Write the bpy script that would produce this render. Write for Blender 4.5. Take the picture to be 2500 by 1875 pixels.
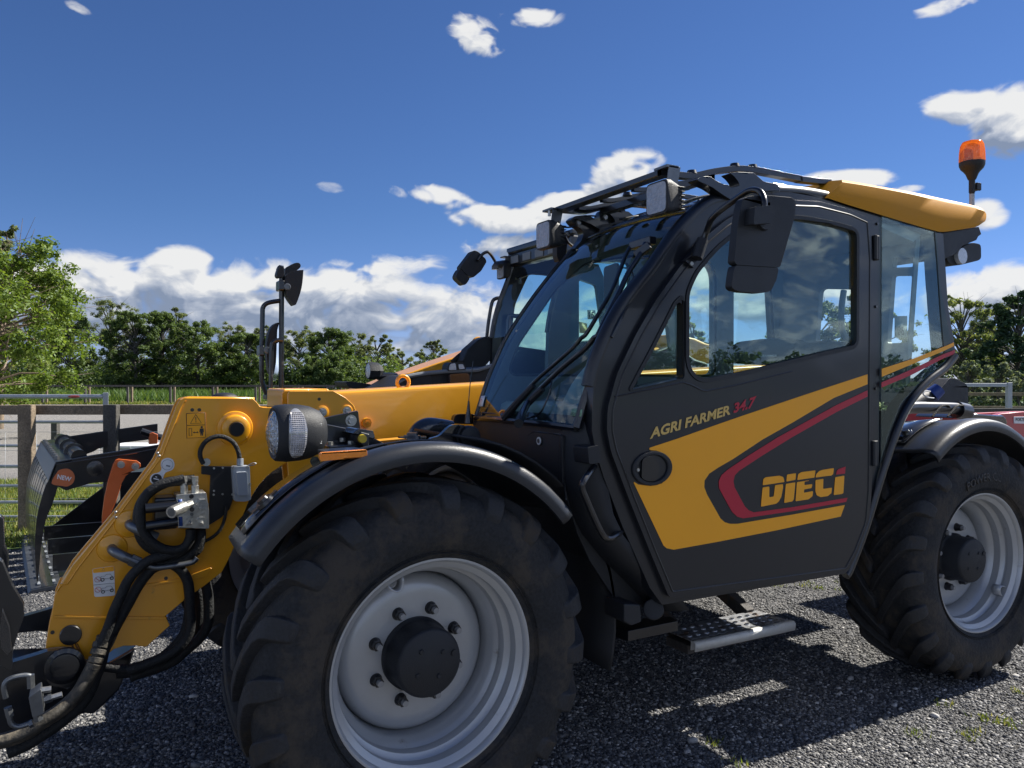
import bpy, bmesh, math, random
import numpy as np
from mathutils import Vector, Matrix, Euler, noise
from mathutils.geometry import tessellate_polygon
for o in list(bpy.data.objects): bpy.data.objects.remove(o)
S = bpy.context.scene
R = math.radians
# ---------------------------------------------------------------- camera
CAM = Vector((-.9458, -2.1903, 1.4433)); FPX = 1915.; PITCH = R(-0.3131); YAW = R(28.92)
cam = bpy.data.cameras.new('camera'); camo = bpy.data.objects.new('camera', cam); S.collection.objects.link(camo)
cam.sensor_width = 36; cam.lens = FPX / 2500 * 36; cam.clip_start = .05; cam.clip_end = 3000
camo.location = CAM; camo.rotation_euler = (R(90) + PITCH, 0, -YAW)
S.camera = camo
S.render.resolution_x = 1024; S.render.resolution_y = 768
S.render.engine = 'CYCLES'
S.cycles.max_bounces = 8; S.cycles.transparent_max_bounces = 24; S.cycles.glossy_bounces = 4
S.view_settings.view_transform = 'Standard'; S.view_settings.look = 'None'
S.view_settings.exposure = 1.05; S.view_settings.gamma = 1
# ---------------------------------------------------------------- sun
SUN_EL = R(43.8); SUN_AZ = R(.5)      # azimuth from +X towards +Y
sd = Vector((math.cos(SUN_EL) * math.cos(SUN_AZ), math.cos(SUN_EL) * math.sin(SUN_AZ), math.sin(SUN_EL)))
sl = bpy.data.lights.new('sun', 'SUN'); sl.energy = 5.0; sl.angle = R(.53); sl.color = (1, .95, .86)
so = bpy.data.objects.new('sun', sl); S.collection.objects.link(so)
so.rotation_euler = sd.to_track_quat('Z', 'Y').to_euler()
# ---------------------------------------------------------------- pixel -> world on a real plane (positions and outlines taken from image pixels)
_c, _s = math.cos(YAW), math.sin(YAW)
def ray(px, py):
    r = (px - 1250) / FPX; u = -(py - 937.5) / FPX
    fw = math.cos(PITCH) - u * math.sin(PITCH); up = math.sin(PITCH) + u * math.cos(PITCH)
    return Vector((_c * r + _s * fw, -_s * r + _c * fw, up))
def U(px, py, y): d = ray(px, py); return CAM + d * ((y - CAM.y) / d.y)
def UZ(px, py, z=0): d = ray(px, py); return CAM + d * ((z - CAM.z) / d.z)
def UX(px, py, x): d = ray(px, py); return CAM + d * ((x - CAM.x) / d.x)
def UD(px, py, dist): d = ray(px, py); h = math.hypot(d.x, d.y); return CAM + d * (dist / (d.x * _s + d.y * _c))
def K(ox, oy, s):
    return lambda pts: [(ox + p[0] / s, oy + p[1] / s) for p in pts]
KA = K(0, 900, 3.16); KB = K(0, 1350, 3.16); KC = K(500, 600, 3.16); KD = K(1000, 400, 3.16); KE = K(1500, 380, 3.16)
KF = K(1100, 800, 3.16); KG = K(1950, 300, 4.016); KH = K(1950, 850, 4.016); KI = K(1500, 900, 2.7646)
KJ = K(1150, 380, 2.765); KL = K(1300, 400, 5.53); KM = K(1600, 390, 5.53); KN = K(1300, 1050, 3.016); KO = K(700, 900, 3.16)
KP = K(2050, 450, 2.553); KQ = K(1350, 1350, 1.9235); KV = K(0, 0, 2212 / 2500.)
def PY(pts, y): return [(lambda v: (v.x, v.z))(U(p[0], p[1], y)) for p in pts]     # -> (x,z) outline on plane y
# ---------------------------------------------------------------- world
def mathn(nt, op, a, b=None, c=None, clamp=False):
    n = nt.nodes.new('ShaderNodeMath'); n.operation = op; n.use_clamp = clamp
    for i, v in enumerate((a, b, c)):
        if v is None: continue
        if isinstance(v, (int, float)): n.inputs[i].default_value = v
        else: nt.links.new(v, n.inputs[i])
    return n.outputs[0]
def vmath(nt, op, a, b=None):
    n = nt.nodes.new('ShaderNodeVectorMath'); n.operation = op
    for i, v in enumerate((a, b)):
        if v is None: continue
        if isinstance(v, (tuple, list)): n.inputs[i].default_value = v
        else: nt.links.new(v, n.inputs[i])
    return n.outputs['Value'] if op in ('LENGTH', 'DOT_PRODUCT') else n.outputs['Vector']
def maprange(nt, v, a, b, c=0, d=1, smooth=True):
    n = nt.nodes.new('ShaderNodeMapRange'); n.interpolation_type = 'SMOOTHSTEP' if smooth else 'LINEAR'
    nt.links.new(v, n.inputs[0])
    for i, x in zip((1, 2, 3, 4), (a, b, c, d)): n.inputs[i].default_value = x
    return n.outputs[0]
def azel(px, py):
    d = ray(px, py); return (math.atan2(d.x, d.y), d.z / math.hypot(d.x, d.y))
w = bpy.data.worlds.new('World'); S.world = w; w.use_nodes = True
nt = w.node_tree; nt.nodes.clear()
out = nt.nodes.new('ShaderNodeOutputWorld'); bg = nt.nodes.new('ShaderNodeBackground')
sky = nt.nodes.new('ShaderNodeTexSky'); sky.sky_type = 'NISHITA'; sky.sun_disc = False
sky.sun_elevation = SUN_EL; sky.sun_rotation = R(90) - SUN_AZ
sky.air_density = 1.0; sky.dust_density = 0.15; sky.ozone_density = 2.0; sky.altitude = 800
hs = nt.nodes.new('ShaderNodeHueSaturation'); hs.inputs['Saturation'].default_value = 1.0; hs.inputs['Value'].default_value = .95
tint = nt.nodes.new('ShaderNodeMix'); tint.data_type = 'RGBA'; tint.inputs[6].default_value = (.62, .72, 1.25, 1); tint.inputs[7].default_value = (.50, .70, 1.06, 1)
nt.links.new(vmath(nt, 'MULTIPLY', sky.outputs[0], tint.outputs[2]), hs.inputs['Color'])
# cloud masks: (px, py, half width px, half height px, weight, rotation)
CL = [(250, 740, 560, 112, .82, 0), (820, 760, 500, 118, .84, 0), (440, 650, 90, 60, .74, 0), (640, 690, 150, 70, .62, 0), (1250, 800, 620, 84, .66, 0),
      (1000, 668, 180, 50, .62, 0), (150, 660, 160, 50, .6, 0),
      (1080, 482, 95, 30, .66, .25), (1210, 530, 120, 38, .7, .1), (1390, 500, 170, 44, .72, -.25), (1530, 415, 100, 56, .72, -.3), (1260, 605, 130, 32, .5, 0),
      (1165, 92, 85, 50, .6, .5), (1300, 45, 80, 26, .46, 0), (806, 458, 50, 18, .45, .1), (962, 464, 40, 18, .48, .4),
      (2310, 14, 100, 30, .62, 0), (2350, 265, 130, 46, .72, .1), (2470, 300, 120, 90, .76, 0), (2080, 440, 130, 28, .7, .1), (2410, 525, 66, 46, .72, 0), (2200, 462, 64, 14, .6, 0),
      (2430, 720, 200, 84, .8, 0), (1750, 720, 520, 80, .6, 0), (2900, 500, 300, 170, .7, 0), (190, 18, 40, 16, .42, .3)]
g = bpy.data.node_groups.new('cloud_density', 'ShaderNodeTree')
g.interface.new_socket('Vector', in_out='INPUT', socket_type='NodeSocketVector')
g.interface.new_socket('Density', in_out='OUTPUT', socket_type='NodeSocketFloat')
gi = g.nodes.new('NodeGroupInput'); go = g.nodes.new('NodeGroupOutput')
V = gi.outputs[0]
acc = None
for (px, py, wx, wy, wt, rot) in CL:
    a0, e0 = azel(px, py); a1, _ = azel(px + wx, py); _, e1 = azel(px, py - wy)
    d = vmath(g, 'SUBTRACT', V, (a0, e0, 0))
    if rot:
        vr = g.nodes.new('ShaderNodeVectorRotate'); vr.rotation_type = 'Z_AXIS'; vr.inputs['Angle'].default_value = rot
        g.links.new(d, vr.inputs['Vector']); d = vr.outputs[0]
    d = vmath(g, 'MULTIPLY', d, (1 / (a1 - a0), 1 / (e1 - e0), 0))
    m = maprange(g, vmath(g, 'LENGTH', d), 1.45, .45, 0, wt)
    acc = m if acc is None else mathn(g, 'MAXIMUM', acc, m)
# clouds in the part of the sky behind the camera
sx = g.nodes.new('ShaderNodeSeparateXYZ'); g.links.new(V, sx.inputs[0])
daz = mathn(g, 'ABSOLUTE', mathn(g, 'SUBTRACT', sx.outputs[0], YAW))
back = mathn(g, 'MULTIPLY', maprange(g, daz, .85, 1.2, 0, .42), maprange(g, sx.outputs[1], 1.5, .5, 0, 1))
acc = mathn(g, 'MAXIMUM', acc, back)
def nz(scale, detail, rough, vec, seed=0):
    n = g.nodes.new('ShaderNodeTexNoise'); n.noise_dimensions = '2D'
    n.inputs['Scale'].default_value = scale; n.inputs['Detail'].default_value = detail; n.inputs['Roughness'].default_value = rough
    g.links.new(vmath(g, 'ADD', vec, (seed, seed * .7, 0)), n.inputs['Vector']); return n
st = vmath(g, 'MULTIPLY', V, (1, 1.55, 1))
wp = nz(9, 2, .5, st, 4.2)
wv = vmath(g, 'MULTIPLY', vmath(g, 'SUBTRACT', wp.outputs['Color'], (.5, .5, .5)), (.07, .07, 0))
st2 = vmath(g, 'ADD', st, wv)
n1 = nz(7, 9, .63, st2, 1.3).outputs['Fac']
n2 = nz(24, 2, .5, st2, 7.7).outputs['Fac']
nn = mathn(g, 'ADD', mathn(g, 'MULTIPLY', n1, .62), mathn(g, 'MULTIPLY', n2, .38))
nn = mathn(g, 'ADD', nn, mathn(g, 'MULTIPLY', mathn(g, 'ABSOLUTE', mathn(g, 'SUBTRACT', n2, .5)), -.35))
nn = mathn(g, 'ADD', nn, .03)
dens = mathn(g, 'SUBTRACT', mathn(g, 'ADD', mathn(g, 'MULTIPLY', nn, 3.2), mathn(g, 'MULTIPLY', acc, 1.75)), 2.28)
g.links.new(dens, go.inputs[0])
tc = nt.nodes.new('ShaderNodeTexCoord'); sp = nt.nodes.new('ShaderNodeSeparateXYZ'); nt.links.new(tc.outputs['Generated'], sp.inputs[0])
az = mathn(nt, 'ARCTAN2', sp.outputs[0], sp.outputs[1])
hyp = mathn(nt, 'SQRT', mathn(nt, 'ADD', mathn(nt, 'MULTIPLY', sp.outputs[0], sp.outputs[0]), mathn(nt, 'MULTIPLY', sp.outputs[1], sp.outputs[1])))
el = mathn(nt, 'DIVIDE', sp.outputs[2], mathn(nt, 'MAXIMUM', hyp, .02))
nt.links.new(maprange(nt, el, .0, .22), tint.inputs[0])
cb = nt.nodes.new('ShaderNodeCombineXYZ'); nt.links.new(az, cb.inputs[0]); nt.links.new(el, cb.inputs[1])
def dgrp(vec):
    n = nt.nodes.new('ShaderNodeGroup'); n.node_tree = g; nt.links.new(vec, n.inputs[0]); return n.outputs[0]
D0 = dgrp(cb.outputs[0]); D1 = dgrp(vmath(nt, 'ADD', cb.outputs[0], (.010, .016, 0))); D2 = dgrp(vmath(nt, 'ADD', cb.outputs[0], (.02, .05, 0)))
alpha = maprange(nt, D0, -.10, .55)
lit = mathn(nt, 'ADD', mathn(nt, 'MULTIPLY', mathn(nt, 'SUBTRACT', D0, D1), .95), mathn(nt, 'MULTIPLY', mathn(nt, 'SUBTRACT', D0, D2), .5))
thick = maprange(nt, D0, .10, .8, 0, .48)
shade = mathn(nt, 'SUBTRACT', mathn(nt, 'ADD', .50, lit), thick, clamp=True)
cr = nt.nodes.new('ShaderNodeValToRGB'); nt.links.new(shade, cr.inputs[0])
cr.color_ramp.elements[0].position = 0.0; cr.color_ramp.elements[0].color = (2.5, 3.1, 4.3, 1)
cr.color_ramp.elements[1].position = 1.0; cr.color_ramp.elements[1].color = (9.0, 9.0, 8.9, 1)
e = cr.color_ramp.elements.new(.45); e.color = (4.7, 5.2, 6.2, 1)
back_cloud_boost = maprange(nt, mathn(nt, 'ABSOLUTE', mathn(nt, 'SUBTRACT', az, YAW)), .9, 1.6, 1, 2.5)  # extra brightness added to the unseen clouds behind the camera, raising the ambient light
cr_ = nt.nodes.new('ShaderNodeVectorMath'); cr_.operation = 'SCALE'; nt.links.new(cr.outputs[0], cr_.inputs[0]); nt.links.new(back_cloud_boost, cr_.inputs['Scale'])
mx = nt.nodes.new('ShaderNodeMix'); mx.data_type = 'RGBA'
nt.links.new(mathn(nt, 'MULTIPLY', alpha, .96), mx.inputs[0]); nt.links.new(hs.outputs[0], mx.inputs[6]); nt.links.new(cr_.outputs[0], mx.inputs[7])
nt.links.new(mx.outputs[2], bg.inputs[0]); bg.inputs[1].default_value = .047
nt.links.new(bg.outputs[0], out.inputs[0])
# ---------------------------------------------------------------- materials
MATS = {}
def mat(name, col, rough=.5, metal=0, coat=0, var=.12, vscale=6, bump=0, bscale=60, dirt=None, dirtamt=0, dscale=5, spec=.5, rv=.12, fine=0):
    if name in MATS: return MATS[name]
    m = bpy.data.materials.new(name); m.use_nodes = True; n = m.node_tree; b = n.nodes['Principled BSDF']; MATS[name] = m
    b.inputs['Metallic'].default_value = metal; b.inputs['Coat Weight'].default_value = coat; b.inputs['Coat Roughness'].default_value = .06
    b.inputs['Specular IOR Level'].default_value = spec
    tcn = n.nodes.new('ShaderNodeTexCoord'); oc = tcn.outputs['Object']
    a = n.nodes.new('ShaderNodeTexNoise'); a.inputs['Scale'].default_value = vscale; a.inputs['Detail'].default_value = 6; a.inputs['Roughness'].default_value = .65
    n.links.new(oc, a.inputs['Vector'])
    f = maprange(n, a.outputs[0], .25, .75, 1 - var, 1 + var, False)
    if fine:
        a2 = n.nodes.new('ShaderNodeTexNoise'); a2.inputs['Scale'].default_value = vscale * 14; a2.inputs['Detail'].default_value = 4
        n.links.new(oc, a2.inputs['Vector']); f = mathn(n, 'MULTIPLY', f, maprange(n, a2.outputs[0], .3, .7, 1 - fine, 1 + fine, False))
    vm = n.nodes.new('ShaderNodeVectorMath'); vm.operation = 'SCALE'; vm.inputs[0].default_value = col; n.links.new(f, vm.inputs['Scale'])
    c = vm.outputs[0]
    if dirt:
        dn = n.nodes.new('ShaderNodeTexNoise'); dn.inputs['Scale'].default_value = dscale; dn.inputs['Detail'].default_value = 10; dn.inputs['Roughness'].default_value = .72
        n.links.new(oc, dn.inputs['Vector'])
        df = maprange(n, dn.outputs[0], .63 - dirtamt * .5, .76 - dirtamt * .5, 0, 1)
        mm = n.nodes.new('ShaderNodeMix'); mm.data_type = 'RGBA'; n.links.new(df, mm.inputs[0]); n.links.new(c, mm.inputs[6]); mm.inputs[7].default_value = (*dirt, 1)
        c = mm.outputs[2]
        r_ = mathn(n, 'ADD', mathn(n, 'MULTIPLY', df, max(0, .85 - rough)), rough)
    else: r_ = None
    n.links.new(c, b.inputs['Base Color'])
    rr = maprange(n, a.outputs[0], .3, .7, max(.02, rough - rv * rough), min(1, rough + rv * rough), False)
    if r_ is not None: rr = mathn(n, 'MAXIMUM', rr, r_)
    n.links.new(rr, b.inputs['Roughness'])
    if bump:
        bn = n.nodes.new('ShaderNodeTexNoise'); bn.inputs['Scale'].default_value = bscale; bn.inputs['Detail'].default_value = 5; n.links.new(oc, bn.inputs['Vector'])
        bp = n.nodes.new('ShaderNodeBump'); bp.inputs['Strength'].default_value = bump; bp.inputs['Distance'].default_value = .01
        n.links.new(bn.outputs[0], bp.inputs['Height']); n.links.new(bp.outputs[0], b.inputs['Normal'])
    return m
YEL = mat('yellow_paint', (.78, .34, .010), .34, 0, .55, .07, 3, bump=.04, bscale=25, dirt=(.36, .20, .05), dirtamt=.0, dscale=9)
YEL2 = mat('yellow_sticker', (.95, .40, .006), .5, 0, .1, .03, 3)
RED2 = mat('red_sticker', (.46, .006, .03), .45, 0, .1, .04, 3)
YRF = mat('yellow_roof_plastic', (.52, .225, .003), .55, 0, 0, .05, 3, spec=.2)
BLK = mat('black_paint', (.007, .008, .011), .3, 0, .5, .15, 5, dirt=(.05, .05, .05), dirtamt=.0)
CAB = mat('charcoal_cab_paint', (.007, .009, .014), .36, .0, .22, .12, 3, dirt=(.032, .030, .028), dirtamt=.07, dscale=4)
PLA = mat('black_plastic', (.009, .011, .015), .55, 0, 0, .12, 8, bump=.25, bscale=450)
FEN = mat('fender_plastic', (.016, .019, .025), .38, 0, .1, .15, 4, bump=.12, bscale=300, dirt=(.045, .042, .04), dirtamt=.03, dscale=5)
RUB = mat('tyre_rubber', (.011, .012, .014), .78, 0, 0, .3, 7, bump=.5, bscale=70, dirt=(.044, .036, .028), dirtamt=.32, dscale=4.5, fine=.5)
TRD = mat('tyre_tread_rubber', (.014, .015, .018), .66, 0, 0, .25, 9, bump=.35, bscale=90, dirt=(.040, .031, .022), dirtamt=.24, dscale=7, fine=.25)
SIL = mat('silver_rim_paint', (.41, .42, .43), .36, .35, .25, .08, 4, bump=.04, bscale=60, dirt=(.20, .18, .15), dirtamt=.08, dscale=7)
STL = mat('zinc_steel', (.42, .42, .40), .38, .85, 0, .2, 20, bump=.15, bscale=120)
DST = mat('dark_steel', (.16, .17, .18), .42, .8, 0, .25, 20)
GALV = mat('galvanised_steel', (.36, .39, .42), .5, .6, 0, .18, 8)
ORG = mat('orange_paint', (.62, .12, .02), .4, 0, .3, .1, 6)
WOOD = mat('weathered_wood', (.19, .145, .10), .85, 0, 0, .4, 5, bump=.8, bscale=30, dirt=(.08, .07, .055), dirtamt=.15, dscale=14, fine=.35)
WOODD = mat('dark_weathered_wood', (.07, .065, .058), .85, 0, 0, .4, 5, bump=.6, bscale=30, fine=.3)
HOSE = mat('black_hose', (.006, .007, .008), .7, 0, 0, .2, 30, bump=.5, bscale=130)
HOSEW = mat('spiral_hose_wrap', (.05, .045, .036), .6, 0, 0, .3, 30, bump=.4, bscale=60, dirt=(.13, .11, .08), dirtamt=.25, dscale=25)
WHT = mat('white_sticker', (.72, .72, .72), .4)
DKI = mat('interior_dark', (.014, .016, .02), .7, 0, 0, .15, 10, bump=.2, bscale=200)
GRI = mat('interior_grey', (.17, .19, .21), .6, 0, 0, .1, 10)
LENSO = mat('orange_reflector', (.95, .27, .01), .25, 0, .4, .15, 40, bump=.3, bscale=220)
REDP = mat('red_paint', (.42, .02, .03), .35, 0, .5, .08, 4)
def glass(name, tint, refl=1.0, bumpy=0, bs=40, ior=1.5, rough=0.0):
    m = bpy.data.materials.new(name); m.use_nodes = True; n = m.node_tree; n.nodes.clear(); MATS[name] = m
    o = n.nodes.new('ShaderNodeOutputMaterial'); t = n.nodes.new('ShaderNodeBsdfTransparent'); t.inputs[0].default_value = (*tint, 1)
    gl = n.nodes.new('ShaderNodeBsdfGlossy'); gl.inputs['Roughness'].default_value = rough; gl.inputs[0].default_value = (.9, .95, 1, 1)
    fr = n.nodes.new('ShaderNodeFresnel'); fr.inputs['IOR'].default_value = ior
    mxx = n.nodes.new('ShaderNodeMixShader')
    n.links.new(mathn(n, 'MULTIPLY', fr.outputs[0], refl, clamp=True), mxx.inputs[0]); n.links.new(t.outputs[0], mxx.inputs[1]); n.links.new(gl.outputs[0], mxx.inputs[2])
    n.links.new(mxx.outputs[0], o.inputs[0])
    if bumpy:
        tcn = n.nodes.new('ShaderNodeTexCoord'); bn = n.nodes.new('ShaderNodeTexNoise'); bn.inputs['Scale'].default_value = bs
        n.links.new(tcn.outputs['Object'], bn.inputs['Vector'])
        bp = n.nodes.new('ShaderNodeBump'); bp.inputs['Strength'].default_value = bumpy; bp.inputs['Distance'].default_value = .01
        n.links.new(bn.outputs[0], bp.inputs['Height']); n.links.new(bp.outputs[0], gl.inputs['Normal']); n.links.new(bp.outputs[0], fr.inputs['Normal'])
    return m
GLS = glass('tinted_glass', (.89, .975, .955), .13)
GLW = glass('windscreen_glass', (.66, .86, .85), 1.1)
LENS = glass('clear_lens', (.80, .82, .85), 2.2, .6, 90)
AMB = bpy.data.materials.new('amber_lens'); AMB.use_nodes = True
def _amb(n):
    n.nodes.clear(); o = n.nodes.new('ShaderNodeOutputMaterial'); d = n.nodes.new('ShaderNodeBsdfDiffuse'); t = n.nodes.new('ShaderNodeBsdfTranslucent'); g_ = n.nodes.new('ShaderNodeBsdfGlossy'); tr = n.nodes.new('ShaderNodeBsdfTransparent')
    d.inputs[0].default_value = (.85, .27, .01, 1); t.inputs[0].default_value = (1, .40, .02, 1); tr.inputs[0].default_value = (1, .48, .04, 1); g_.inputs['Roughness'].default_value = .08
    a, b, c = [n.nodes.new('ShaderNodeMixShader') for _ in range(3)]; a.inputs[0].default_value = .6; b.inputs[0].default_value = .35; c.inputs[0].default_value = .08
    n.links.new(d.outputs[0], a.inputs[1]); n.links.new(t.outputs[0], a.inputs[2]); n.links.new(a.outputs[0], b.inputs[1]); n.links.new(tr.outputs[0], b.inputs[2]); n.links.new(b.outputs[0], c.inputs[1]); n.links.new(g_.outputs[0], c.inputs[2]); n.links.new(c.outputs[0], o.inputs[0])
_amb(AMB.node_tree)
MIRR = mat('mirror_glass', (.7, .75, .8), .03, 1, 0, .02)
# ---------------------------------------------------------------- mesh builder
class MB:
    def __init__(s): s.v = []; s.f = []
    def add(s, vs, fs):
        k = len(s.v); s.v += [tuple(v) for v in vs]; s.f += [tuple(i + k for i in f) for f in fs]; return s
    def box(s, c, size, rot=None):
        M = Euler(rot).to_matrix() if rot else None; vs = []
        for x in (-.5, .5):
            for y in (-.5, .5):
                for z in (-.5, .5):
                    v = Vector((x * size[0], y * size[1], z * size[2]))
                    if M: v = M @ v
                    vs.append(Vector(c) + v)
        return s.add(vs, [(0, 1, 3, 2), (4, 6, 7, 5), (0, 4, 5, 1), (2, 3, 7, 6), (0, 2, 6, 4), (1, 5, 7, 3)])
    def bar(s, a, b, w, h, up=(0, 0, 1)):
        a = Vector(a); b = Vector(b); d = (b - a).normalized(); u = Vector(up); sdv = d.cross(u)
        if sdv.length < 1e-4: sdv = d.cross(Vector((1, 0, 0)))
        sdv.normalize(); u = sdv.cross(d).normalized(); vs = []
        for p in (a, b):
            for i, j in ((-1, -1), (1, -1), (1, 1), (-1, 1)): vs.append(p + sdv * i * w / 2 + u * j * h / 2)
        return s.add(vs, [(0, 1, 2, 3), (7, 6, 5, 4), (0, 4, 5, 1), (1, 5, 6, 2), (2, 6, 7, 3), (3, 7, 4, 0)])
    def tube(s, pts, r, n=10, smooth=4, caps=True, rf=None):
        pts = [Vector(p) for p in pts]
        if smooth and len(pts) > 2: pts = crom(pts, smooth)
        N = len(pts); t0 = (pts[1] - pts[0]).normalized(); ref = Vector((0, 0, 1)) if abs(t0.z) < .9 else Vector((1, 0, 0))
        u = t0.cross(ref).normalized(); vs = []
        for i, p in enumerate(pts):
            t = (pts[min(i + 1, N - 1)] - pts[max(i - 1, 0)])
            t = t.normalized() if t.length > 1e-9 else t0
            u = (u - t * u.dot(t)).normalized(); v = t.cross(u)
            rr = r if rf is None else r * rf(i / (N - 1))
            for k in range(n):
                a = 2 * math.pi * k / n; vs.append(p + u * math.cos(a) * rr + v * math.sin(a) * rr)
        fs = [(i * n + k, i * n + (k + 1) % n, (i + 1) * n + (k + 1) % n, (i + 1) * n + k) for i in range(N - 1) for k in range(n)]
        if caps: fs += [tuple(range(n - 1, -1, -1)), tuple((N - 1) * n + k for k in range(n))]
        return s.add(vs, fs)
    def cyl(s, a, b, r0, r1=None, n=20):
        a = Vector(a); b = Vector(b); r1 = r0 if r1 is None else r1
        return s.tube([a, b], 1, n, 0, True, lambda t: r0 + (r1 - r0) * t)
    def lathe(s, prof, o, ax='Y', n=48, a0=0, a1=2 * math.pi):
        # prof: (r, t)
        o = Vector(o); vs = []; full = abs(a1 - a0 - 2 * math.pi) < 1e-6; m = n if full else n + 1
        for k in range(m):
            a = a0 + (a1 - a0) * k / n; c, s_ = math.cos(a), math.sin(a)
            for r, t in prof:
                vs.append(o + (Vector((r * c, t, r * s_)) if ax == 'Y' else Vector((r * c, r * s_, t)) if ax == 'Z' else Vector((t, r * c, r * s_))))
        L = len(prof); fs = []
        for k in range(n):
            k2 = (k + 1) % m
            for i in range(L - 1): fs.append((k * L + i, k * L + i + 1, k2 * L + i + 1, k2 * L + i))
        return s.add(vs, fs)
    def poly(s, pts, y0, y1, holes=()):
        # outline in (x,z), extruded along Y
        loops = [list(pts)] + [list(h) for h in holes]
        vl = [[Vector((p[0], p[1], 0)) for p in lp] for lp in loops]
        tri = tessellate_polygon(vl); flat = [p for lp in loops for p in lp]; N = len(flat)
        vs = [(p[0], y0, p[1]) for p in flat] + [(p[0], y1, p[1]) for p in flat]
        fs = [tuple(t) for t in tri] + [(t[2] + N, t[1] + N, t[0] + N) for t in tri]
        k = 0
        for lp in loops:
            n = len(lp); fs += [(k + i, k + (i + 1) % n, k + (i + 1) % n + N, k + i + N) for i in range(n)]; k += n
        return s.add(vs, fs)
    def grid(s, rows):
        n = len(rows[0]); vs = [p for r in rows for p in r]
        return s.add(vs, [(i * n + j, i * n + j + 1, (i + 1) * n + j + 1, (i + 1) * n + j) for i in range(len(rows) - 1) for j in range(n - 1)])
    def ball(s, c, r, n=16, m=10):
        c = Vector(c); r = (r, r, r) if isinstance(r, (int, float)) else r; vs = []
        for i in range(m + 1):
            ph = math.pi * i / m
            for k in range(n):
                th = 2 * math.pi * k / n; vs.append(c + Vector((r[0] * math.sin(ph) * math.cos(th), r[1] * math.sin(ph) * math.sin(th), r[2] * math.cos(ph))))
        return s.add(vs, [(i * n + k, i * n + (k + 1) % n, (i + 1) * n + (k + 1) % n, (i + 1) * n + k) for i in range(m) for k in range(n)])
    def build(s, name, m, parent=None, bev=0, sa=35, solid=0, label=None, merge=1e-5, seg=2):
        me = bpy.data.meshes.new(name); bm = bmesh.new()
        for v in s.v: bm.verts.new(v)
        bm.verts.ensure_lookup_table()
        for f in s.f:
            try: bm.faces.new([bm.verts[i] for i in f])
            except ValueError: pass
        if merge: bmesh.ops.remove_doubles(bm, verts=bm.verts, dist=merge)
        bmesh.ops.recalc_face_normals(bm, faces=bm.faces)
        bm.to_mesh(me); bm.free()
        me.polygons.foreach_set('use_smooth', [True] * len(me.polygons))
        if sa: me.set_sharp_from_angle(angle=R(sa))
        o = bpy.data.objects.new(name, me); S.collection.objects.link(o)
        for mm in (m if isinstance(m, (list, tuple)) else [m]): me.materials.append(mm)
        if solid:
            md = o.modifiers.new('solid', 'SOLIDIFY'); md.thickness = solid; md.offset = 0
        if bev:
            md = o.modifiers.new('bevel', 'BEVEL'); md.width = bev; md.segments = seg; md.limit_method = 'ANGLE'; md.angle_limit = R(40); md.harden_normals = True
        if parent: setp(o, parent)
        if label: o['label'] = label
        return o
def setp(o, parent):
    o.parent = parent; p = parent; M = Matrix.Identity(4)
    root = parent
    while root.parent: root = root.parent
    if parent is root: o.matrix_parent_inverse = (Matrix.Translation(root.location) @ root.rotation_euler.to_matrix().to_4x4()).inverted()
def crom(p, k):
    q = [p[0]] + list(p) + [p[-1]]; o = []
    for i in range(1, len(q) - 2):
        for j in range(k):
            t = j / k; a, b, c, d = q[i - 1], q[i], q[i + 1], q[i + 2]
            o.append(.5 * ((2 * b) + (c - a) * t + (2 * a - 5 * b + 4 * c - d) * t * t + (3 * b - a - 3 * c + d) * t ** 3))
    o.append(p[-1]); return o
def crom2(pts, k=5, closed=False):
    p = [Vector((a[0], a[1], 0)) for a in pts]
    if closed:
        q = [p[-1]] + p + [p[0], p[1]]; o = []
        for i in range(1, len(q) - 2):
            for j in range(k):
                t = j / k; a, b, c, d = q[i - 1], q[i], q[i + 1], q[i + 2]
                o.append(.5 * ((2 * b) + (c - a) * t + (2 * a - 5 * b + 4 * c - d) * t * t + (3 * b - a - 3 * c + d) * t ** 3))
    else: o = crom(p, k)
    return [(v.x, v.y) for v in o]
def rp(pts, r, n=4):
    # round the corners of a closed outline; r is a number or a list
    o = []; N = len(pts)
    for i, p in enumerate(pts):
        rr = r[i] if isinstance(r, (list, tuple)) else r
        a = Vector(pts[i - 1]); b = Vector(p); c = Vector(pts[(i + 1) % N])
        u = a - b; v = c - b; l = min(u.length, v.length) * .48; d = min(rr, l)
        if d < 1e-5 or u.length < 1e-6 or v.length < 1e-6: o.append(tuple(b)); continue
        A = b + u.normalized() * d; B = b + v.normalized() * d
        for k in range(n + 1):
            t = k / n; q = A * (1 - t) ** 2 + b * 2 * t * (1 - t) + B * t * t; o.append((q.x, q.y))
    return o
def ell(cx, cz, rx, rz, n=28, rot=0):
    o = []
    for k in range(n):
        a = 2 * math.pi * k / n; x = rx * math.cos(a); z = rz * math.sin(a)
        o.append((cx + x * math.cos(rot) - z * math.sin(rot), cz + x * math.sin(rot) + z * math.cos(rot)))
    return o
def empty(name, loc, label, cat, group=None):
    o = bpy.data.objects.new(name, None); S.collection.objects.link(o); o.location = loc; o['label'] = label; o['category'] = cat
    o.empty_display_size = .1
    if group: o['group'] = group
    return o
def tag(o, label=None, cat=None, group=None, kind=None):
    for k, v in (('label', label), ('category', cat), ('group', group), ('kind', kind)):
        if v: o[k] = v
    return o
def copy_tree(o, parent=None):
    c = o.copy(); S.collection.objects.link(c)
    if parent: c.parent = parent
    for ch in list(o.children): copy_tree(ch, c)
    return c
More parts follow.
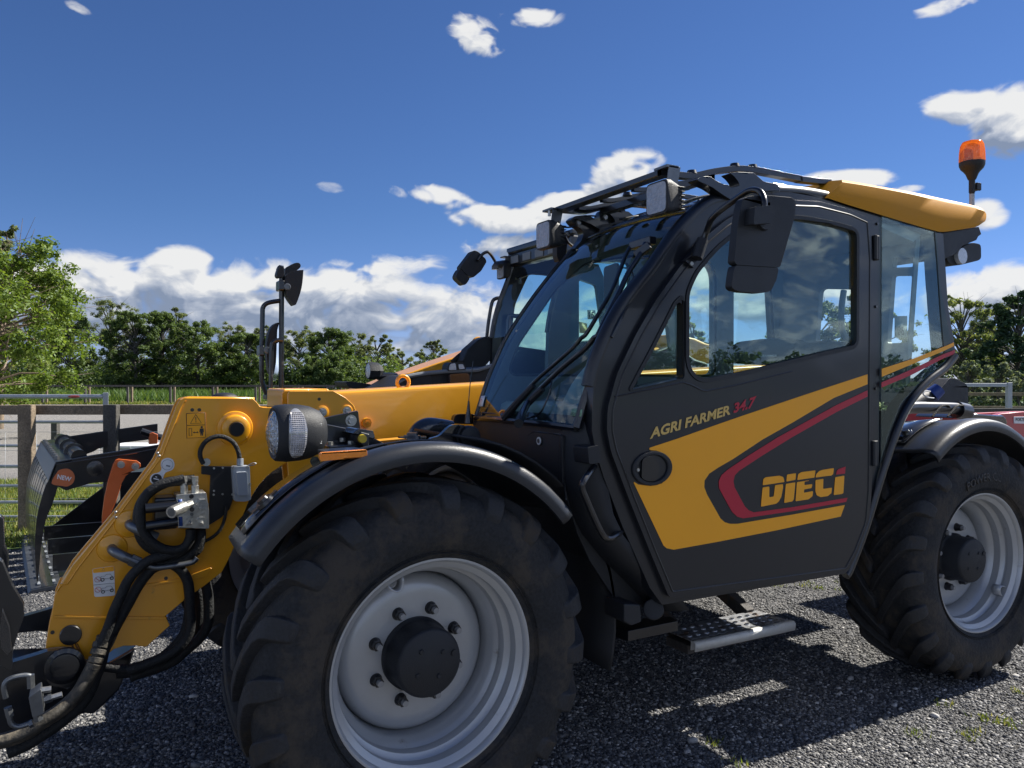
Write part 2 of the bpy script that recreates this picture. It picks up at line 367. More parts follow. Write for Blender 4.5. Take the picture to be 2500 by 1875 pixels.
def text_mesh(txt, quad, m, name, parent, thick=.0012, offset=0.0, normal=(0, -1, 0), shear=0):
    # quad: BL, BR, TL, TR world points
    cu = bpy.data.curves.new(name, 'FONT'); cu.body = txt; cu.offset = offset; cu.resolution_u = 3; cu.shear = shear
    to = bpy.data.objects.new(name, cu); S.collection.objects.link(to)
    dg = bpy.context.evaluated_depsgraph_get(); me = bpy.data.meshes.new_from_object(to.evaluated_get(dg))
    bpy.data.objects.remove(to)
    vs = np.array([v.co[:] for v in me.vertices]); mn = vs.min(0); mxx = vs.max(0)
    BL, BR, TL, TR = [Vector(q) for q in quad]; nn_ = Vector(normal) * thick
    for v in me.vertices:
        a = (v.co.x - mn[0]) / (mxx[0] - mn[0]); b = (v.co.y - mn[1]) / (mxx[1] - mn[1])
        v.co = BL * (1 - a) * (1 - b) + BR * a * (1 - b) + TL * (1 - a) * b + TR * a * b + nn_
    o = bpy.data.objects.new(name, me); S.collection.objects.link(o); me.materials.clear(); me.materials.append(m)
    if parent: setp(o, parent)
    return o
NUTB = mat('nut_black', (.010, .010, .012), .4, 0, .2, .2, 30)
STUD = mat('stud_end', (.30, .30, .30), .5, .3)
# ================================================================ near telehandler
TH = empty('telehandler', (1.4, 1.1, 0), 'black and yellow foreground telehandler with orange beacon and diagonal yellow panel on its door', 'telehandler')
WB = 2.824; HZ = .57
def tyre_mb(o, st, side):
    # side=+1: tyre extends to +Y from outer face
    P = [(.325, .0), (.345, -.012), (.385, -.030), (.43, -.038), (.48, -.034), (.520, -.022), (.548, .002), (.562, .04), (.568, .10), (.57, .19), (.568, .28), (.562, .34), (.548, .378), (.52, .402), (.48, .414), (.43, .418), (.385, .41), (.345, .392), (.325, .38), (.318, .34), (.318, .02)]
    P = crom2(P, 3)
    m = MB(); m.lathe([(r, y * side) for r, y in P] + [(P[0][0], P[0][1] * side)], (0, 0, 0), n=96)
    for r_ in (.352, .362):      # moulded rings on the sidewall
        m.lathe([(r_ - .004, (-.012 if r_ < .4 else -.030) * side), (r_, (-.024 if r_ < .4 else -.042) * side), (r_ + .004, (-.016 if r_ < .4 else -.028) * side)], (0, 0, 0), n=96)
    return m
def lugs_mb(side, n=20):
    m = MB()
    for half in (0, 1):
        for k in range(n):
            th0 = 2 * math.pi * (k + half * .5) / n + .05
            # stations: (dtheta, y, rtop, rbase, halfwidth top, halfwidth base)
            stn = [(-.012, .203, .572, .562, .010, .018), (.0, .196, .594, .562, .024, .030), (.02, .184, .600, .562, .031, .037), (.10, .152, .602, .56, .029, .036), (.20, .112, .602, .56, .028, .036), (.31, .066, .601, .56, .029, .037), (.39, .030, .598, .55, .031, .040),
                   (.425, .006, .592, .545, .034, .043), (.438, -.010, .582, .53, .034, .043), (.444, -.022, .562, .51, .033, .041), (.447, -.031, .538, .49, .031, .037), (.449, -.036, .515, .47, .026, .032), (.449, -.036, .500, .46, .018, .026)]
            vs = []
            for (dt, y, rt, rb, wt, wb) in stn:
                yy = y if half == 0 else .38 - y
                inner = y + (.012 if y < .03 else 0)
                yb = inner if half == 0 else .38 - inner
                th = th0 - dt
                for r, w, Y_ in ((rb, -wb, yb), (rt, -wt, yy), (rt, wt, yy), (rb, wb, yb)):
                    a = th + w / r
                    vs.append((r * math.cos(a), Y_ * side, r * math.sin(a)))
            L = len(stn); fs = [(i * 4 + j, i * 4 + (j + 1) % 4, i * 4 + 4 + (j + 1) % 4, i * 4 + 4 + j) for i in range(L - 1) for j in range(4)]
            fs += [(0, 1, 2, 3), tuple((L - 1) * 4 + q for q in (3, 2, 1, 0))]
            m.add(vs, fs)
    return m
def tyre_size(mb):     # measured tyre: 0.565 m radius, 0.355 m tread
    o = []
    for x, y, z in mb.v:
        r = math.hypot(x, z); k = (.33 + (r - .33) * .864) / r if r > .33 else 1; o.append((x * k, y * .935, z * k))
    mb.v = o; return mb
def place(mb, ox, oy, steer, spin=0):
    c, s = math.cos(steer), math.sin(steer); cs, ss = math.cos(spin), math.sin(spin)
    mb.v = [(lambda x, y, z: (ox + x * c - y * s, oy + x * s + y * c, HZ + z))(v[0] * cs - v[2] * ss, v[1], v[0] * ss + v[2] * cs) for v in mb.v]
    return mb
def wheel(ox, oy, steer, side, parent, valve, spin, detail=True):
    P = [(.330, .006), (.334, .000), (.332, -.006), (.326, -.006), (.320, .0), (.317, .012), (.306, .020), (.299, .026), (.299, .052), (.303, .058), (.303, .066), (.297, .074), (.286, .080), (.282, .10), (.284, .112), (.276, .122), (.264, .135), (.259, .16), (.256, .20), (.256, .30), (.32, .37)]
    rim = MB().lathe([(r, y * side) for r, y in P], (0, 0, 0), n=96)
    D = [(.256, .215), (.252, .190), (.246, .172), (.232, .158), (.212, .151), (.19, .149), (.10, .149), (.0, .149)]
    rim.lathe([(r, y * side) for r, y in D], (0, 0, 0), n=72)
    rim.tube([(-.02, .36 * side, 0), (0, .37 * side, 0)], .2, 24, 0)
    w = place(rim, ox, oy, steer, spin).build('wheel', SIL, parent, sa=32)
    md = w.modifiers.new('sub', 'SUBSURF') if False else None
    place(tyre_size(tyre_mb(None, 0, side)), ox, oy, steer, spin).build('tyre', RUB, w, sa=60)
    place(tyre_size(lugs_mb(side)), ox, oy, steer, spin).build('tread', TRD, w, bev=.0045, sa=40)
    hub = MB().lathe([(.117, .150), (.117, .138), (.112, .134), (.108, .125), (.108, .052), (.104, .042), (.098, .038), (0, .036)][::1] if True else [], (0, 0, 0), n=56)
    hub.v = [(x, y * side, z) for x, y, z in hub.v]
    for a in (.6, 2.2, 3.75, 5.3):
        hub.cyl((.052 * math.cos(a), .037 * side, .052 * math.sin(a)), (.052 * math.cos(a), .033 * side, .052 * math.sin(a)), .0085, .0065, 12)
    hub.cyl((.083, .037 * side, .02), (.083, .034 * side, .02), .011, n=12)
    place(hub, ox, oy, steer, spin).build('hub_cap', PLA, w, sa=35)
    if detail:
        for k in range(8):
            a = math.pi / 4 * k + .42; x, z = .147 * math.cos(a), .147 * math.sin(a)
            nb = MB().cyl((x, .150 * side, z), (x, .138 * side, z), .021, .017, 18).cyl((x, .14 * side, z), (x, .122 * side, z), .0165, .0165, 6)
            nu = place(nb, ox, oy, steer, spin).build('wheel_nut', NUTB, w, sa=30)
            place(MB().cyl((x, .12 * side, z), (x, .098 * side, z), .0088, n=12), ox, oy, steer, spin).build('stud', STL, nu, sa=30) if False else None
            st_ = place(MB().cyl((x, .13 * side, z), (x, .106 * side, z), .0105, .0095, 12), ox, oy, steer, spin); 
            # stud end is steel: second mesh joined by material slot
            me = nu.data; b2 = bmesh.new(); b2.from_mesh(me); n0 = len(b2.faces); vv = [b2.verts.new(v) for v in st_.v]
            for f in st_.f:
                fc = b2.faces.new([vv[i] for i in f]); fc.material_index = 1
            b2.to_mesh(me); b2.free(); me.materials.append(STUD)
        # valve guard: short half pipe welded in the rim
        a = valve; gd = MB(); rows = []
        for t in np.linspace(0, 1, 10):
            b = math.pi * t; rows.append([((.296 - .036 * math.sin(b)) * math.cos(a + .085 * math.cos(b) * -1), yy * side, (.296 - .036 * math.sin(b)) * math.sin(a + .085 * math.cos(b) * -1)) for yy in (.032, .075)])
        gd.grid(rows)
        place(gd, ox, oy, steer, spin).build('valve_guard', SIL, w, solid=.005, sa=50)
    return w
mat('nut_black', (.022, .022, .024), .4, 0, .2, .2, 30)
wf = wheel(0, 0, .0345, 1, TH, 1.98, 0)
wr = wheel(WB, 0, -.029, 1, TH, -.75, .11)
wheel(0, 2.2, .0345, -1, TH, 0, .05, False); wheel(WB, 2.2, -.029, -1, TH, 0, .0, False)
# raised letters on the rear tyre sidewall
def arc_text(txt, cx, r, a0, h, yy, parent):
    m = MB(); a = a0
    o_all = []
    cu = bpy.data.curves.new('t', 'FONT'); cu.body = txt; cu.offset = .012; cu.shear = .25; cu.resolution_u = 2
    to = bpy.data.objects.new('t', cu); S.collection.objects.link(to)
    dg = bpy.context.evaluated_depsgraph_get(); me = bpy.data.meshes.new_from_object(to.evaluated_get(dg)); bpy.data.objects.remove(to)
    for v in me.vertices:
        an = a0 - v.co.x * h / (r + v.co.y * h) ; rr = r + v.co.y * h
        v.co = (cx + rr * math.cos(an), yy - (.0), HZ + rr * math.sin(an))
    o = bpy.data.objects.new('sidewall_lettering', me); S.collection.objects.link(o); me.materials.clear(); me.materials.append(MATS['tyre_letter'])
    md = o.modifiers.new('s', 'SOLIDIFY'); md.thickness = .006; setp(o, parent)
mat('tyre_letter', (.040, .036, .033), .7, 0, 0, .3, 20)
arc_text('POWER CL', WB, .395, 2.02, .055, -.037, wr)

# ---------------------------------------------------------------- fenders
def fender(name, cx, cz_, a0, a1, r, y0, y1, ext, m, wide=0):
    rows = []; n = 48
    for i in range(n + 1):
        a = R(a0 + (a1 - a0) * i / n); row = []
        prof = [(r - .052, y0 + .012), (r - .050, y0 + .004), (r - .030, y0), (r - .010, y0 + .006), (r, y0 + .022), (r + .004, y0 + .05), (r + .002, y0 + .085), (r - .004, y0 + .11), (r - .012, y0 + .2), (r - .028, y1 - .10), (r - .042, y1 - .01), (r - .06, y1)]
        for rr, yy in prof: row.append((cx + rr * math.cos(a), yy, cz_ + rr * math.sin(a)))
        rows.append(row)
    if ext:   # straight tail along the tangent
        a = R(a1); t = Vector((-math.sin(a), 0, math.cos(a)))
        rows.append([tuple(Vector(p) + t * ext) for p in rows[-1]])
    return MB().grid(rows).build(name, m, TH, solid=.005, sa=45)
ff = fender('fender', -.035, .60, 38.5, 145, .651, -.045, .40, .0, FEN)
fr_ = fender('fender', 2.79, .62, 22, 129, .634, -.045, .40, .0, FEN)
# mounting plates, bolts on the fender tops
def fplate(cx, cz_, a0, a1, r, ya, yb, parent, m, rr=.0):
    rows = [[(cx + (r - (y - ya) * .12) * math.cos(R(a)), y, cz_ + (r - (y - ya) * .12) * math.sin(R(a))) for y in (ya, yb)] for a in np.linspace(a0, a1, 16)]
    return MB().grid(rows).build('mounting_plate', m, parent, solid=.005, sa=40)
GLO = mat('gloss_black_plate', (.02, .021, .024), .12, .0, .9, .1, 8)
fplate(-.035, .60, 62, 141, .657, .075, .36, ff, GLO)
fplate(2.79, .62, 96, 124, .638, .13, .36, fr_, GLO)
def bolt(p, nrm, r, h, m, parent, n=6, washer=True, name='bolt'):
    p = Vector(p); nn = Vector(nrm).normalized(); b = MB()
    if washer: b.cyl(p, p + nn * h * .25, r * 1.5, n=20)
    b.cyl(p + nn * h * .25, p + nn * h, r, r * .92, n)
    return b.build(name, m, parent, sa=30)
for (cx, cz_, rr, a, y, f) in ((-.035, .60, .658, 132, .13, ff), (-.035, .60, .656, 88, .16, ff), (2.79, .62, .640, 117, .17, fr_)):
    d = Vector((math.cos(R(a)), 0, math.sin(R(a)))); p = Vector((cx, y, cz_)) + d * rr
    b = MB().cyl(p, p + d * .010, .030, .026, 24).cyl(p + d * .01, p + d * .018, .018, .016, 24)
    t = Vector((-d.z, 0, d.x)); b.bar(p - t * .045 + d * .004, p + t * .045 + d * .004, .02, .006, d)
    b.build('bolt', BLK, f, sa=35)
# ---------------------------------------------------------------- cab
YD = .0; YF = 0.841
WSP = [(0.547, 1.278), (0.585, 1.388), (0.625, 1.485), (0.700, 1.631), (0.819, 1.794), (0.944, 1.940), (1.039, 2.035), (1.111, 2.089), (1.226, 2.148), (1.331, 2.182), (1.489, 2.215)]  # baked after scaling about the camera, as are the cab shell and interior numbers
WSC = crom2(WSP, 5)
def WS(px, py, off=0.0):
    d = ray(px, py); best = None
    for (a, b) in zip(WSC[:-1], WSC[1:]):
        ex, ez = b[0] - a[0], b[1] - a[1]
        det = d.x * (-ez) + ex * d.z   # solve CAM+t d = a + u e in xz
        if abs(det) < 1e-9: continue
        rx, rz = a[0] - CAM.x, a[1] - CAM.z
        t = (rx * (-ez) + ex * rz) / det; u = (d.x * rz - d.z * rx) / det
        if -0.02 <= u <= 1.02 and t > 0: best = t; nn_ = Vector((-ez, 0, ex)).normalized(); break
    if best is None: return U(px, py, .2)
    return CAM + d * best + nn_ * off
# side frame (door opening surround) traced outline
frame_out = PY(KJ([(830, 1560), (870, 1400), (960, 1180), (1080, 970), (1240, 770), (1330, 640), (1440, 490), (1540, 385), (1640, 312), (1740, 288), (1900, 256), (2084, 232)]) +
               KE([(1270, 262), (1450, 274), (1640, 306), (1900, 372)]) + KP([(160, 150), (400, 215), (590, 285), (640, 300), (652, 520), (690, 860), (712, 1010), (720, 1075)]), YD)
f1 = PY(KV([(2060, 775), (2010, 815), (1955, 885), (1915, 990), (1870, 1130), (1828, 1240), (1432, 1308), (1405, 1270), (1345, 1135), (1305, 1030), (1288, 975), (1280, 930)]), YD)
door_out = PY(KV([(1440, 1290), (1398, 1190), (1350, 1070), (1314, 975), (1305, 930), (1307, 880), (1328, 805), (1368, 722), (1410, 650), (1460, 580), (1515, 515), (1560, 478), (1605, 452), (1680, 433), (1760, 436), (1830, 454), (1873, 474), (1879, 560), (1878, 800), (1876, 1060), (1870, 1130), (1845, 1195), (1822, 1237)]), YD)
door_out = rp(door_out, .02, 3)
win = [(1668, 715), (1690, 665), (1740, 605), (1800, 558), (1860, 535), (1943, 529), (2035, 546), (2087, 562), (2086, 848), (2000, 867), (1870, 899), (1800, 916), (1712, 932), (1690, 925), (1674, 905), (1668, 880)]
win_o = rp(PY(win, YD), [.03, .03, .05, .05, .05, .05, .05, .04, .04, .05, .05, .05, .03, .03, .03, .03], 3)
quarter = PY([(1528, 953), (1584, 848), (1640, 738), (1657, 722), (1661, 740), (1660, 923)], YD)
quarter_o = rp(quarter, .012, 3)
cabf = MB()
rearhole = PY([(2155, 524), (2225, 545), (2282, 572), (2290, 700), (2312, 878), (2245, 935), (2200, 985), (2170, 1060), (2148, 1140), (2150, 900), (2152, 700)], YD)
cab = cabf.poly(frame_out + f1, YD + .004, YD + .06, [PY(KV([(1443, 1284), (1400, 1188), (1352, 1068), (1316, 975), (1308, 930), (1310, 880), (1331, 805), (1371, 722), (1413, 650), (1463, 583), (1517, 520), (1562, 483), (1606, 458), (1680, 440), (1760, 442), (1828, 459), (1868, 478), (1874, 560), (1873, 800), (1871, 1060), (1865, 1130), (1841, 1192), (1818, 1233)]), YD + .004), rearhole]).build('cab_frame', CAB, TH, bev=.006)
# A pillar + roof rail: raised rounded section following the frame's outer edge
ap = [Vector((x, YD + .03, z)) for x, z in frame_out[0:18]]
MB().tube(ap, .028, 12, 3).build('pillar', CAB, TH)
# rear tube sweeping down from the C pillar
ct = [U(*q, YD) for q in KV([(2062, 768), (2040, 795), (2005, 822), (1975, 855), (1948, 900), (1925, 960), (1900, 1035), (1868, 1140), (1836, 1225), (1826, 1243)])]
MB().tube(ct, .020, 12, 4).build('pillar', BLK, TH)
# door
door = MB().poly(door_out, YD - .016, YD + .02, [win_o, quarter_o]).build('door', CAB, TH, bev=.004)
DY = YD - .016
# raised border bead on the door skin
def inset(pts, d):
    o = []; N = len(pts); area = sum(pts[i - 1][0] * pts[i][1] - pts[i][0] * pts[i - 1][1] for i in range(N)); sg = 1 if area > 0 else -1
    for i in range(N):
        a = Vector(pts[i - 1]); b = Vector(pts[i]); c = Vector(pts[(i + 1) % N]); t = (c - a)
        if t.length < 1e-9: o.append(tuple(b)); continue
        t.normalize(); n_ = Vector((-t.y, t.x)) * sg; o.append((b.x + n_.x * d, b.y + n_.y * d))
    return o
bead = inset(door_out, .022)
MB().tube([(x, DY, z) for x, z in bead] + [(bead[0][0], DY, bead[0][1])], .0035, 6, 0).build('door_bead', CAB, door)
# gaskets round the panes and the panes
def gasket(o, w, y, parent, m=PLA, name='gasket', d=.008):
    MB().poly(inset(o, -.004), y - d, y + d, [inset(o, w)]).build(name, m, parent, bev=.003)
gasket(win_o, .012, DY + .004, door); gasket(quarter_o, .010, DY + .004, door)
MB().poly(inset(win_o, .006), DY + .010, DY + .015).build('door_glass', GLS, door, sa=30)
MB().poly(inset(quarter_o, .005), DY + .010, DY + .015).build('door_glass', GLS, door, sa=30)
# crease line below the windows
cr1 = [U(*q, DY) for q in KI([(0, 188), (60, 178), (460, 92), (520, 110), (590, 146), (620, 150), (800, 118), (1200, 20)])]
MB().tube(cr1, .0035, 6, 0).build('door_bead', CAB, door)
# handle
hc = U(*KI([(252, 672)])[0], DY)
hx, hz_ = .0, .0
e0 = U(*KI([(118, 672)])[0], DY); e1 = U(*KI([(388, 672)])[0], DY); rx = (e1.x - e0.x) / 2; rz = (U(*KI([(252, 554)])[0], DY).z - U(*KI([(252, 790)])[0], DY).z) / 2
hd = MB(); rows = []
for (k, yy) in ((1.0, 0), (.99, -.006), (.95, -.009), (.80, -.009), (.76, -.005), (.74, .018), (.3, .026), (0.01, .026)):
    rows.append([(hc.x + rx * k * math.cos(a) , DY + yy, hc.z + rz * k * math.sin(a)) for a in np.linspace(0, 2 * math.pi, 41)])
hndl = hd.grid(rows).build('door_handle', PLA, door, sa=30)
pad = PY(KI([(178, 612), (200, 596), (250, 590), (280, 620), (292, 665), (280, 735), (262, 757), (215, 757), (180, 742), (172, 730)]), DY)
MB().poly(rp(pad, .01, 3), DY - .010, DY + .012).build('paddle', BLK, hndl, bev=.004)
kp = U(*KI([(146, 681)])[0], DY)
MB().cyl(kp + Vector((0, -.009, 0)), kp + Vector((0, -.013, 0)), .0058, n=20).cyl(kp + Vector((0, -.013, 0)), kp + Vector((0, -.0145, 0)), .003, n=12).build('keyhole', STL, hndl, sa=30)
# graphics
def sheet(pts, y, m, name, parent, th=.0006): return MB().poly(pts, y - th, y, ).build(name, m, parent, sa=30)
ysh = PY(crom2(KI([(1708, 38), (1480, 112), (1200, 205), (800, 340), (420, 474)]), 4) + KI([(238, 534), (235, 545), (245, 551), (280, 553), (330, 570), (370, 605), (388, 660), (375, 720), (320, 775), (245, 792), (160, 782), (133, 764), (130, 770), (320, 1170), (332, 1195), (352, 1212), (400, 1222), (700, 1168), (1100, 1090), (1527, 998), (1555, 920), (1200, 985)]) + KI([(830, 1047), (780, 1047), (745, 1037), (715, 1010), (625, 850), (606, 800), (608, 755), (640, 708), (700, 668), (800, 610), (1000, 478), (1200, 365), (1480, 198), (1708, 105)]), DY - .001)
sheet(ysh, DY - .001, YEL2, 'door_graphic', door)
rsh = PY(KI([(1708, 146), (1500, 245), (1400, 300), (1100, 465), (900, 590), (760, 685), (722, 720), (704, 760), (705, 805), (770, 925), (795, 968), (830, 1000), (870, 1010), (1200, 962), (1564, 899), (1573, 871), (1200, 935), (940, 970), (905, 955), (880, 930), (810, 800), (803, 760), (812, 720), (840, 690), (1000, 585), (1200, 462), (1500, 292), (1708, 188)]), DY - .0012)
sheet(rsh, DY - .0012, RED2, 'door_graphic', door)
L = {'D': [[(1000, 787), (1005, 745), (1020, 733), (1115, 722), (1140, 732), (1148, 765)], [(1000, 802), (1045, 795), (1045, 868), (1075, 863), (1084, 787), (1137, 779), (1138, 800), (1126, 865), (1108, 898), (1090, 912), (988, 932)]],
     'I': [[(1160, 762), (1165, 715), (1225, 705), (1222, 750)], [(1157, 778), (1221, 767), (1210, 885), (1200, 896), (1145, 907)]],
     'E': [[(1234, 752), (1240, 712), (1262, 698), (1357, 686), (1350, 735), (1300, 742)], [(1232, 766), (1312, 754), (1312, 757), (1283, 762), (1282, 786), (1335, 779), (1330, 806), (1280, 815), (1278, 838), (1340, 826), (1337, 860), (1310, 882), (1222, 895)]],
     'C': [[(1357, 735), (1362, 712), (1380, 692), (1405, 683), (1481, 671), (1476, 712), (1463, 722), (1405, 728)], [(1357, 752), (1410, 743), (1408, 812), (1468, 803), (1464, 840), (1440, 860), (1392, 867), (1365, 855), (1356, 825)]],
     'i': [[(1490, 733), (1552, 722), (1545, 840), (1535, 846), (1480, 853)]]}
for ch, ps in L.items():
    mb = MB()
    for p in ps: mb.poly(rp(PY(KI(p), DY - .0012), .004, 2), DY - .0018, DY - .0012)
    mb.build('logo_letter', YEL2, door, sa=30)
mb = MB().poly(PY(KI([(1495, 715), (1500, 690), (1512, 678), (1560, 661), (1556, 708)]), DY - .0012), DY - .0018, DY - .0012); mb.build('logo_letter', RED2, door, sa=30)
LETY = mat('pale_yellow_letters', (.62, .42, .12), .4)
def q(pts): return [U(*p, DY - .001) for p in pts]
text_mesh('AGRI FARMER', q(KI([(238, 476), (781, 309), (243, 402), (781, 243)])), LETY, 'door_lettering', door, offset=.034, shear=.10)
text_mesh('34.7', q(KI([(802, 302), (944, 262), (804, 236), (958, 183)])), RED2, 'door_lettering', door, offset=.034, shear=.10)
# hinges and rear door post
for yy0, yy1 in ((1010, 1185), (340, 480)):
    a = U(*KP([(215, 0)])[0], YD)
for (pa, pb) in ((KH([(715, 905)])[0], KH([(720, 1150)])[0]), (KE([(1995, 620)])[0], KE([(2000, 810)])[0])):
    A = U(*pa, YD); B = U(*pb, YD); MB().box(((A.x + B.x) / 2, YD - .008, (A.z + B.z) / 2), (.030, .026, abs(A.z - B.z))).cyl((A.x - .012, YD - .02, min(A.z, B.z)), (A.x - .012, YD - .02, max(A.z, B.z)), .009, n=12).build('hinge', PLA, TH, bev=.004)
for pp in (KE([(2032, 525)])[0], KE([(2022, 1165)])[0], KH([(757, 395)])[0]):
    c = U(*pp, YD); MB().cyl((c.x, YD + .006, c.z), (c.x, YD - .002, c.z), .006, n=14).build('bolt', BLK, TH, sa=30)
# rear side glass panel with stripes
rg = PY([(2153, 520), (2225, 542), (2284, 566), (2292, 700), (2326, 872), (2300, 892), (2245, 935), (2200, 985), (2170, 1060), (2140, 1160), (2122, 1240), (2150, 1130), (2152, 800)], YD)
rgo = MB().poly(rg, YD - .006, YD).build('side_glass', GLS, TH, sa=30)
sheet(PY(KP([(262, 1150), (450, 1090), (645, 1015), (712, 986), (712, 1008), (645, 1040), (450, 1122), (262, 1200)]), YD - .008), YD - .008, YEL2, 'side_graphic', rgo)
sheet(PY(KP([(260, 1235), (450, 1153), (648, 1058), (717, 1033), (718, 1056), (650, 1083), (450, 1187), (260, 1267)]), YD - .008), YD - .008, RED2, 'side_graphic', rgo)
st6 = MB().poly(PY(KP([(342, 822), (418, 820), (418, 955), (342, 955)]), YD + .01), YD + .008, YD + .010).build('window_sticker', mat('grey_sticker', (.20, .23, .23), .6), rgo, sa=0)
text_mesh('106', [U(*p_, YD + .006) for p_ in KP([(346, 942), (402, 942), (346, 882), (402, 882)])], mat('sticker_ink', (.02, .025, .03), .6), 'sticker_lettering', st6, thick=0, offset=.01)
MB().tube([U(*p_, .28) for p_ in KE([(1770, 1040), (1755, 1150), (1750, 1280), (1770, 1380), (1830, 1430), (1900, 1440)])], .014, 8, 3).build('inner_handle', GRI, TH)
# C pillar rear post (near side) and blackout edge
cp = PY(KP([(588, 298), (640, 305), (655, 500), (672, 760), (712, 1000), (716, 1062), (690, 1075), (650, 1085), (622, 760), (605, 500)]), YD)
MB().poly(cp, YD - .004, YD + .06).build('pillar', CAB, TH, bev=.005)
# far side wall of the cab: profile scaled about the camera, with two window openings
far_o = [(0.547, 0.780), (0.547, 1.278)] + WSC[5:] + [(1.776, 2.215), (2.158, 2.167), (2.464, 2.090), (2.541, 1.498), (2.349, 1.306), (2.063, 0.924), (1.871, 0.656), (0.867, 0.656)]
o1 = rp([(0.700, 1.470), (0.752, 1.593), (0.944, 1.842), (1.106, 1.976), (1.393, 2.033), (1.865, 2.033), (1.900, 1.976), (1.900, 1.470)], .04)
o2 = rp([(2.035, 1.335), (2.035, 2.010), (2.290, 1.990), (2.345, 1.335)], .04)
MB().poly(inset(far_o, .02), YF - .026, YF - .022, [inset(o1, -.012), inset(o2, -.012)]).build('interior_trim', GRI, TH)
farw = MB().poly(far_o, YF - .02, YF + .02, [o1, o2]).build('cab_side_wall', CAB, TH, bev=.005)
MB().poly(o1, YF - .003, YF + .003).build('side_window', GLS, farw, sa=30); MB().poly(o2, YF - .003, YF + .003).build('side_window', GLS, farw, sa=30)
# interior vertical bar in front of the small rear opening, rear wall with window
def wall_x(x0, x1, yzo, holes, name, m, parent, bev=.004):
    mb = MB().poly(yzo, 0, 1, holes)
    mb.v = [((x0[0] + (x0[1] - x0[0]) * ((v[2] - .6) / 1.6)) + v[1] * x1, v[0], v[2]) for v in mb.v]
    return mb.build(name, m, parent, bev=bev)
RX = (2.235, 2.407)
ry = lambda px: (lambda dd: CAM.y + dd.y * ((2.50 - CAM.x) / dd.x))(ray(px, 800))
rwh = [rp([(0.325, 1.498), (0.325, 1.880), (0.564, 1.909), (0.564, 1.498)], .03), rp([(0.057, 1.612), (0.057, 1.918), (0.158, 1.928), (0.158, 1.612)], .012), rp([(0.057, 1.957), (0.158, 1.966), (0.158, 2.014), (0.057, 2.004)], .006), rp([(0.220, 1.517), (0.220, 1.880), (0.306, 1.880), (0.306, 1.517)], .03)]
rw = wall_x(RX, .03, [(YD + .05, 1.34), (YD + .05, 2.12), (YF - .03, 2.12), (YF - .03, 1.34)], rwh, 'rear_wall', GRI, TH)
# cab floor, front wall, roof lining
shell = MB()
shell.poly([(0.896, 0.713), (0.896, 0.675), (0.915, 0.637), (1.871, 0.637), (2.110, 0.972), (2.302, 1.287), (2.254, 1.306), (1.919, 0.732)], YD + .05, YF - .02)
shell.build('cab_floor', BLK, TH, bev=.006)
lining = MB().poly([(1.508, 2.200), (1.508, 2.167), (1.871, 2.157), (2.349, 2.062), (2.397, 2.100), (1.871, 2.215)], YD + .03, YF - .01).build('roof_lining', GRI, TH, bev=.004)
# front wall below the windscreen: curved corner towards the door
rows = []
ys = [YD + .01, YD + .02, YD + .045, YD + .09, YD + .15, .4, .6, .8, YF - .02, YF + .01]
xo = [.10, .060, .030, .008, 0, -.004, -.004, -.002, 0, .02]
for z, bx in ((1.315, .02), (1.30, .003), (1.27, -.008), (1.15, -.012), (1.08, -.010), (.98, .015), (.90, .06), (.80, .15), (.70, .26), (.60, .36)):
    rows.append([(0.553 + bx + o_, y, z) for y, o_ in zip(ys, xo)])
cowl = MB().grid(rows).build('front_cowl', PLA, TH, solid=.01, sa=50)
def COW(px, py, off=.006): return UX(px, py, 0.542 - off)
# access panel, recesses and lock
pan = [COW(*p_, .004) for p_ in KF([(580, 850), (640, 800), (850, 825), (862, 850), (860, 1000), (890, 1330)])]
MB().tube(pan, .003, 6, 0).build('panel_seam', BLK, cowl)
pn2 = [COW(*p_, .002) for p_ in KF([(245, 655), (385, 668), (330, 800), (260, 800), (240, 790), (245, 655)])]
MB().tube(pn2, .0025, 6, 0).build('panel_seam', BLK, cowl)
for p_ in KF([(398, 720), (855, 775), (193, 690)]):
    c = COW(*p_, .0); MB().cyl(c + Vector((.004, 0, 0)), c - Vector((.004, 0, 0)), .011, .008, 16).build('screw', BLK, cowl, sa=30)
lk = COW(*KF([(690, 873)])[0], .006)
MB().cyl(lk + Vector((.012, 0, 0)), lk - Vector((.004, 0, 0)), .018, .0165, 24).build('lock', PLA, cowl, sa=30)
MB().cyl(lk - Vector((.004, 0, 0)), lk - Vector((.0065, 0, 0)), .0145, n=24).build('lock_ring', WHT, cowl, sa=30)
MB().cyl(lk - Vector((.0065, 0, 0)), lk - Vector((.008, 0, 0)), .0085, n=20).build('lock_barrel', DST, cowl, sa=30)
# block and grab rail ahead of the door
g0 = PY(KN([(380, 125), (465, 108), (485, 235), (395, 248)]), YD - .01)
MB().poly(rp(g0, .006), YD - .03, YD + .06).build('hinge_block', PLA, TH, bev=.004)
gr = [U(*p_, yy) for p_, yy in zip(KN([(455, 268), (420, 310), (375, 380), (365, 430), (400, 520), (460, 660), (510, 760), (545, 795), (590, 790), (655, 745)]), (.02, -.01, -.03, -.03, -.03, -.03, -.03, -.02, -.01, .02))]
MB().tube(gr, .011, 10, 4).build('grab_rail', BLK, TH)
# ---------------------------------------------------------------- windscreen
nW = 14
def arch(t): return 0.022 * (1 - (2 * t - 1) ** 2)
rows = []
for i, (x, z) in enumerate(WSC):
    a = WSC[max(i - 1, 0)]; b = WSC[min(i + 1, len(WSC) - 1)]; t = Vector((b[0] - a[0], b[1] - a[1])).normalized(); n_ = Vector((-t.y, t.x))
    rows.append([(x + n_.x * arch(k / nW), YD + .055 + (YF - YD - .06) * k / nW, z + n_.y * arch(k / nW)) for k in range(nW + 1)])
wsg = MB().grid(rows).build('windscreen', GLW, TH, sa=0)
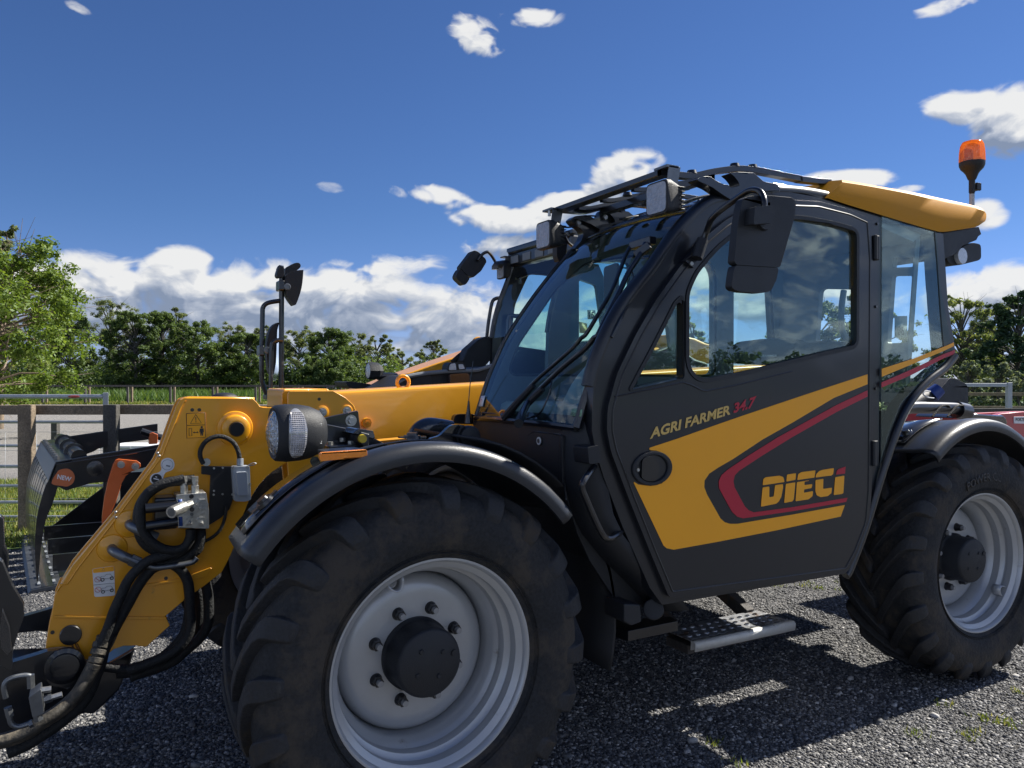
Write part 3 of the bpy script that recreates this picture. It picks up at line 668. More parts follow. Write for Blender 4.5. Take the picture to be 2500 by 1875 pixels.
# black printed border of the glass
edge = [Vector(r[-1]) for r in rows]; MB().tube(edge, .009, 8, 0).build('windscreen_seal', BLK, TH)
edge = [Vector(r[0]) for r in rows]; MB().tube(edge, .016, 8, 0).build('windscreen_seal', BLK, TH)
edge = [Vector(v) for v in rows[0]]; MB().tube(edge, .012, 8, 0).build('windscreen_seal', BLK, TH)
# roof cross member and roof hatch behind it
def rows_band(i0, i1, k0, k1, off=.004):
    return [[tuple(Vector(rows[i][k]) + Vector((-.5, 0, .85)) * off) for k in range(k0, k1 + 1)] for i in range(i0, i1 + 1)]
NI = len(rows)
BND = mat('black_frit', (.012, .013, .014), .25, 0, .5)
ii = [i for i, (x, z) in enumerate(WSC) if z > 2.10]
def xi(x): return min(range(NI), key=lambda i: abs(WSC[i][0] - x))
MB().grid(rows_band(xi(1.10), xi(1.16), 0, nW)).build('roof_bar', BND, TH, solid=.012)
MB().grid(rows_band(xi(1.11), NI - 1, nW - 1, nW)).build('roof_bar', BND, TH, solid=.012)
MB().grid(rows_band(xi(1.11), NI - 1, 0, 1)).build('roof_bar', BND, TH, solid=.012)
for k in (4, 7, 10):
    r_ = [[tuple(Vector(rows[i][k]) + Vector((-.5, dy, .85)) * .004 + Vector((0, dy, 0))) for dy in (-.016, .016)] for i in range(xi(1.13), NI)]
    MB().grid(r_).build('roof_bar', BND, TH, solid=.01)
MB().box((1.546, (YD + YF) / 2 + .02, 2.210), (.16, YF - YD - .03, .035)).build('roof_bar', BLK, TH, bev=.006)
# wipers
def wiper(px_pts, r, name, flat=0):
    pts = [WS(px, py, .035) for px, py in px_pts]
    return MB().tube(pts, r, 10, 4).build(name, BLK, TH)
w1 = wiper(KF([(470, 715), (600, 560), (720, 430), (850, 320), (1000, 190), (1060, 120)]) + KJ([(830, 1230), (920, 1080), (990, 960), (1040, 830), (1090, 700), (1135, 635)]), .008, 'wiper_arm')
w2 = wiper(KF([(530, 735), (660, 590), (790, 460), (920, 340), (1080, 210), (1160, 120)]) + KJ([(905, 1245), (960, 1130), (1040, 970), (1100, 840), (1170, 730), (1215, 640)]), .010, 'wiper_arm')
for a_, b_, rr in ((KF([(465, 715)])[0], KF([(700, 470)])[0], .017), (KF([(525, 740)])[0], KF([(770, 500)])[0], .017)):
    MB().tube([WS(*a_, .03), WS((a_[0] + b_[0]) / 2, (a_[1] + b_[1]) / 2, .036), WS(*b_, .035)], rr, 8, 3, rf=lambda t: 1 - .35 * t).build('wiper_cover', PLA, TH)
c = WS(*KJ([(1180, 650)])[0], .03)
MB().bar(WS(*KJ([(1120, 650)])[0], .03), WS(*KJ([(1260, 610)])[0], .03), .035, .03).bar(WS(*KJ([(1150, 720)])[0], .035), WS(*KJ([(1250, 650)])[0], .035), .03, .03).build('wiper_bracket', BLK, TH, bev=.004)
MB().tube([WS(*p_, .03) for p_ in KJ([(1060, 795), (1090, 800), (1125, 830), (1130, 870), (1110, 950), (1080, 1000)])], .003, 6, 4).build('washer_hose', BLK, TH)
MB().tube([WS(*p_, .035) for p_ in KF([(840, 430), (830, 500), (790, 610), (740, 690), (650, 720)])], .0035, 6, 4).build('washer_hose', BLK, TH)
blade = [WS(*p_, .018) for p_ in KJ([(1590, 320), (1520, 420), (1440, 520), (1350, 640), (1290, 720), (1220, 830), (1150, 950), (1070, 1120), (1010, 1240)])]
MB().tube([v + Vector((0, .03, 0)) for v in blade], .007, 6, 3).build('wiper_blade', BLK, TH)
# stickers on the glass
def stick_ws(pts, m, name): 
    P_ = [WS(*p_, .010) for p_ in pts]; return MB().add(P_, [(0, 1, 2, 3)]).build(name, m, TH, solid=.001, sa=0)
s1 = stick_ws(KF([(252, 533), (282, 530), (262, 612), (232, 612)]), WHT, 'windscreen_sticker')
GRN = mat('green_sticker', (.22, .38, .24), .5)
s2 = stick_ws(KF([(955, 632), (1035, 638), (1025, 692), (943, 684)]), GRN, 'windscreen_sticker')
Q = [WS(*p_, .0115) for p_ in KF([(948, 680), (1022, 687), (953, 660), (1027, 664)])]
text_mesh('QC PASSED', Q, BLK, 'sticker_lettering', s2, thick=.0)
c = WS(*KF([(255, 577)])[0], .0115); MB().lathe([(.009, 0), (.012, 0)], (0, 0, 0), 'Y', 20).build('sticker_mark', mat('sticker_red', (.5, .1, .08), .5), s1) if False else None
mb = MB(); vs = [];
for k in range(20):
    a = 2 * math.pi * k / 20; vs += [c + Vector((0, .008 * math.cos(a), .011 * math.sin(a))), c + Vector((0, .0065 * math.cos(a), .009 * math.sin(a)))]
mb.add(vs, [(2 * k, 2 * k + 1, (2 * k + 3) % 40, (2 * k + 2) % 40) for k in range(20)]); mb.build('sticker_mark', mat('sticker_red', (.5, .1, .08), .5), s1, sa=0)
# ---------------------------------------------------------------- interior
seat = empty('seat', (2.05, .55, .62), None, None) if False else None
sx = U(1915, 820, .55)
back = MB()
bx = 2.082
prof = [(-.21, 1.05), (-.235, 1.3), (-.23, 1.5), (-.2, 1.585), (-.14, 1.62), (0, 1.635), (.14, 1.62), (.2, 1.585), (.23, 1.5), (.235, 1.3), (.21, 1.05)]
mbk = MB().poly(prof, 0, 1); mbk.v = [(bx + v[1] * .11 + (v[2] - 1.05) * .22, 0.430 + v[0], v[2]) for v in mbk.v]
sb = mbk.build('seat', mat('seat_cloth', (.05, .055, .062), .85, 0, 0, .1, 10, bump=.4, bscale=300), TH, bev=.03, seg=4)
cush = MB().box((1.890, 0.430, 1.048), (.46, .48, .13)).build('cushion', MATS['seat_cloth'], sb, bev=.04, seg=4)
SL = mat('seat_logo', (.6, .62, .64), .6)
# seat lettering on the side of the backrest facing the door
def SQ(p_, y=.21): return U(p_[0], p_[1], y)
sp_ = MB().poly(rp(PY([(1815, 885), (1822, 855), (1850, 832), (1915, 824), (1965, 832), (1988, 850), (1992, 880), (1960, 893)], .24), .02, 4), .24, .36).build('backrest_side', MATS['seat_cloth'], sb, bev=.02, seg=3)
text_mesh('GRAMMER', [SQ(p_, .238) for p_ in KE([(1118, 1552), (1250, 1552), (1120, 1535), (1252, 1535)])], SL, 'seat_lettering', sb, thick=0, offset=.01, shear=.2)
# steering column, wheel and dash
dash = MB()
MB().tube([(0.724, 0.430, 1.019), (0.896, 0.430, 1.230), (0.972, 0.430, 1.325)], .07, 16, 3, rf=lambda t: 1.1 - .3 * t).build('steering_column', GRI, TH)
sw = MB(); cc = Vector((1.030, 0.430, 1.364)); ax = Vector((-.55, 0, -.83)); uu = Vector((0, 1, 0)); vv = ax.cross(uu)
sw.tube([cc + (uu * math.cos(a) + vv * math.sin(a)) * .19 for a in np.linspace(0, 2 * math.pi, 33)], .014, 8, 0)
for a in (0.3, 2.4, 4.5): sw.bar(cc + ax * .02, cc + (uu * math.cos(a) + vv * math.sin(a)) * .185, .03, .012)
sw.cyl(cc + ax * .04, cc - ax * .02, .05, .04, 20)
sw.build('steering_wheel', PLA, TH, sa=40)
hood = MB(); 
d1 = [WS(*p_, 0) for p_ in KF([(540, 400), (590, 270), (760, 145), (870, 200), (890, 270)])]
rowsd = []
for t in np.linspace(0, 1, 9):
    zz = 1.22 + .34 * math.sin(t * math.pi * .5) ** .7; xx = 0.724 + .24 * t
    hw = .19 - .07 * t ** 3
    rowsd.append([(xx + .05 * (1 - math.cos(s_)), 0.382 + hw * math.sin(s_) * 1.0, zz - .10 * (1 - math.cos(s_))) for s_ in np.linspace(-1.35, 1.35, 11)])
MB().grid(rowsd).build('instrument_hood', mat('hood_grey', (.34, .37, .40), .5), TH, solid=.01, sa=60)
MB().box((.80, .46, 1.27), (.30, .74, .16)).build('dashboard', MATS['hood_grey'], TH, bev=.03)
MB().box((1.125, 0.669, 1.306), (.5, .14, .14)).build('side_console', GRI, TH, bev=.03)
MB().tube([(1.250, 0.669, 1.364), (1.269, 0.660, 1.478), (1.250, 0.650, 1.555)], .014, 10, 3, rf=lambda t: 1 + t * .7).build('joystick', PLA, TH)
mirv = MB().poly(rp([(0, 0), (.11, .01), (.10, .2), (.01, .19)], .02), 0, .015)
A = WS(*KL([(880, 1240)])[0], 0); mirv.v = [(A.x + .10 + v[1], A.y + v[0] * .9, A.z - .02 - v[2]) for v in mirv.v]
mirv.build('interior_mirror', GLS if False else GRI, TH, bev=.004)
# ---------------------------------------------------------------- yellow roof
def roofrow(bot, top, n=20):
    o = []
    for t in np.linspace(0, 1, n): 
        o.append((at(bot, t), at(top, t)))
    return o
def at(pl, t):
    L_ = [0]
    for a, b in zip(pl[:-1], pl[1:]): L_.append(L_[-1] + math.hypot(b[0] - a[0], b[1] - a[1]))
    s_ = t * L_[-1]
    for i in range(len(pl) - 1):
        if s_ <= L_[i + 1] + 1e-9:
            u = (s_ - L_[i]) / max(1e-9, L_[i + 1] - L_[i]); return (pl[i][0] + (pl[i + 1][0] - pl[i][0]) * u, pl[i][1] + (pl[i + 1][1] - pl[i][1]) * u)
    return pl[-1]
bot_ = KG([(278, 733), (450, 790), (700, 868), (1050, 975), (1320, 1052), (1420, 1068), (1560, 1050), (1690, 1030), (1752, 1020), (1768, 1016)])
mid_ = KG([(290, 690), (480, 712), (740, 755), (1040, 830), (1290, 920), (1440, 950), (1590, 965), (1712, 975), (1762, 985), (1770, 1008)])
top_ = KG([(338, 572), (500, 598), (740, 640), (1050, 692), (1300, 744), (1450, 775), (1590, 806), (1690, 838), (1742, 880), (1766, 960)])
rows_r = []
yc = (YD + YF) / 2
bb, mm3, tt3 = [crom([Vector(v) for v in [U(*q_, yy) for q_ in L3]], 3) for L3, yy in ((bot_, YD - .01), (mid_, YD + .004), (top_, YD + .06))]
for i_, (b, m_, p) in enumerate(zip(bb, mm3, tt3)):
    f = max(0, (i_ - 20) / (len(bb) - 21)); k3 = 1 - .05 * f * f
    half = [(b.x, YD - .008, b.z), (b.x * .5 + m_.x * .5, YD - .012, b.z * .5 + m_.z * .5), (m_.x, YD - .014, m_.z), (m_.x * .3 + p.x * .7, YD - .008, m_.z * .3 + p.z * .7), (m_.x * .06 + p.x * .94, YD + .012, m_.z * .08 + p.z * .92), (p.x, YD + .07, p.z + .004), (p.x, YD + .16, p.z + .006 * (1 - f)), (p.x, yc - .1, p.z + .018 * (1 - f))]
    half = [(x, yc + (y - yc) * k3, z) for x, y, z in half]
    rows_r.append(half + [(q_[0], 2 * yc - q_[1], q_[2]) for q_ in half[::-1]])
rfm = MB().grid(rows_r); rfm.f.append(tuple(range(len(rfm.v) - 16, len(rfm.v)))); rfm.f.append(tuple(range(16)))
roof = rfm.build('roof', YRF, TH, sa=38)
rt = PY(KG([(1385, 1085), (1420, 1072), (1770, 1018), (1795, 1090), (1765, 1112), (1745, 1150), (1700, 1168), (1610, 1205), (1540, 1290), (1440, 1332), (1395, 1337)]), YD)
tl_ = MB().poly(rt, YD + .0, YD + .87).build('roof_rear_trim', PLA, TH, bev=.012)
nl = PY(KG([(275, 700), (290, 640), (335, 570), (350, 590), (300, 720)]), YD)
# rear work lamp
lb = U(*KG([(1660, 1280)])[0], YD + .02); 
MB().poly(rp(PY(KG([(1445, 1330), (1540, 1250), (1700, 1172), (1788, 1190), (1790, 1330), (1760, 1350), (1620, 1385), (1560, 1398), (1480, 1380)]), YD + .02), .02, 3), YD + .02, YD + .12).build('rear_lamp_housing', PLA, TH, bev=.008)
lc = U(*KG([(1585, 1308)])[0], YD + .012); rr = (U(*KG([(1630, 1308)])[0], YD).x - U(*KG([(1540, 1308)])[0], YD).x) / 2; rzz = abs(U(*KG([(1585, 1230)])[0], YD).z - U(*KG([(1585, 1386)])[0], YD).z) / 2
lens_m = mat('lamp_lens', (.55, .58, .62), .15, .3, .6, .25, 60, bump=.6, bscale=150)
MB().poly(ell(lc.x, lc.z, rr, rzz), YD + .0, YD + .03).build('rear_lamp_lens', lens_m, TH, bev=.006)
# beacon on its stalk
def BP(px, py): return U(px, py, .15)
bz = lambda yy: BP(2373, yy).z
bxx = BP(2373, 430).x; k_ = (BP(2400, 430).x - BP(2346, 430).x) / 54
k_ = .00171
def lz(prof, name, m, parent, sa=40):
    return MB().lathe([(r * k_, bz(py)) for r, py in prof], (bxx, .15, 0), 'Z', 32).build(name, m, parent, sa=sa)
bec = lz([(7.0, 507), (7.0, 470), (8.5, 470), (8.5, 440), (11, 438), (17, 425), (22, 419), (30, 412), (34, 404), (34.5, 396)], 'beacon', PLA, TH)
lz([(34.5, 396), (34.6, 390), (33.5, 370), (31, 355), (26, 347), (14, 344), (0, 343)], 'beacon_lens', AMB, bec, 60)
lz([(0, 393), (24, 393), (24, 388), (20, 386), (20, 358), (14, 352), (0, 351)], 'beacon_bulb', mat('beacon_inside', (.5, .16, .02), .4), bec)
lz([(7.2, 508), (7.2, 474)], 'beacon_pole', GALV, bec)
bw = Vector((bxx, .15, bz(455))); MB().box(bw + Vector((.03, -.005, 0)), (.035, .03, .035)).cyl(bw + Vector((.03, 0, .01)), bw + Vector((.065, 0, .02)), .006, n=8).cyl(bw + Vector((.03, 0, -.012)), bw + Vector((.07, 0, -.012)), .003, n=8).build('wing_screw', PLA, bec, bev=.003)
# ---------------------------------------------------------------- roof guard (bars over the glass roof)
YG0, YG1 = YD + .10, YF - .03
gp = [U(*p_, YG0) for p_ in KJ([(1265, 118), (1400, 135), (1490, 140), (1620, 112), (1780, 92), (1900, 100), (2050, 128), (2212, 160)]) + KG([(0, 558), (290, 588)])]
def flatbar(pts, w, h, name, parent, smooth=3):
    pts = crom([Vector(p_) for p_ in pts], smooth); rows_ = []
    for i, p_ in enumerate(pts):
        t = (pts[min(i + 1, len(pts) - 1)] - pts[max(i - 1, 0)]).normalized(); sdv = t.cross(Vector((0, 0, 1))).normalized(); u_ = sdv.cross(t)
        rows_.append([p_ + sdv * a * w / 2 + u_ * b * h / 2 for a, b in ((-1, -1), (1, -1), (1, 1), (-1, 1), (-1, -1))])
    return MB().grid(rows_).build(name, BLK, parent, bev=.003)
gd0 = flatbar(gp, .035, .022, 'roof_guard', TH)
gpf = [Vector((p_.x, YG1, p_.z)) for p_ in gp]
flatbar(gpf, .035, .022, 'guard_bar', gd0)
for yy in (.38, .60, .78):
    flatbar([Vector((p_.x, yy, p_.z + .008)) for p_ in gp[1:]], .022, .018, 'guard_bar', gd0)
flatbar([Vector((gp[0].x + .02, y, gp[0].z - .0)) for y in (YG0 - .0, .4, .7, YG1)], .05, .022, 'guard_bar', gd0)
flatbar([Vector((gp[3].x, y, gp[3].z - .02)) for y in (YG0 - .0, .4, .7, YG1)], .04, .03, 'guard_bar', gd0)
for i_ in (2, 4, 5):
    for yy in (YG0, .5, YG1):
        p_ = gp[i_]; MB().cyl((p_.x, yy, p_.z + .008), (p_.x, yy, p_.z + .022), .022, .017, 16).build('guard_bolt', BLK, gd0, sa=30)
# cast guard brackets, near side and far side
br = KM([(545, 265), (640, 225), (735, 225), (830, 290), (1020, 378), (1135, 355), (1120, 300), (1060, 225), (1000, 180), (1100, 165), (1330, 178), (1390, 235), (1460, 295), (1640, 330), (1685, 385), (1670, 410), (1480, 425), (1400, 430), (1180, 460), (1020, 545), (900, 470), (760, 370), (600, 300)])
for yy in (YD - .012, YF - .07):
    MB().poly(rp(PY(br, YD - .01), .008, 2), yy, yy + .05).build('guard_bracket', BLK, gd0, bev=.008)
# front Y bracket on the far side, seen against the sky
yb = KL([(470, 770), (530, 720), (700, 700), (780, 860), (840, 870), (880, 810), (860, 720), (900, 640), (1050, 600), (1170, 600), (1215, 640), (1215, 700), (1180, 720), (1190, 820), (1060, 850), (900, 930), (750, 1060), (590, 1170), (530, 1150), (620, 1050), (650, 960), (620, 890), (520, 830)])
MB().poly(rp(PY(yb, YF - .02), .008, 2), YF - .045, YF + .0).build('guard_bracket', BLK, gd0, bev=.006)
for p_ in KL([(970, 722), (1137, 712), (610, 795)]):
    c = U(*p_, YF - .047); MB().cyl(c, c - Vector((0, .012, 0)), .012, n=6).build('guard_bolt', STL, gd0, sa=30)
MB().tube([U(*p_, YF - .05) for p_ in KL([(350, 770), (370, 820), (430, 855), (540, 850), (640, 800), (720, 710), (850, 705)])], .004, 6, 4).build('lamp_cable', BLK, gd0)
MB().tube([U(*p_, YF - .25) for p_ in KL([(1180, 750), (1300, 725), (1420, 710), (1540, 745), (1700, 745)])], .006, 6, 4).build('lamp_cable', BLK, gd0)
# work lamps on the guard
def worklamp(o, sc=1):
    # o: centre of lens face; faces -X, tilted slightly down
    o = Vector(o); h = .062 * sc; wl = MB(); lp = rp([(-h, -h), (h, -h), (h, h), (-h, h)], .022 * sc, 3)
    st_ = [(0, 1.0), (.020, 1.02), (.028, .98), (.085, .72)]
    n = len(lp); vs = [(o.x + d * sc, o.y + a * k, o.z + b * k) for d, k in st_ for a, b in lp]
    wl.add(vs, [(i * n + j, i * n + (j + 1) % n, (i + 1) * n + (j + 1) % n, (i + 1) * n + j) for i in range(len(st_) - 1) for j in range(n)] + [tuple(range(n)), tuple(3 * n + j for j in range(n))])
    for kz in (-.040, -.024, -.008, .008, .024, .04): wl.box((o.x + .062 * sc, o.y, o.z + kz * sc), (.06 * sc, .105 * sc, .004 * sc))
    l0 = wl.build('work_lamp', PLA, TH, bev=.002, sa=35)
    lp2 = rp([(-h * .88, -h * .88), (h * .88, -h * .88), (h * .88, h * .88), (-h * .88, h * .88)], .02 * sc, 3)
    MB().add([(o.x - .003, o.y + a, o.z + b) for a, b in lp2] + [(o.x + .004, o.y + a, o.z + b) for a, b in lp2], [tuple(range(len(lp2)))] + [(j, (j + 1) % len(lp2), (j + 1) % len(lp2) + len(lp2), j + len(lp2)) for j in range(len(lp2))]).build('lamp_lens', lens2, l0, sa=30)
    MB().poly(rp([(o.x + .02, o.z + h * .8), (o.x + .07, o.z + h * .8), (o.x + .085, o.z + h * 1.9), (o.x + .03, o.z + h * 1.9)], .006), o.y - .035, o.y - .031).poly([(o.x + .02, o.z + h * 1.8), (o.x + .075, o.z + h * 1.8), (o.x + .075, o.z + h * 1.95), (o.x + .02, o.z + h * 1.95)], o.y - .035, o.y + .04).build('lamp_bracket', DST, l0, bev=.001)
    return l0
lens2 = mat('work_lamp_lens', (.32, .34, .38), .22, .2, .4, .3, 50, bump=.4, bscale=120, dirt=(.25, .13, .06), dirtamt=.05, dscale=20)
for (px, py, yy) in ((1603, 484, YG0 - .01), (1326, 574, YG1 + .02)):
    worklamp(U(px, py, yy))
for (px, py, yy) in ((1621, 417, YG0), (1341, 521, YG1)):
    c = U(px, py, yy); MB().cyl(c - Vector((0, 0, .012)), c + Vector((0, 0, .012)), .007, .006, 8).build('guard_bolt', STL, gd0, sa=30)
# big mirror, near side
MY = -.32
mo = KM([(1180, 540), (1215, 510), (1260, 490), (1500, 478), (1840, 508), (1890, 545), (1902, 600), (1885, 760), (1700, 1400), (1690, 1440), (1655, 1455), (1100, 1420), (1065, 1375), (1085, 1150), (1110, 900), (1150, 650)])
mir = MB().poly(rp(PY(mo, MY), .006, 2), MY, MY + .03).build('mirror', PLA, TH, bev=.012, seg=4)
MB().poly(PY(KM([(1215, 530), (1840, 530), (1870, 600), (1650, 1420), (1110, 1400)]), MY + .03), MY + .030, MY + .033).build('mirror_pane', MIRR, mir, sa=30)
mo2 = KE([(935, 846), (1262, 866), (1266, 885), (1250, 960), (1210, 1040), (1170, 1055), (1120, 1060), (980, 1050), (925, 1035), (905, 1012), (912, 950), (922, 880)])
MB().poly(rp(PY(mo2, MY), .006, 2), MY, MY + .03).build('lower_mirror', PLA, mir, bev=.012, seg=4)
bxp = PY(KM([(1315, 640), (1520, 625), (1555, 625), (1608, 680), (1545, 840), (1550, 860), (1300, 880), (1298, 850)]), MY - .03)
MB().poly(rp(bxp, .006, 2), MY - .04, MY + .01).build('mirror_clamp', PLA, mir, bev=.006)
cc_ = U(*KM([(1455, 810)])[0], MY); MB().cyl((cc_.x, MY + .002, cc_.z), (cc_.x, MY - .012, cc_.z), .038, .034, 28).build('mirror_joint', PLA, mir, sa=30)
arm = [U(*p_, yy) for p_, yy in zip(KM([(650, 1090), (690, 980), (720, 890), (760, 800), (860, 700), (1000, 595), (1120, 510), (1230, 435), (1330, 410), (1410, 432), (1455, 500), (1468, 560), (1472, 650)]), (-.04, -.05, -.07, -.10, -.14, -.18, -.22, -.26, -.29, -.315, -.33, -.34, -.345))]
MB().tube(arm, .011, 12, 4).build('mirror_arm', BLK, mir)
MB().tube([U(*p_, -.045) for p_ in KM([(640, 1080), (600, 1200), (560, 1330)])], .021, 12, 2).build('arm_clamp', PLA, mir)
MB().poly(rp(PY(KM([(380, 1370), (480, 1290), (640, 1240), (560, 1400), (500, 1470)]), YD - .02), .005), YD - .03, YD).build('arm_plate', CAB, mir, bev=.003)
c = U(*KM([(479, 1404)])[0], YD - .03); MB().cyl(c, c - Vector((0, .006, 0)), .0075, n=16).build('arm_bolt', STL, mir, sa=30)
# round mirror beside the far lamp
MB().poly(rp(PY(KL([(300, 1060), (340, 970), (440, 950), (455, 1000), (420, 1240), (370, 1310), (330, 1330), (300, 1250)]), YF + .15), .01), YF + .13, YF + .17).build('side_mirror', PLA, TH, bev=.01)
MB().tube([U(*p_, YF + .13) for p_ in KL([(440, 980), (480, 1060), (540, 1110)])], .007, 8, 2).build('mirror_arm', BLK, TH)
# ---------------------------------------------------------------- boom
YB = 1.02
bt = U(500, 955, YB).z
bm0 = PY(KO([(300, 190), (440, 190), (1500, 140)]), YB)
bz0 = bm0[1][1]; bz1 = bm0[2][1] + .008
sl_ = (bz1 - bz0) / (bm0[2][0] - bm0[1][0])
x0, x1 = bm0[0][0] - .1, 2.9
zt = lambda x: bz0 + (x - bm0[1][0]) * sl_ + .008
# box section boom with rounded upper and lower edges
sec = [(0, -.30), (.0, -.02), (.006, -.006), (.02, 0), (.28, 0), (.294, -.006), (.30, -.02), (.30, -.30), (.27, -.33), (.03, -.33)]
MB().grid([[(x, YB + a, zt(x) + b) for a, b in sec + [sec[0]]] for x in (x0, .2, .6, 1.2, x1)]).build('boom', YEL, TH, sa=25, bev=.002)
bm_ = TH.children[-1]
MB().grid([[(x, YB - .004 + a, zt(x) - .22 + b) for a, b in ((.0, -.008), (-.006, 0), (0, .008))] for x in (x0, x1)]).build('weld_seam', YEL, bm_, sa=60)
# inner/outer section step
MB().grid([[(x, YB - .012 + a * 1.08, zt(x) + .010 + b * 1.05) for a, b in sec + [sec[0]]] for x in (.98, x1)]).build('outer_boom', YEL, bm_, bev=.004, sa=25)
# lifting eye
ec = U(*KO([(897, 105)])[0], YB + .10); 
r_o = (U(*KO([(957, 105)])[0], YB + .10).x - U(*KO([(837, 105)])[0], YB + .10).x) / 2
ry_ = .040
ring = [ec + Vector((math.cos(a) * r_o * .77, 0, math.sin(a) * r_o * .77)) for a in np.linspace(0, 2 * math.pi, 33)]
eye = MB().tube(ring, r_o * .22, 10, 0).cyl(ec - Vector((0, 0, r_o * 1.02)), ec - Vector((0, 0, r_o * .85)), r_o * .62, r_o * .3, 20).box((ec.x, ec.y, ec.z - r_o * 1.06), (.10, .06, .016)).build('lifting_eye', YEL, bm_, sa=50)
c = U(*KO([(612, 418)])[0], YB); MB().cyl(c, c - Vector((0, .014, 0)), .022, .020, 20).cyl(c - Vector((0, .014, 0)), c - Vector((0, .02, 0)), .009, n=6).build('boss', YEL, bm_, sa=35)
# ---------------------------------------------------------------- boom head (goose neck)
YN = .90
gn = PY(KA([(480, 1659), (560, 1520), (870, 1150), (1190, 720), (1240, 620), (1360, 290), (1385, 245), (1410, 230), (1450, 224), (1880, 228), (1955, 232), (1985, 262), (2005, 290), (2040, 298), (2100, 300)]) + KC([(642, 1250), (640, 1150), (655, 1120), (990, 1118), (1085, 1170), (1150, 1230), (1175, 1290), (1185, 1420)]) +
        KO([(520, 640), (400, 700), (200, 740), (20, 880), (5, 720)]) + KA([(2110, 790), (2060, 830), (1990, 910), (1920, 1020), (1870, 1150), (1845, 1280), (1780, 1440), (1740, 1520)]) +
        KB([(1710, 150), (1590, 245), (1440, 350), (1275, 490), (1312, 560), (1130, 725), (1040, 716), (950, 718), (880, 742), (810, 800), (700, 840), (620, 800), (560, 760), (345, 772), (372, 600), (402, 470), (422, 330), (460, 240)]), YN)
gneck = MB().poly(gn, YN, YN + .014).build('boom_head', YEL, TH, bev=.003)
gn2 = [p_ for p_ in gn]
HD = .10
MB().poly(gn, YN + HD, YN + HD + .014).build('head_plate', YEL, gneck, bev=.003)
# front web joining both plates, following the left edge
lp_ = PY(KB([(345, 772), (372, 600), (402, 470), (422, 330), (460, 240)]) + KA([(480, 1640), (560, 1520), (870, 1150), (1190, 720), (1240, 620), (1360, 290), (1385, 245), (1410, 230), (1450, 224), (1700, 226), (1940, 230)]), YN)
lp_ = inset(lp_, .0)
MB().grid([[(x + .012, y, z - .004) for y in (YN + .004, YN + HD + .01)] for x, z in lp_]).build('head_web', YEL, gneck, solid=.014)
# upper box of the head behind the lamp
tb = PY(KC([(525, 1180), (525, 1112), (545, 1100), (850, 1098), (870, 1112), (990, 1118), (640, 1122), (640, 1180)]), YN + .02)
MB().poly(PY(KC([(525, 1250), (525, 1110), (545, 1101), (860, 1099), (870, 1112), (870, 1250)]), YN + .30), YN + .115, YN + .42).build('head_top_box', YEL, gneck, bev=.008)
# edge bead (lighter fold line) of the plate
fold = [U(*p_, YN - .001) for p_ in KB([(440, 300), (480, 240)]) + KA([(520, 1659), (600, 1540), (900, 1150), (1220, 715), (1270, 620), (1395, 300), (1430, 250)])]
MB().tube(fold, .0035, 6, 2).build('weld_seam', YEL, gneck)
# pivot boss with black cap
def boss(px, py, rr_, rc, yb, parent, capm=BLK, dep=.03):
    c = U(px, py, yb); b = MB().lathe([(rr_ * 1.28, 0), (rr_ * 1.22, -.006), (rr_ * 1.02, -.008), (rr_, -.014), (rr_ * .98, -dep), (rr_ * .9, -dep - .004), (rc, -dep - .004), (rc, -.01), (0, -.01)], c, 'Y', 40).build('pivot_boss', YEL, parent, sa=45)
    MB().lathe([(rc, -.008), (rc, -dep - .012), (rc * .9, -dep - .018), (0, -dep - .018)], c, 'Y', 32).build('boss_cap', capm, b, sa=40)
boss(*KA([(1812, 462)])[0], .052, .028, YN, gneck)
c = U(*KB([(545, 630)])[0], YN); MB().lathe([(.034, 0), (.034, -.008), (.031, -.011), (0, -.011)], c, 'Y', 32).build('boss_cap', BLK, gneck, sa=40)
for p_ in KB([(405, 612), (1280, 195), (1580, 150)]) + KA([(1483, 318), (1537, 318)]) + KO([(250, 235)]):
    c = U(*p_, YN); MB().cyl(c + Vector((0, .001, 0)), c - Vector((0, .002, 0)), .0065, n=16).build('plug', BLK, gneck, sa=30)
for p_ in KA([(1215, 650), (1228, 672), (893, 1105), (895, 1145)]):
    c = U(*p_, YN); MB().ball(c - Vector((0, .006, 0)), .005, 8, 6).build('grease_nipple', STL, gneck)
# recessed side strip low on the head
MB().poly(PY(KB([(420, 480), (800, 490), (1275, 492), (1290, 515), (800, 512), (420, 500)]), YN - .002), YN - .006, YN).build('pressed_rib', YEL, gneck, bev=.002)
MB().poly(PY(KB([(1110, 255), (1130, 240), (1380, 200), (1620, 110), (1635, 118), (1600, 170), (1560, 190), (1200, 250), (1170, 262)]), YN - .002), YN - .007, YN).build('side_lug', YEL, gneck, bev=.002)
for (p_, r1) in ((KO([(275, 335)])[0], .026), (KO([(462, 325)])[0], .024)):
    c = U(*p_, YN); MB().lathe([(r1, 0), (r1, -.003), (r1 * .86, -.005), (0, -.005)], c, 'Y', 28).build('bolt_boss', YEL, gneck, sa=30)
    bolt(c - Vector((0, .004, 0)), (0, -1, 0), .011, .012, STL, gneck)
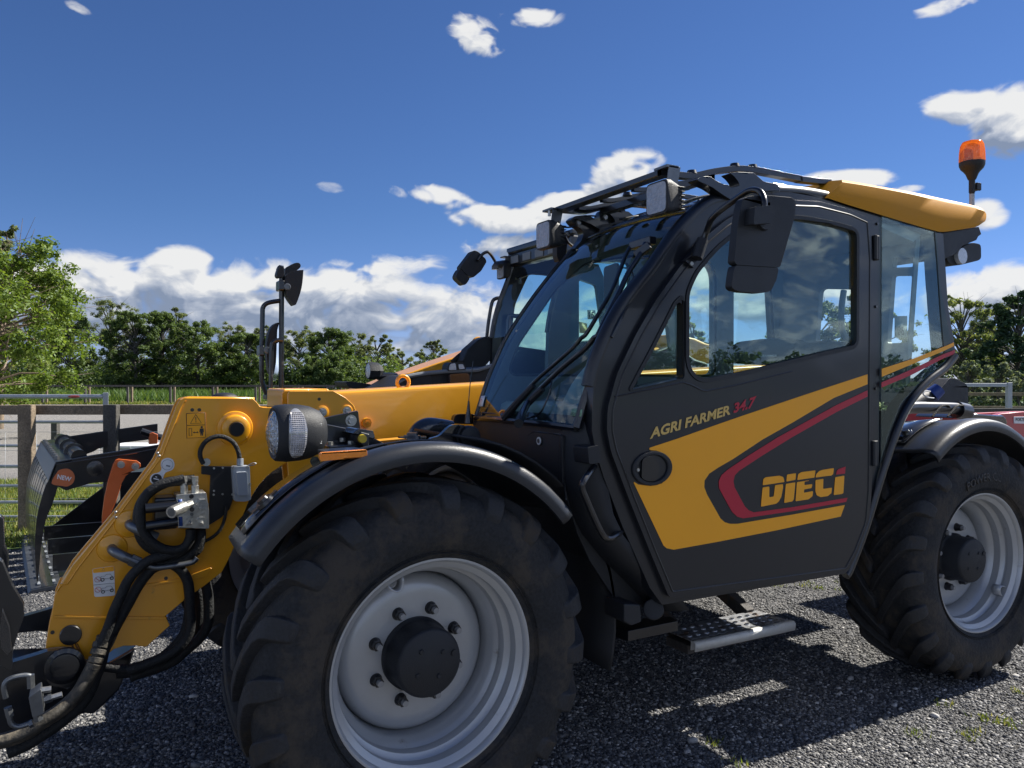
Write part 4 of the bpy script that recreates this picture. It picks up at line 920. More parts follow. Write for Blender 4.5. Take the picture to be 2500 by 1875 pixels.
# decals
def decal(name, px, m, y, parent, rad=.004): return MB().poly(rp(PY(px, y), rad, 3), y - .0008, y).build(name, m, parent, sa=30)
BKD = mat('printed_black', (.02, .02, .02), .5)
d0 = decal('warning_sticker', KA([(1436, 344), (1583, 338), (1587, 532), (1440, 538)]), YEL2, YN - .001, gneck)
def lines(name, polys, w, m, y, parent):
    mb_ = MB()
    for pl in polys: mb_.tube([U(*p_, y) for p_ in pl], w, 4, 0)
    return mb_.build(name, m, parent, sa=0)
lines('warning_sign', [KA([(1438, 346), (1581, 340), (1585, 530), (1442, 536), (1438, 346)]), KA([(1440, 438), (1583, 434)]), KA([(1510, 354), (1468, 424), (1554, 420), (1510, 354)]), KA([(1458, 462), (1479, 461), (1480, 518), (1459, 519), (1458, 462)]), KA([(1492, 492), (1528, 491)])], .0010, BKD, YN - .0025, d0)
mb = MB().poly(PY(KA([(1507, 375), (1514, 375), (1512, 402), (1509, 402)]), YN - .002), YN - .003, YN - .002)
mb.poly(PY(KA([(1489, 492), (1500, 484), (1500, 500)]), YN - .002), YN - .003, YN - .002).poly(PY(KA([(1531, 491), (1520, 483), (1520, 499)]), YN - .002), YN - .003, YN - .002)
c = U(*KA([(1511, 410)])[0], YN); mb.cyl(c - Vector((0, .003, 0)), c - Vector((0, .002, 0)), .0018, n=10)
c = U(*KA([(1555, 451)])[0], YN); mb.cyl(c - Vector((0, .003, 0)), c - Vector((0, .002, 0)), .0040, n=14)
mb.poly(PY(KA([(1541, 462), (1570, 461), (1573, 490), (1567, 490), (1566, 472), (1566, 517), (1558, 517), (1556, 492), (1553, 517), (1546, 517), (1545, 472), (1543, 490), (1538, 490)]), YN - .002), YN - .003, YN - .002)
mb.build('warning_sign', BKD, d0, sa=30)
d1 = decal('instruction_sticker', KB([(712, 122), (880, 98), (888, 328), (728, 340)]), WHT, YN - .001, gneck, .006)
decal('sticker_header', KB([(716, 124), (878, 101), (880, 140), (718, 155)]), YEL2, YN - .002, d1, .004)
pic = []
for dy, kx in ((0, 0), (92, 4)):
    pic += [KB([(775 + kx, 195 + dy), (782 + kx, 180 + dy), (810 + kx, 178 + dy), (818 + kx, 165 + dy), (850 + kx, 163 + dy), (866 + kx, 178 + dy), (868 + kx, 190 + dy), (800 + kx, 200 + dy), (775 + kx, 195 + dy)])]
pic += [KB([(722, 248), (884, 232)]), KB([(797, 116), (786, 138), (811, 136), (797, 116)])]
lines('sticker_drawing', pic, .0008, GRI, YN - .0025, d1)
mb = MB()
for (a, b) in ((791, 207), (862, 194), (795, 300), (862, 288)):
    c = U(*KB([(a, b)])[0], YN - .0025); mb.lathe([(.0062, 0), (.0062, -.0008), (.0035, -.0008)], c, 'Y', 16)
mb.build('sticker_drawing', BKD, d1, sa=0)
rds = MAT = mat('sticker_red', (.5, .1, .08), .5)
mb = MB()
for (a, b) in ((753, 204), (756, 283)):
    c = U(*KB([(a, b)])[0], YN - .0025); mb.lathe([(.0098, 0), (.0098, -.0008), (.0085, -.0008)], c, 'Y', 20); mb.bar(c + Vector((-.006, -.0005, .006)), c + Vector((.006, -.0005, -.006)), .001, .0015)
mb.build('sticker_drawing', rds, d1, sa=0)
p8 = PY(KA([(1240, 742), (1250, 705), (1290, 688), (1330, 700), (1346, 740), (1330, 780), (1280, 800), (1262, 830), (1250, 880), (1205, 895), (1165, 880), (1156, 850), (1175, 815), (1225, 800), (1245, 775)]), YN - .001)
d2 = MB().poly(crom2(p8, 3, True), YN - .0018, YN - .001).build('camera_style_sticker' if False else 'round_sticker', WHT, gneck, sa=30)
mb = MB()
c = U(*KA([(1208, 850)])[0], YN - .002); mb.cyl(c, c - Vector((0, .001, 0)), .0175, n=24); mb.build('sticker_drawing', BKD, d2, sa=30)
mb = MB(); c = U(*KA([(1291, 742)])[0], YN - .002); mb.lathe([(.0190, 0), (.0190, -.001), (.0178, -.001)], c, 'Y', 28); mb.bar(c + Vector((-.004, -.001, -.002)), c + Vector((.009, -.001, -.006)), .0012, .005); mb.build('sticker_drawing', GRI, d2, sa=30)
mb = MB(); c = U(*KA([(1208, 850)])[0], YN - .0032)
mb.bar(c + Vector((-.010, 0, .002)), c + Vector((.008, 0, -.004)), .0012, .004); mb.bar(c + Vector((-.004, 0, .008)), c + Vector((.002, 0, .006)), .0012, .003); mb.build('sticker_drawing', WHT, d2, sa=30)
# rusty grease run below the pivot cap and light scuffs
RST = mat('rust_streak', (.16, .06, .015), .8)
for stq in ([(548, 688), (562, 690), (572, 730), (566, 760), (556, 745)], [(570, 688), (584, 690), (618, 760), (640, 820), (632, 825), (600, 760)], [(590, 690), (600, 700), (640, 780), (668, 850), (662, 852), (626, 780)]):
    MB().poly(PY(KB(stq), YN - .001), YN - .0012, YN - .0004).build('grease_run', RST, gneck, sa=0)
# black bracket plate, junction box, cable arc
MB().poly(PY(KA([(1550, 750), (1800, 752), (1810, 960), (1770, 1080), (1700, 1150), (1610, 1205), (1612, 1000), (1620, 820), (1550, 812)]), YN - .02), YN - .03, YN - .022).build('black_bracket', BLK, gneck, bev=.002)
for p_ in KA([(1650, 768), (1718, 765), (1650, 942), (1716, 968), (1648, 972)]):
    c = U(*p_, YN - .03); MB().cyl(c, c - Vector((0, .004, 0)), .0038, n=10).build('screw', STL, gneck, sa=30)
GRY = mat('grey_plastic', (.26, .29, .33), .5, 0, 0, .06, 8)
jb = MB().poly(rp(PY(KA([(1785, 752), (1915, 745), (1925, 1005), (1880, 1018), (1800, 1015)]), YN - .04), .006, 2), YN - .07, YN - .025)
jb.poly(rp(PY(KA([(1825, 800), (1905, 795), (1915, 975), (1835, 980)]), YN - .09), .006, 2), YN - .092, YN - .068)
c = U(*KA([(1852, 722)])[0], YN - .05); jb.cyl(c + Vector((0, 0, .014)), c - Vector((0, 0, .012)), .012, n=8)
jbx = jb.build('junction_box', GRY, gneck, bev=.003)
for p_ in KA([(1795, 765), (1905, 760), (1795, 970), (1925, 890)]):
    c = U(*p_, YN - .072); MB().cyl(c, c - Vector((0, .005, 0)), .005, n=10).build('screw', STL, jbx, sa=30)
MB().tube([U(*p_, YN - .05) for p_ in KA([(1850, 715), (1838, 640), (1800, 570), (1730, 528), (1660, 525), (1590, 560), (1550, 620), (1545, 680), (1570, 735)])], .0085, 10, 4).build('cable', HOSE, gneck)
MB().tube([U(*p_, YN - .045) for p_ in KA([(1745, 1060), (1735, 1150), (1700, 1240), (1640, 1300), (1560, 1340)])], .006, 8, 4).build('cable', HOSE, gneck)
MB().tube([U(*p_, YN - .045) for p_ in KA([(1915, 745), (1950, 728), (1975, 730), (1960, 742), (1915, 750)])], .0016, 5, 3).build('wire', STL, gneck)
c = U(*KA([(1590, 720)])[0], YN - .04); MB().cyl(c, c - Vector((0, .01, 0)), .014, n=16).cyl(c, c - Vector((0, .014, 0)), .006, n=6).build('washer', STL, gneck, sa=30)
# hydraulic valve block
YV = YN - .12
vb = MB().poly(rp(PY(KA([(1360, 975), (1590, 955), (1612, 1090), (1612, 1235), (1375, 1232), (1365, 1100)]), YV), .004, 2), YV, YN - .03)
vblk = vb.build('valve_block', STL, gneck, bev=.004)
MB().poly(PY(KA([(1190, 1000), (1360, 990), (1370, 1090), (1370, 1235), (1190, 1250)]), YV + .02), YV + .02, YN - .01).build('solenoid', BLK, vblk, bev=.008)
for (a, b) in ((KA([(1120, 1080)])[0], KA([(1370, 1055)])[0]), (KA([(1125, 1215)])[0], KA([(1370, 1180)])[0])):
    A = U(*a, YV + .0); B = U(*b, YV + .0); MB().cyl(A, B, .017, n=16).build('solenoid', BLK, vblk, sa=30)
a = U(*KA([(1320, 1110)])[0], YV - .075); b = U(*KA([(1470, 1040)])[0], YV)
MB().cyl(a, a + (b - a) * .62, .020, n=24).cyl(a + (b - a) * .62, b, .014, n=8).build('quick_coupler', STL, vblk, sa=30)
MB().cyl(a + (b - a) * .0 - (b - a).normalized() * .001, a + (b - a) * .02, .014, n=20).build('coupler_face', DST, vblk, sa=30)
def nut(px, py, d, r, L_, m=STL, y=YV, parent=None, n=6):
    c = U(*KA([(px, py)])[0], y); dd = Vector(d).normalized(); return MB().cyl(c, c + dd * L_, r, n=n).build('fitting', m, parent or vblk, sa=30)
nut(1555, 1040, (0, -1, 0), .020, .03); nut(1480, 1085, (0, -1, 0), .008, .006, BLK, n=12); nut(1475, 985, (0, -1, 0), .008, .006, BLK, n=12); nut(1478, 1122, (0, -1, 0), .006, .006, DST, n=12)
for px in (1465, 1552): nut(px, 1170, (0, -1, 0), .014, .012); nut(px, 1175, (-.1, -1, -.3), .007, .03, n=12)
for px in (1420, 1505):
    c = U(*KA([(px, 960)])[0], YV + .03)
    MB().cyl(c, c + Vector((0, 0, .028)), .014, n=6).cyl(c + Vector((0, 0, .028)), c + Vector((0, 0, .055)), .010, n=12).cyl(c + Vector((0, 0, .04)), c + Vector((0, 0, .06)), .012, n=6).build('fitting', STL, vblk, sa=30)
BLU = mat('blue_tag', (.03, .08, .3), .5)
for pp in (((1372, 1012), (1405, 1008), (1408, 1060), (1375, 1062)), ((1378, 1145), (1408, 1142), (1410, 1215), (1382, 1216))):
    MB().poly(PY(KA(pp), YV - .001), YV - .001, YV + .001).build('tag', BLU, vblk, sa=0)
# hoses
def hose(pts, r, ys, name='hydraulic_hose', m=HOSE, K_=KA, parent=None, sm=5, n=12):
    if isinstance(ys, (int, float)): ys = [ys] * len(pts)
    return MB().tube([U(*p_, y) for p_, y in zip(K_(pts), ys)], r * .86, n, sm).build(name, m, parent or gneck)
hose([(1500, 855), (1400, 865), (1300, 875), (1200, 920), (1120, 990), (1075, 1080), (1065, 1180), (1080, 1280), (1130, 1360), (1230, 1420), (1330, 1450), (1440, 1440), (1520, 1400), (1540, 1330), (1545, 1240)], .021, YN - .055)
hose([(1420, 850), (1330, 870), (1230, 900), (1140, 960), (1095, 1050), (1085, 1150), (1100, 1240), (1160, 1330), (1260, 1390), (1360, 1400), (1430, 1370), (1465, 1300), (1470, 1240)], .019, YN - .10)
hose([(1470, 1240), (1465, 1320), (1400, 1400), (1280, 1440), (1150, 1480), (1050, 1560), (980, 1650), (930, 1760), (880, 1870), (850, 1960), (800, 2080), (740, 2180)], .020, YN - .09)
hose([(1545, 1240), (1540, 1340), (1470, 1430), (1350, 1490), (1200, 1530), (1120, 1600), (1050, 1700), (990, 1810), (940, 1900), (880, 2010), (830, 2120), (760, 2230)], .022, YN - .06)
hose([(1260, 1470), (1380, 1540), (1440, 1620), (1460, 1720), (1465, 1850), (1470, 1960), (1450, 2060), (1370, 2160), (1250, 2230), (1100, 2290), (980, 2330)], .021, YN - .05)
hose([(1350, 1440), (1470, 1520), (1560, 1600), (1600, 1720), (1610, 1850), (1600, 1980), (1540, 2080), (1440, 2170), (1330, 2260), (1200, 2310), (1000, 2380)], .022, YN + .02)
hose([(1300, 1460), (1420, 1580), (1520, 1700), (1540, 1850), (1530, 2000), (1480, 2110), (1400, 2200), (1300, 2270), (1150, 2330), (900, 2350)], .022, YN + .06)
# wrapped hoses going down left
hose([(790, 640), (760, 760), (730, 850), (680, 950), (620, 1060), (540, 1150), (440, 1230), (330, 1300), (230, 1370), (120, 1420), (0, 1455)], .021, [YN - .08, YN - .08, YN - .1, YN - .1, YN - .12, YN - .12, YN - .14, YN - .15, YN - .15, YN - .15, YN - .15], 'wrapped_hose', HOSEW, KB)
hose([(850, 620), (800, 740), (770, 860), (730, 960), (700, 1050), (640, 1150), (560, 1230), (450, 1320), (330, 1400), (200, 1480), (60, 1540)], .024, YN - .07, 'wrapped_hose', HOSE, KB)
wr_pts = crom([U(*p_, y) for p_, y in zip(KB([(780, 690), (730, 850), (680, 950), (620, 1060), (540, 1150), (440, 1230), (330, 1300), (230, 1370), (120, 1420), (0, 1455)]), [YN - .08] + [YN - .1] * 9)], 6)
mb = MB()
for i in range(1, len(wr_pts) - 1, 2):
    t = (wr_pts[i + 1] - wr_pts[i - 1]).normalized(); p_ = wr_pts[i]
    mb.tube([p_ - t * .009, p_ + t * .009], .0245, 12, 0)
mb.build('hose_wrap', HOSEW, gneck, bev=.002)
hose([(660, 860), (1000, 900), (1100, 880), (1250, 800), (1400, 650), (1450, 500), (1455, 350)], .019, YN + .0, 'hydraulic_hose', HOSE, KB)
# steel pipes with fittings
def pipe(pts, r, ys, K_=KA, m=DST):
    return hose(pts, r, ys, 'steel_pipe', m, K_, sm=3)
pipe([(1090, 1270), (1180, 1335), (1290, 1415)], .013, YN - .07)
pipe([(960, 1450), (1060, 1490), (1170, 1530), (1230, 1535), (1380, 1515), (1440, 1505), (1490, 1490), (1520, 1460)], .0115, YN - .08)
for (px, py) in ((1000, 1195), (865, 1385)):
    c = U(*KA([(px, py)])[0], YN); MB().lathe([(.050, 0), (.046, -.006), (.036, -.008), (.030, -.012), (.0, -.012)], c, 'Y', 28).build('port_boss', YEL, gneck, sa=40)
    c2 = c + Vector((0, -.07, 0)); dd = Vector((.060, -.0, -.035))
    MB().tube([c + Vector((0, .0, 0)), c + Vector((0, -.03, 0)), c + Vector((.006, -.055, -.003)), c2 + dd * .5, c2 + dd], .017, 14, 4).build('elbow_fitting', DST, gneck, sa=40)
    MB().cyl(c2 + dd * .9, c2 + dd * 1.35, .022, n=6).build('fitting', DST, gneck, sa=30)
# plug bolts on the top of the head
mb = MB()
for i in range(4): mb.cyl(U(*KC([(935 + i * 22, 1100 + (4 if i in (0, 3) else 0))])[0], YN + .25), U(*KC([(935 + i * 22, 1086 + (10 if i in (0, 3) else 0))])[0], YN + .25), .010, .008, 10)
mb.build('hose_coupling', BLK, gneck, sa=30)
MB().ball(U(*KA([(1730, 225)])[0], YN + .35), (.055, .05, .022), 20, 10).build('rubber_cap', PLA, gneck)
# ---------------------------------------------------------------- coupling frame and linkage at the bottom of the head
lk = PY(KB([(-40, 870), (100, 830), (300, 770), (370, 745), (430, 738), (500, 735), (580, 752), (630, 800), (645, 870), (630, 960), (580, 1010), (500, 1030), (400, 1010), (350, 960), (200, 960), (-60, 1000)]), YN - .03)
cf = MB().poly(rp(lk, .006, 2), YN - .05, YN - .01).build('coupling_frame', BLK, TH, bev=.006)
MB().poly(rp(lk, .006, 2), YN + .52, YN + .56).build('coupling_plate', BLK, cf, bev=.006)
c = U(*KB([(500, 870)])[0], YN - .05); MB().lathe([(.062, 0), (.060, -.008), (.046, -.012), (.044, -.02), (.030, -.022), (0, -.022)], c, 'Y', 36).build('pivot_pin', BLK, cf, sa=40)
MB().cyl((c.x, YN - .05, c.z), (c.x, YN + .56, c.z), .05, n=24).build('cross_tube', BLK, cf, sa=40)
low = PY(KB([(-80, 960), (340, 940), (520, 1030), (800, 870), (1050, 720), (1000, 880), (920, 1060), (800, 1180), (720, 1250), (640, 1240), (500, 1330), (300, 1480), (-80, 1520)]), YN + .08)
MB().poly(low, YN + .08, YN + .40).build('coupling_body', BLK, cf, bev=.01)
fr1 = PY(KB([(-60, 380), (-20, 30), (20, 60), (90, 230), (185, 390), (188, 480), (150, 580), (100, 740), (95, 890), (50, 880), (20, 860), (-80, 830)]), YN - .22)
MB().poly(rp(fr1, .004, 2), YN - .24, YN - .20).build('carriage_plate', BLK, cf, bev=.004)
MB().poly(PY(KA([(-40, 1140), (0, 1130), (25, 1160), (32, 1370), (60, 1420), (65, 1540), (-40, 1640)]), YN - .1), YN - .1, YN - .06).build('carriage_plate', BLK, cf, bev=.006)
rib = PY(KB([(0, 600), (20, 420), (75, 560), (95, 740), (60, 790), (10, 730)]), YN - .25); MB().poly(rib, YN - .262, YN - .24).build('carriage_rib', MATS['gloss_black_plate'], cf, bev=.003)
# lower valve with pipes
lv = MB().poly(rp(PY(KB([(225, 1080), (320, 1015), (345, 1200), (255, 1235)]), YN - .2), .004, 2), YN - .24, YN - .17).build('valve_block', DST, cf, bev=.003)
def p3(pts, y): return [U(*p_, y) for p_ in KB(pts)]
MB().tube(p3([(45, 1120), (30, 1040), (50, 990), (110, 960), (190, 945), (235, 950)], YN - .22), .008, 10, 4).tube(p3([(70, 1210), (75, 1280), (95, 1325), (150, 1340), (230, 1315)], YN - .22), .008, 10, 4).build('steel_pipe', DST, cf)
for A_, B_, rr_ in (((235, 940), (240, 1040), .012), ((320, 1060), (395, 1050), .010), ((340, 1135), (400, 1115), .013), ((400, 1115), (480, 1090), .009), ((225, 1325), (255, 1310), .012), ((60, 1190), (78, 1260), .012), ((285, 1230), (300, 1290), .014)):
    MB().cyl(p3([A_], YN - .22)[0], p3([B_], YN - .22)[0], rr_, n=6).build('fitting', STL if rr_ < .012 else DST, cf, sa=30)
# ---------------------------------------------------------------- head lamp on the fender bracket
YH = .34
hp = U(*KC([(728, 1440)])[0], YH)
# housing: squashed drum opening to the front (-X)
hx = (U(*KC([(915, 1440)])[0], YH).x - U(*KC([(560, 1440)])[0], YH).x)
hz = (U(*KC([(728, 1218)])[0], YH).z - U(*KC([(728, 1650)])[0], YH).z) / 2
print('headlamp', hp, hx, hz)
x_f = hp.x - .075
rows_h = []
for xo_, k in ((-.004, .80), (-.008, .90), (.0, .98), (.03, 1.02), (.07, 1.0), (.105, .93), (.135, .78), (.155, .5), (.16, 0.02)):
    rows_h.append([(x_f + xo_, YH + hz * .98 * k * math.copysign(abs(math.cos(a)) ** .85, math.cos(a)), hp.z + hz * k * math.copysign(abs(math.sin(a)) ** .85, math.sin(a))) for a in np.linspace(0, 2 * math.pi, 41)])
hl = MB().grid(rows_h).build('headlamp', PLA, TH, sa=50)
def refl(name, col): return mat(name, col, .12, .9, .2, .5, 70, bump=.8, bscale=110)
RFL = refl('lamp_reflector', (.55, .57, .60))
# main lens: glass dome over a bright reflector bowl
rows_l = [[(x_f - .006 - .022 * (1 - k * k), YH + hz * .80 * k * math.cos(a), hp.z + hz * .80 * k * math.sin(a)) for a in np.linspace(0, 2 * math.pi, 33)] for k in (1, .85, .65, .4, .15, .01)]
MB().grid(rows_l).build('headlamp_lens', LENS, hl, sa=60)
rows_b = [[(x_f - .004 + .04 * (1 - k * k), YH + hz * .79 * k * math.cos(a), hp.z + hz * .79 * k * math.sin(a)) for a in np.linspace(0, 2 * math.pi, 33)] for k in (1, .8, .6, .4, .2, .01)]
MB().grid(rows_b).build('reflector', RFL, hl, sa=60)
# side indicator lens on the face towards the camera
def ys_h(xx, zz):
    t = (xx - x_f); k = .98 if t < .03 else 1.0 if t < .08 else .95
    q_ = max(0, 1 - min(1, abs(zz - hp.z) / (hz * k)) ** 2.2) ** .46
    return YH - hz * .985 * k * q_
il = KC([(655, 1330), (680, 1275), (720, 1255), (755, 1275), (780, 1340), (790, 1440), (785, 1530), (765, 1610), (735, 1645), (700, 1645), (665, 1610), (650, 1540), (647, 1440)])
cy0 = YH - hz
ilp = crom2(PY(il, cy0), 3, True)
mb = MB(); cxl = sum(p_[0] for p_ in ilp) / len(ilp); czl = sum(p_[1] for p_ in ilp) / len(ilp); rr_ = []
for k in (1.0, .97, .8, .6, .4, .2, .02):
    rr_.append([(cxl + (x - cxl) * k, ys_h(cxl + (x - cxl) * k, czl + (z - czl) * k) - (.003 if k > .98 else .010), czl + (z - czl) * k) for x, z in ilp + [ilp[0]]])
ind = mb.grid(rr_).build('indicator_lens', mat('indicator_lens', (.50, .50, .50), .14, .55, .5, .5, 40, bump=0), hl, sa=60)
# moulded prism grid of the indicator lens
mb = MB()
zs = [z for _, z in ilp]; xs_ = [x for x, _ in ilp]
def halfw(zz):
    c_ = [x for x, z in ilp if abs(z - zz) < .012]; return (min(c_), max(c_)) if len(c_) > 1 else None
for zz in np.linspace(min(zs) + .012, max(zs) - .012, 24):
    hw_ = halfw(zz)
    if hw_: mb.tube([(x, ys_h(x, zz) - .011, zz) for x in np.linspace(hw_[0] + .004, hw_[1] - .004, 7)], .0016, 4, 0)
for k in np.linspace(.12, .88, 7):
    pts_ = []
    for zz in np.linspace(min(zs) + .012, max(zs) - .012, 12):
        hw_ = halfw(zz)
        if hw_: xx = hw_[0] + (hw_[1] - hw_[0]) * k; pts_.append((xx, ys_h(xx, zz) - .011, zz))
    mb.tube(pts_, .0012, 4, 0)
mb.build('lens_prisms', mat('prism_glass', (.62, .60, .60), .1, .4, .5, .3, 40), ind, sa=60)
orng = MB().ball((cxl + .006, YH - hz * .93, czl), (.012, .006, .03), 10, 8).build('bulb', LENSO, ind)
# vertical cooling slots
mb = MB()
for i in range(14):
    p_ = U(*KC([(888, 1375 + i * 11.5)])[0], YH - .065); mb.box((p_.x, p_.y, p_.z), (.011, .008, .0022))
mb.build('housing_ribs', mat('rib_grey', (.3, .31, .33), .4), hl, sa=0)
# bracket structure
brk = MB()
brk.poly(PY(KO([(275, 380), (540, 322), (556, 460), (610, 590), (300, 600)]), .62), .60, .63)
MB().poly(PY(KO([(290, 425), (440, 455), (560, 480), (770, 590), (790, 625), (300, 640)]), .42), .40, .44).build('bracket_arm', BLK, TH, bev=.004)
brk.build('lamp_bracket', BLK, TH, bev=.004)
bk = TH.children[-1]
MB().poly(PY(KO([(450, 490), (495, 452), (610, 470), (625, 520), (612, 535)]), .36), .28, .40).build('bracket_cap', MATS['gloss_black_plate'], bk, bev=.006)
MB().poly(PY(KO([(305, 590), (540, 575), (610, 590), (608, 630), (310, 660), (300, 640)]), .34), .30, .44).build('bracket_plate', BLK, bk, bev=.004)
MB().poly(PY(KO([(545, 480), (620, 500), (612, 600), (560, 590), (540, 560)]), .30), .27, .33).build('bracket_plate', BLK, bk, bev=.005)
c = U(*KO([(580, 540)])[0], .27); MB().cyl(c, c - Vector((0, .012, 0)), .0145, .013, 20).build('yellow_cap', mat('yellow_plastic', (.5, .36, .02), .4), bk, sa=30)
c = U(*KO([(495, 400)])[0], .60); bolt(c, (0, -1, 0), .014, .014, STL, bk)
for p_ in KO([(335, 578), (490, 570), (430, 548)]):
    c = U(*p_, .36); MB().cyl(c - Vector((0, 0, .006)), c + Vector((0, 0, .006)), .010, n=6).build('bolt', STL, bk, sa=30)
c = U(*KO([(217, 712)])[0], .33); bolt(c, (-.3, -1, 0), .010, .012, BLK, bk)
rfx = KO([(248, 660), (262, 645), (605, 622), (613, 640), (612, 670), (600, 680), (262, 712), (250, 700)])
MB().poly(rp(PY(rfx, -.01), .004, 2), -.02, -.005).build('side_reflector', LENSO, bk, bev=.003)
MB().poly(PY(KO([(300, 640), (600, 620), (600, 675), (310, 700)]), .0), -.004, .09).build('bracket_plate', BLK, bk, bev=.003)
# twin mast mirrors on the far side fender
YM = 1.55
mm_ = MB().tube([U(*p_, YM) for p_ in KC([(590, 1100), (590, 800), (592, 500), (592, 300), (594, 180), (585, 165), (570, 185), (565, 230)])], .012, 10, 2)
mm_.tube([U(*p_, YM) for p_ in KC([(575, 425), (510, 435), (470, 450), (448, 480), (445, 540), (440, 800), (438, 1000), (452, 1080), (478, 1150)])], .011, 10, 3)
mm_.tube([U(*p_, YM - .05) for p_ in KC([(600, 730), (550, 730), (522, 755), (515, 800), (510, 1000), (508, 1170)])], .010, 10, 3)
MB2 = MB().poly(PY(KC([(455, 1150), (560, 1140), (600, 1180), (455, 1185)]), YM), YM - .06, YM + .03)
mb_ = mm_.build('mirror_stay', BLK, TH)
MB2.build('stay_foot', BLK, mb_, bev=.004)
def lensmir(px, y, th, name, K_=KC):
    o_ = MB().poly(rp(crom2(PY(K_(px), y), 3, True), .0), y - th / 2, y + th / 2).build(name, PLA, mb_, bev=.02, seg=3); return o_
lensmir([(612, 345), (612, 240), (660, 205), (740, 192), (748, 210), (735, 330), (700, 440), (682, 462), (665, 450), (630, 400)], YM, .06, 'mast_mirror')
lensmir([(612, 225), (620, 175), (680, 140), (720, 138), (730, 165), (700, 195), (640, 215)], YM + .10, .05, 'mast_mirror')
lensmir([(548, 215), (565, 175), (600, 170), (600, 230), (570, 250), (550, 240)], YM - .0, .05, 'mirror_joint')
lensmir([(470, 820), (475, 730), (500, 640), (540, 600), (570, 605), (572, 700), (560, 900), (540, 1000), (530, 1030), (490, 980), (475, 900)], YM + .04, .05, 'mast_mirror')
MB().poly(crom2(PY(KC([(560, 650), (580, 620), (585, 800), (565, 1000), (535, 1050), (530, 1000), (550, 900)]), YM + .0), 2, True), YM + .0, YM + .006).build('mirror_pane', MIRR, mb_, sa=30)
for p_ in KC([(481, 805), (636, 317)]):
    c = U(*p_, YM - .03); MB().lathe([(.016, 0), (.016, -.006), (.011, -.007), (.011, -.002), (0, -.002)], c, 'Y', 20).build('clamp_ring', DST, mb_, sa=30)
MB().poly(PY(KC([(570, 265), (615, 265), (615, 345), (570, 345)]), YM - .03), YM - .035, YM + .035).build('mirror_clamp', BLK, mb_, bev=.006)
MB().poly(PY(KC([(420, 768), (458, 768), (458, 850), (420, 850)]), YM - .03), YM - .035, YM + .035).build('mirror_clamp', BLK, mb_, bev=.006)
# black cylinder, pivot bracket and aerial near the cowl
c0 = U(*KO([(1010, 560)])[0], .75); c1 = U(*KO([(1240, 470)])[0], .78)
MB().tube([U(*p_, .78) for p_ in KO([(960, 640), (1010, 520), (1060, 470), (1130, 460), (1260, 480)])], .045, 18, 4).build('air_duct', MATS['gloss_black_plate'], TH)
pv = PY(KO([(1100, 540), (1180, 520), (1230, 470), (1270, 435), (1330, 430), (1370, 438), (1430, 450), (1470, 490), (1500, 560), (1545, 620), (1560, 650), (1300, 640), (1150, 590)]), .36)
pvo = MB().poly(rp(pv, .01, 2), .36, .38).build('pivot_bracket', MATS['gloss_black_plate'], TH, bev=.006)
c = U(*KO([(1395, 528)])[0], .36); MB().lathe([(.042, 0), (.042, -.02), (.038, -.03), (.034, -.032), (0, -.032)], c, 'Y', 32).build('pivot_cap', PLA, pvo, sa=40)
MB().tube([U(*p_, .34) for p_ in KO([(1370, 445), (1340, 470), (1322, 520), (1330, 570), (1350, 590)])], .005, 6, 3).build('cable', HOSE, pvo)
MB().poly(rp(PY(KO([(1290, 380), (1305, 355), (1340, 350), (1450, 350), (1460, 430), (1290, 425)]), .90), .01, 2), .90, .93).build('aerial_bracket', BLK, TH, bev=.003)
ab = U(*KO([(1402, 385)])[0], .85)
MB().tube([U(*p_, .85) for p_ in KO([(1400, 420), (1400, 360), (1402, 320), (1404, 250)])], .012, 10, 0, rf=lambda t: 1.4 - 1.1 * t).tube([U(*p_, .85) for p_ in KO([(1404, 250), (1415, 120), (1440, -60)])], .0022, 5, 2).build('aerial', BLK, TH)
# ---------------------------------------------------------------- chassis between the wheels
ch = MB()
ch.box((1.35, 1.15, .70), (3.1, .75, .34)).box((0, 1.1, .57), (.30, 1.5, .24)).box((WB, 1.1, .57), (.30, 1.5, .24))
ch.box((2.5, 1.05, 1.0), (.9, 1.1, .34))
ch.build('chassis', BLK, TH, bev=.02)
cz = TH.children[-1]
for xx in (0, WB): MB().lathe([(.0, .17), (.14, .17), (.14, .30), (.09, .36), (.09, .9)], (xx, 0, HZ), 'Y', 24).build('axle', BLK, cz, sa=40)
MB().box((1.9, 1.75, .78), (1.5, .7, .55)).build('engine_bay', BLK, cz, bev=.03)
# inner wheel arch behind the front wheel
rows_w = [[(.715 * math.cos(R(a)) * 1.02 + .03, y, HZ + .70 * math.sin(R(a))) for y in (YD + .12, .45, .72)] for a in range(-15, 80, 6)]
MB().grid(rows_w).build('wheel_arch', PLA, TH, solid=.01, sa=60)
MB().poly(PY(KN([(430, 250), (500, 330), (560, 480), (640, 660), (700, 800), (920, 1290), (850, 1300), (600, 1240), (420, 960), (330, 760), (220, 400), (215, 40), (440, 30)]), YD + .12), YD + .12, YD + .14).build('side_skirt', PLA, TH, bev=.004)
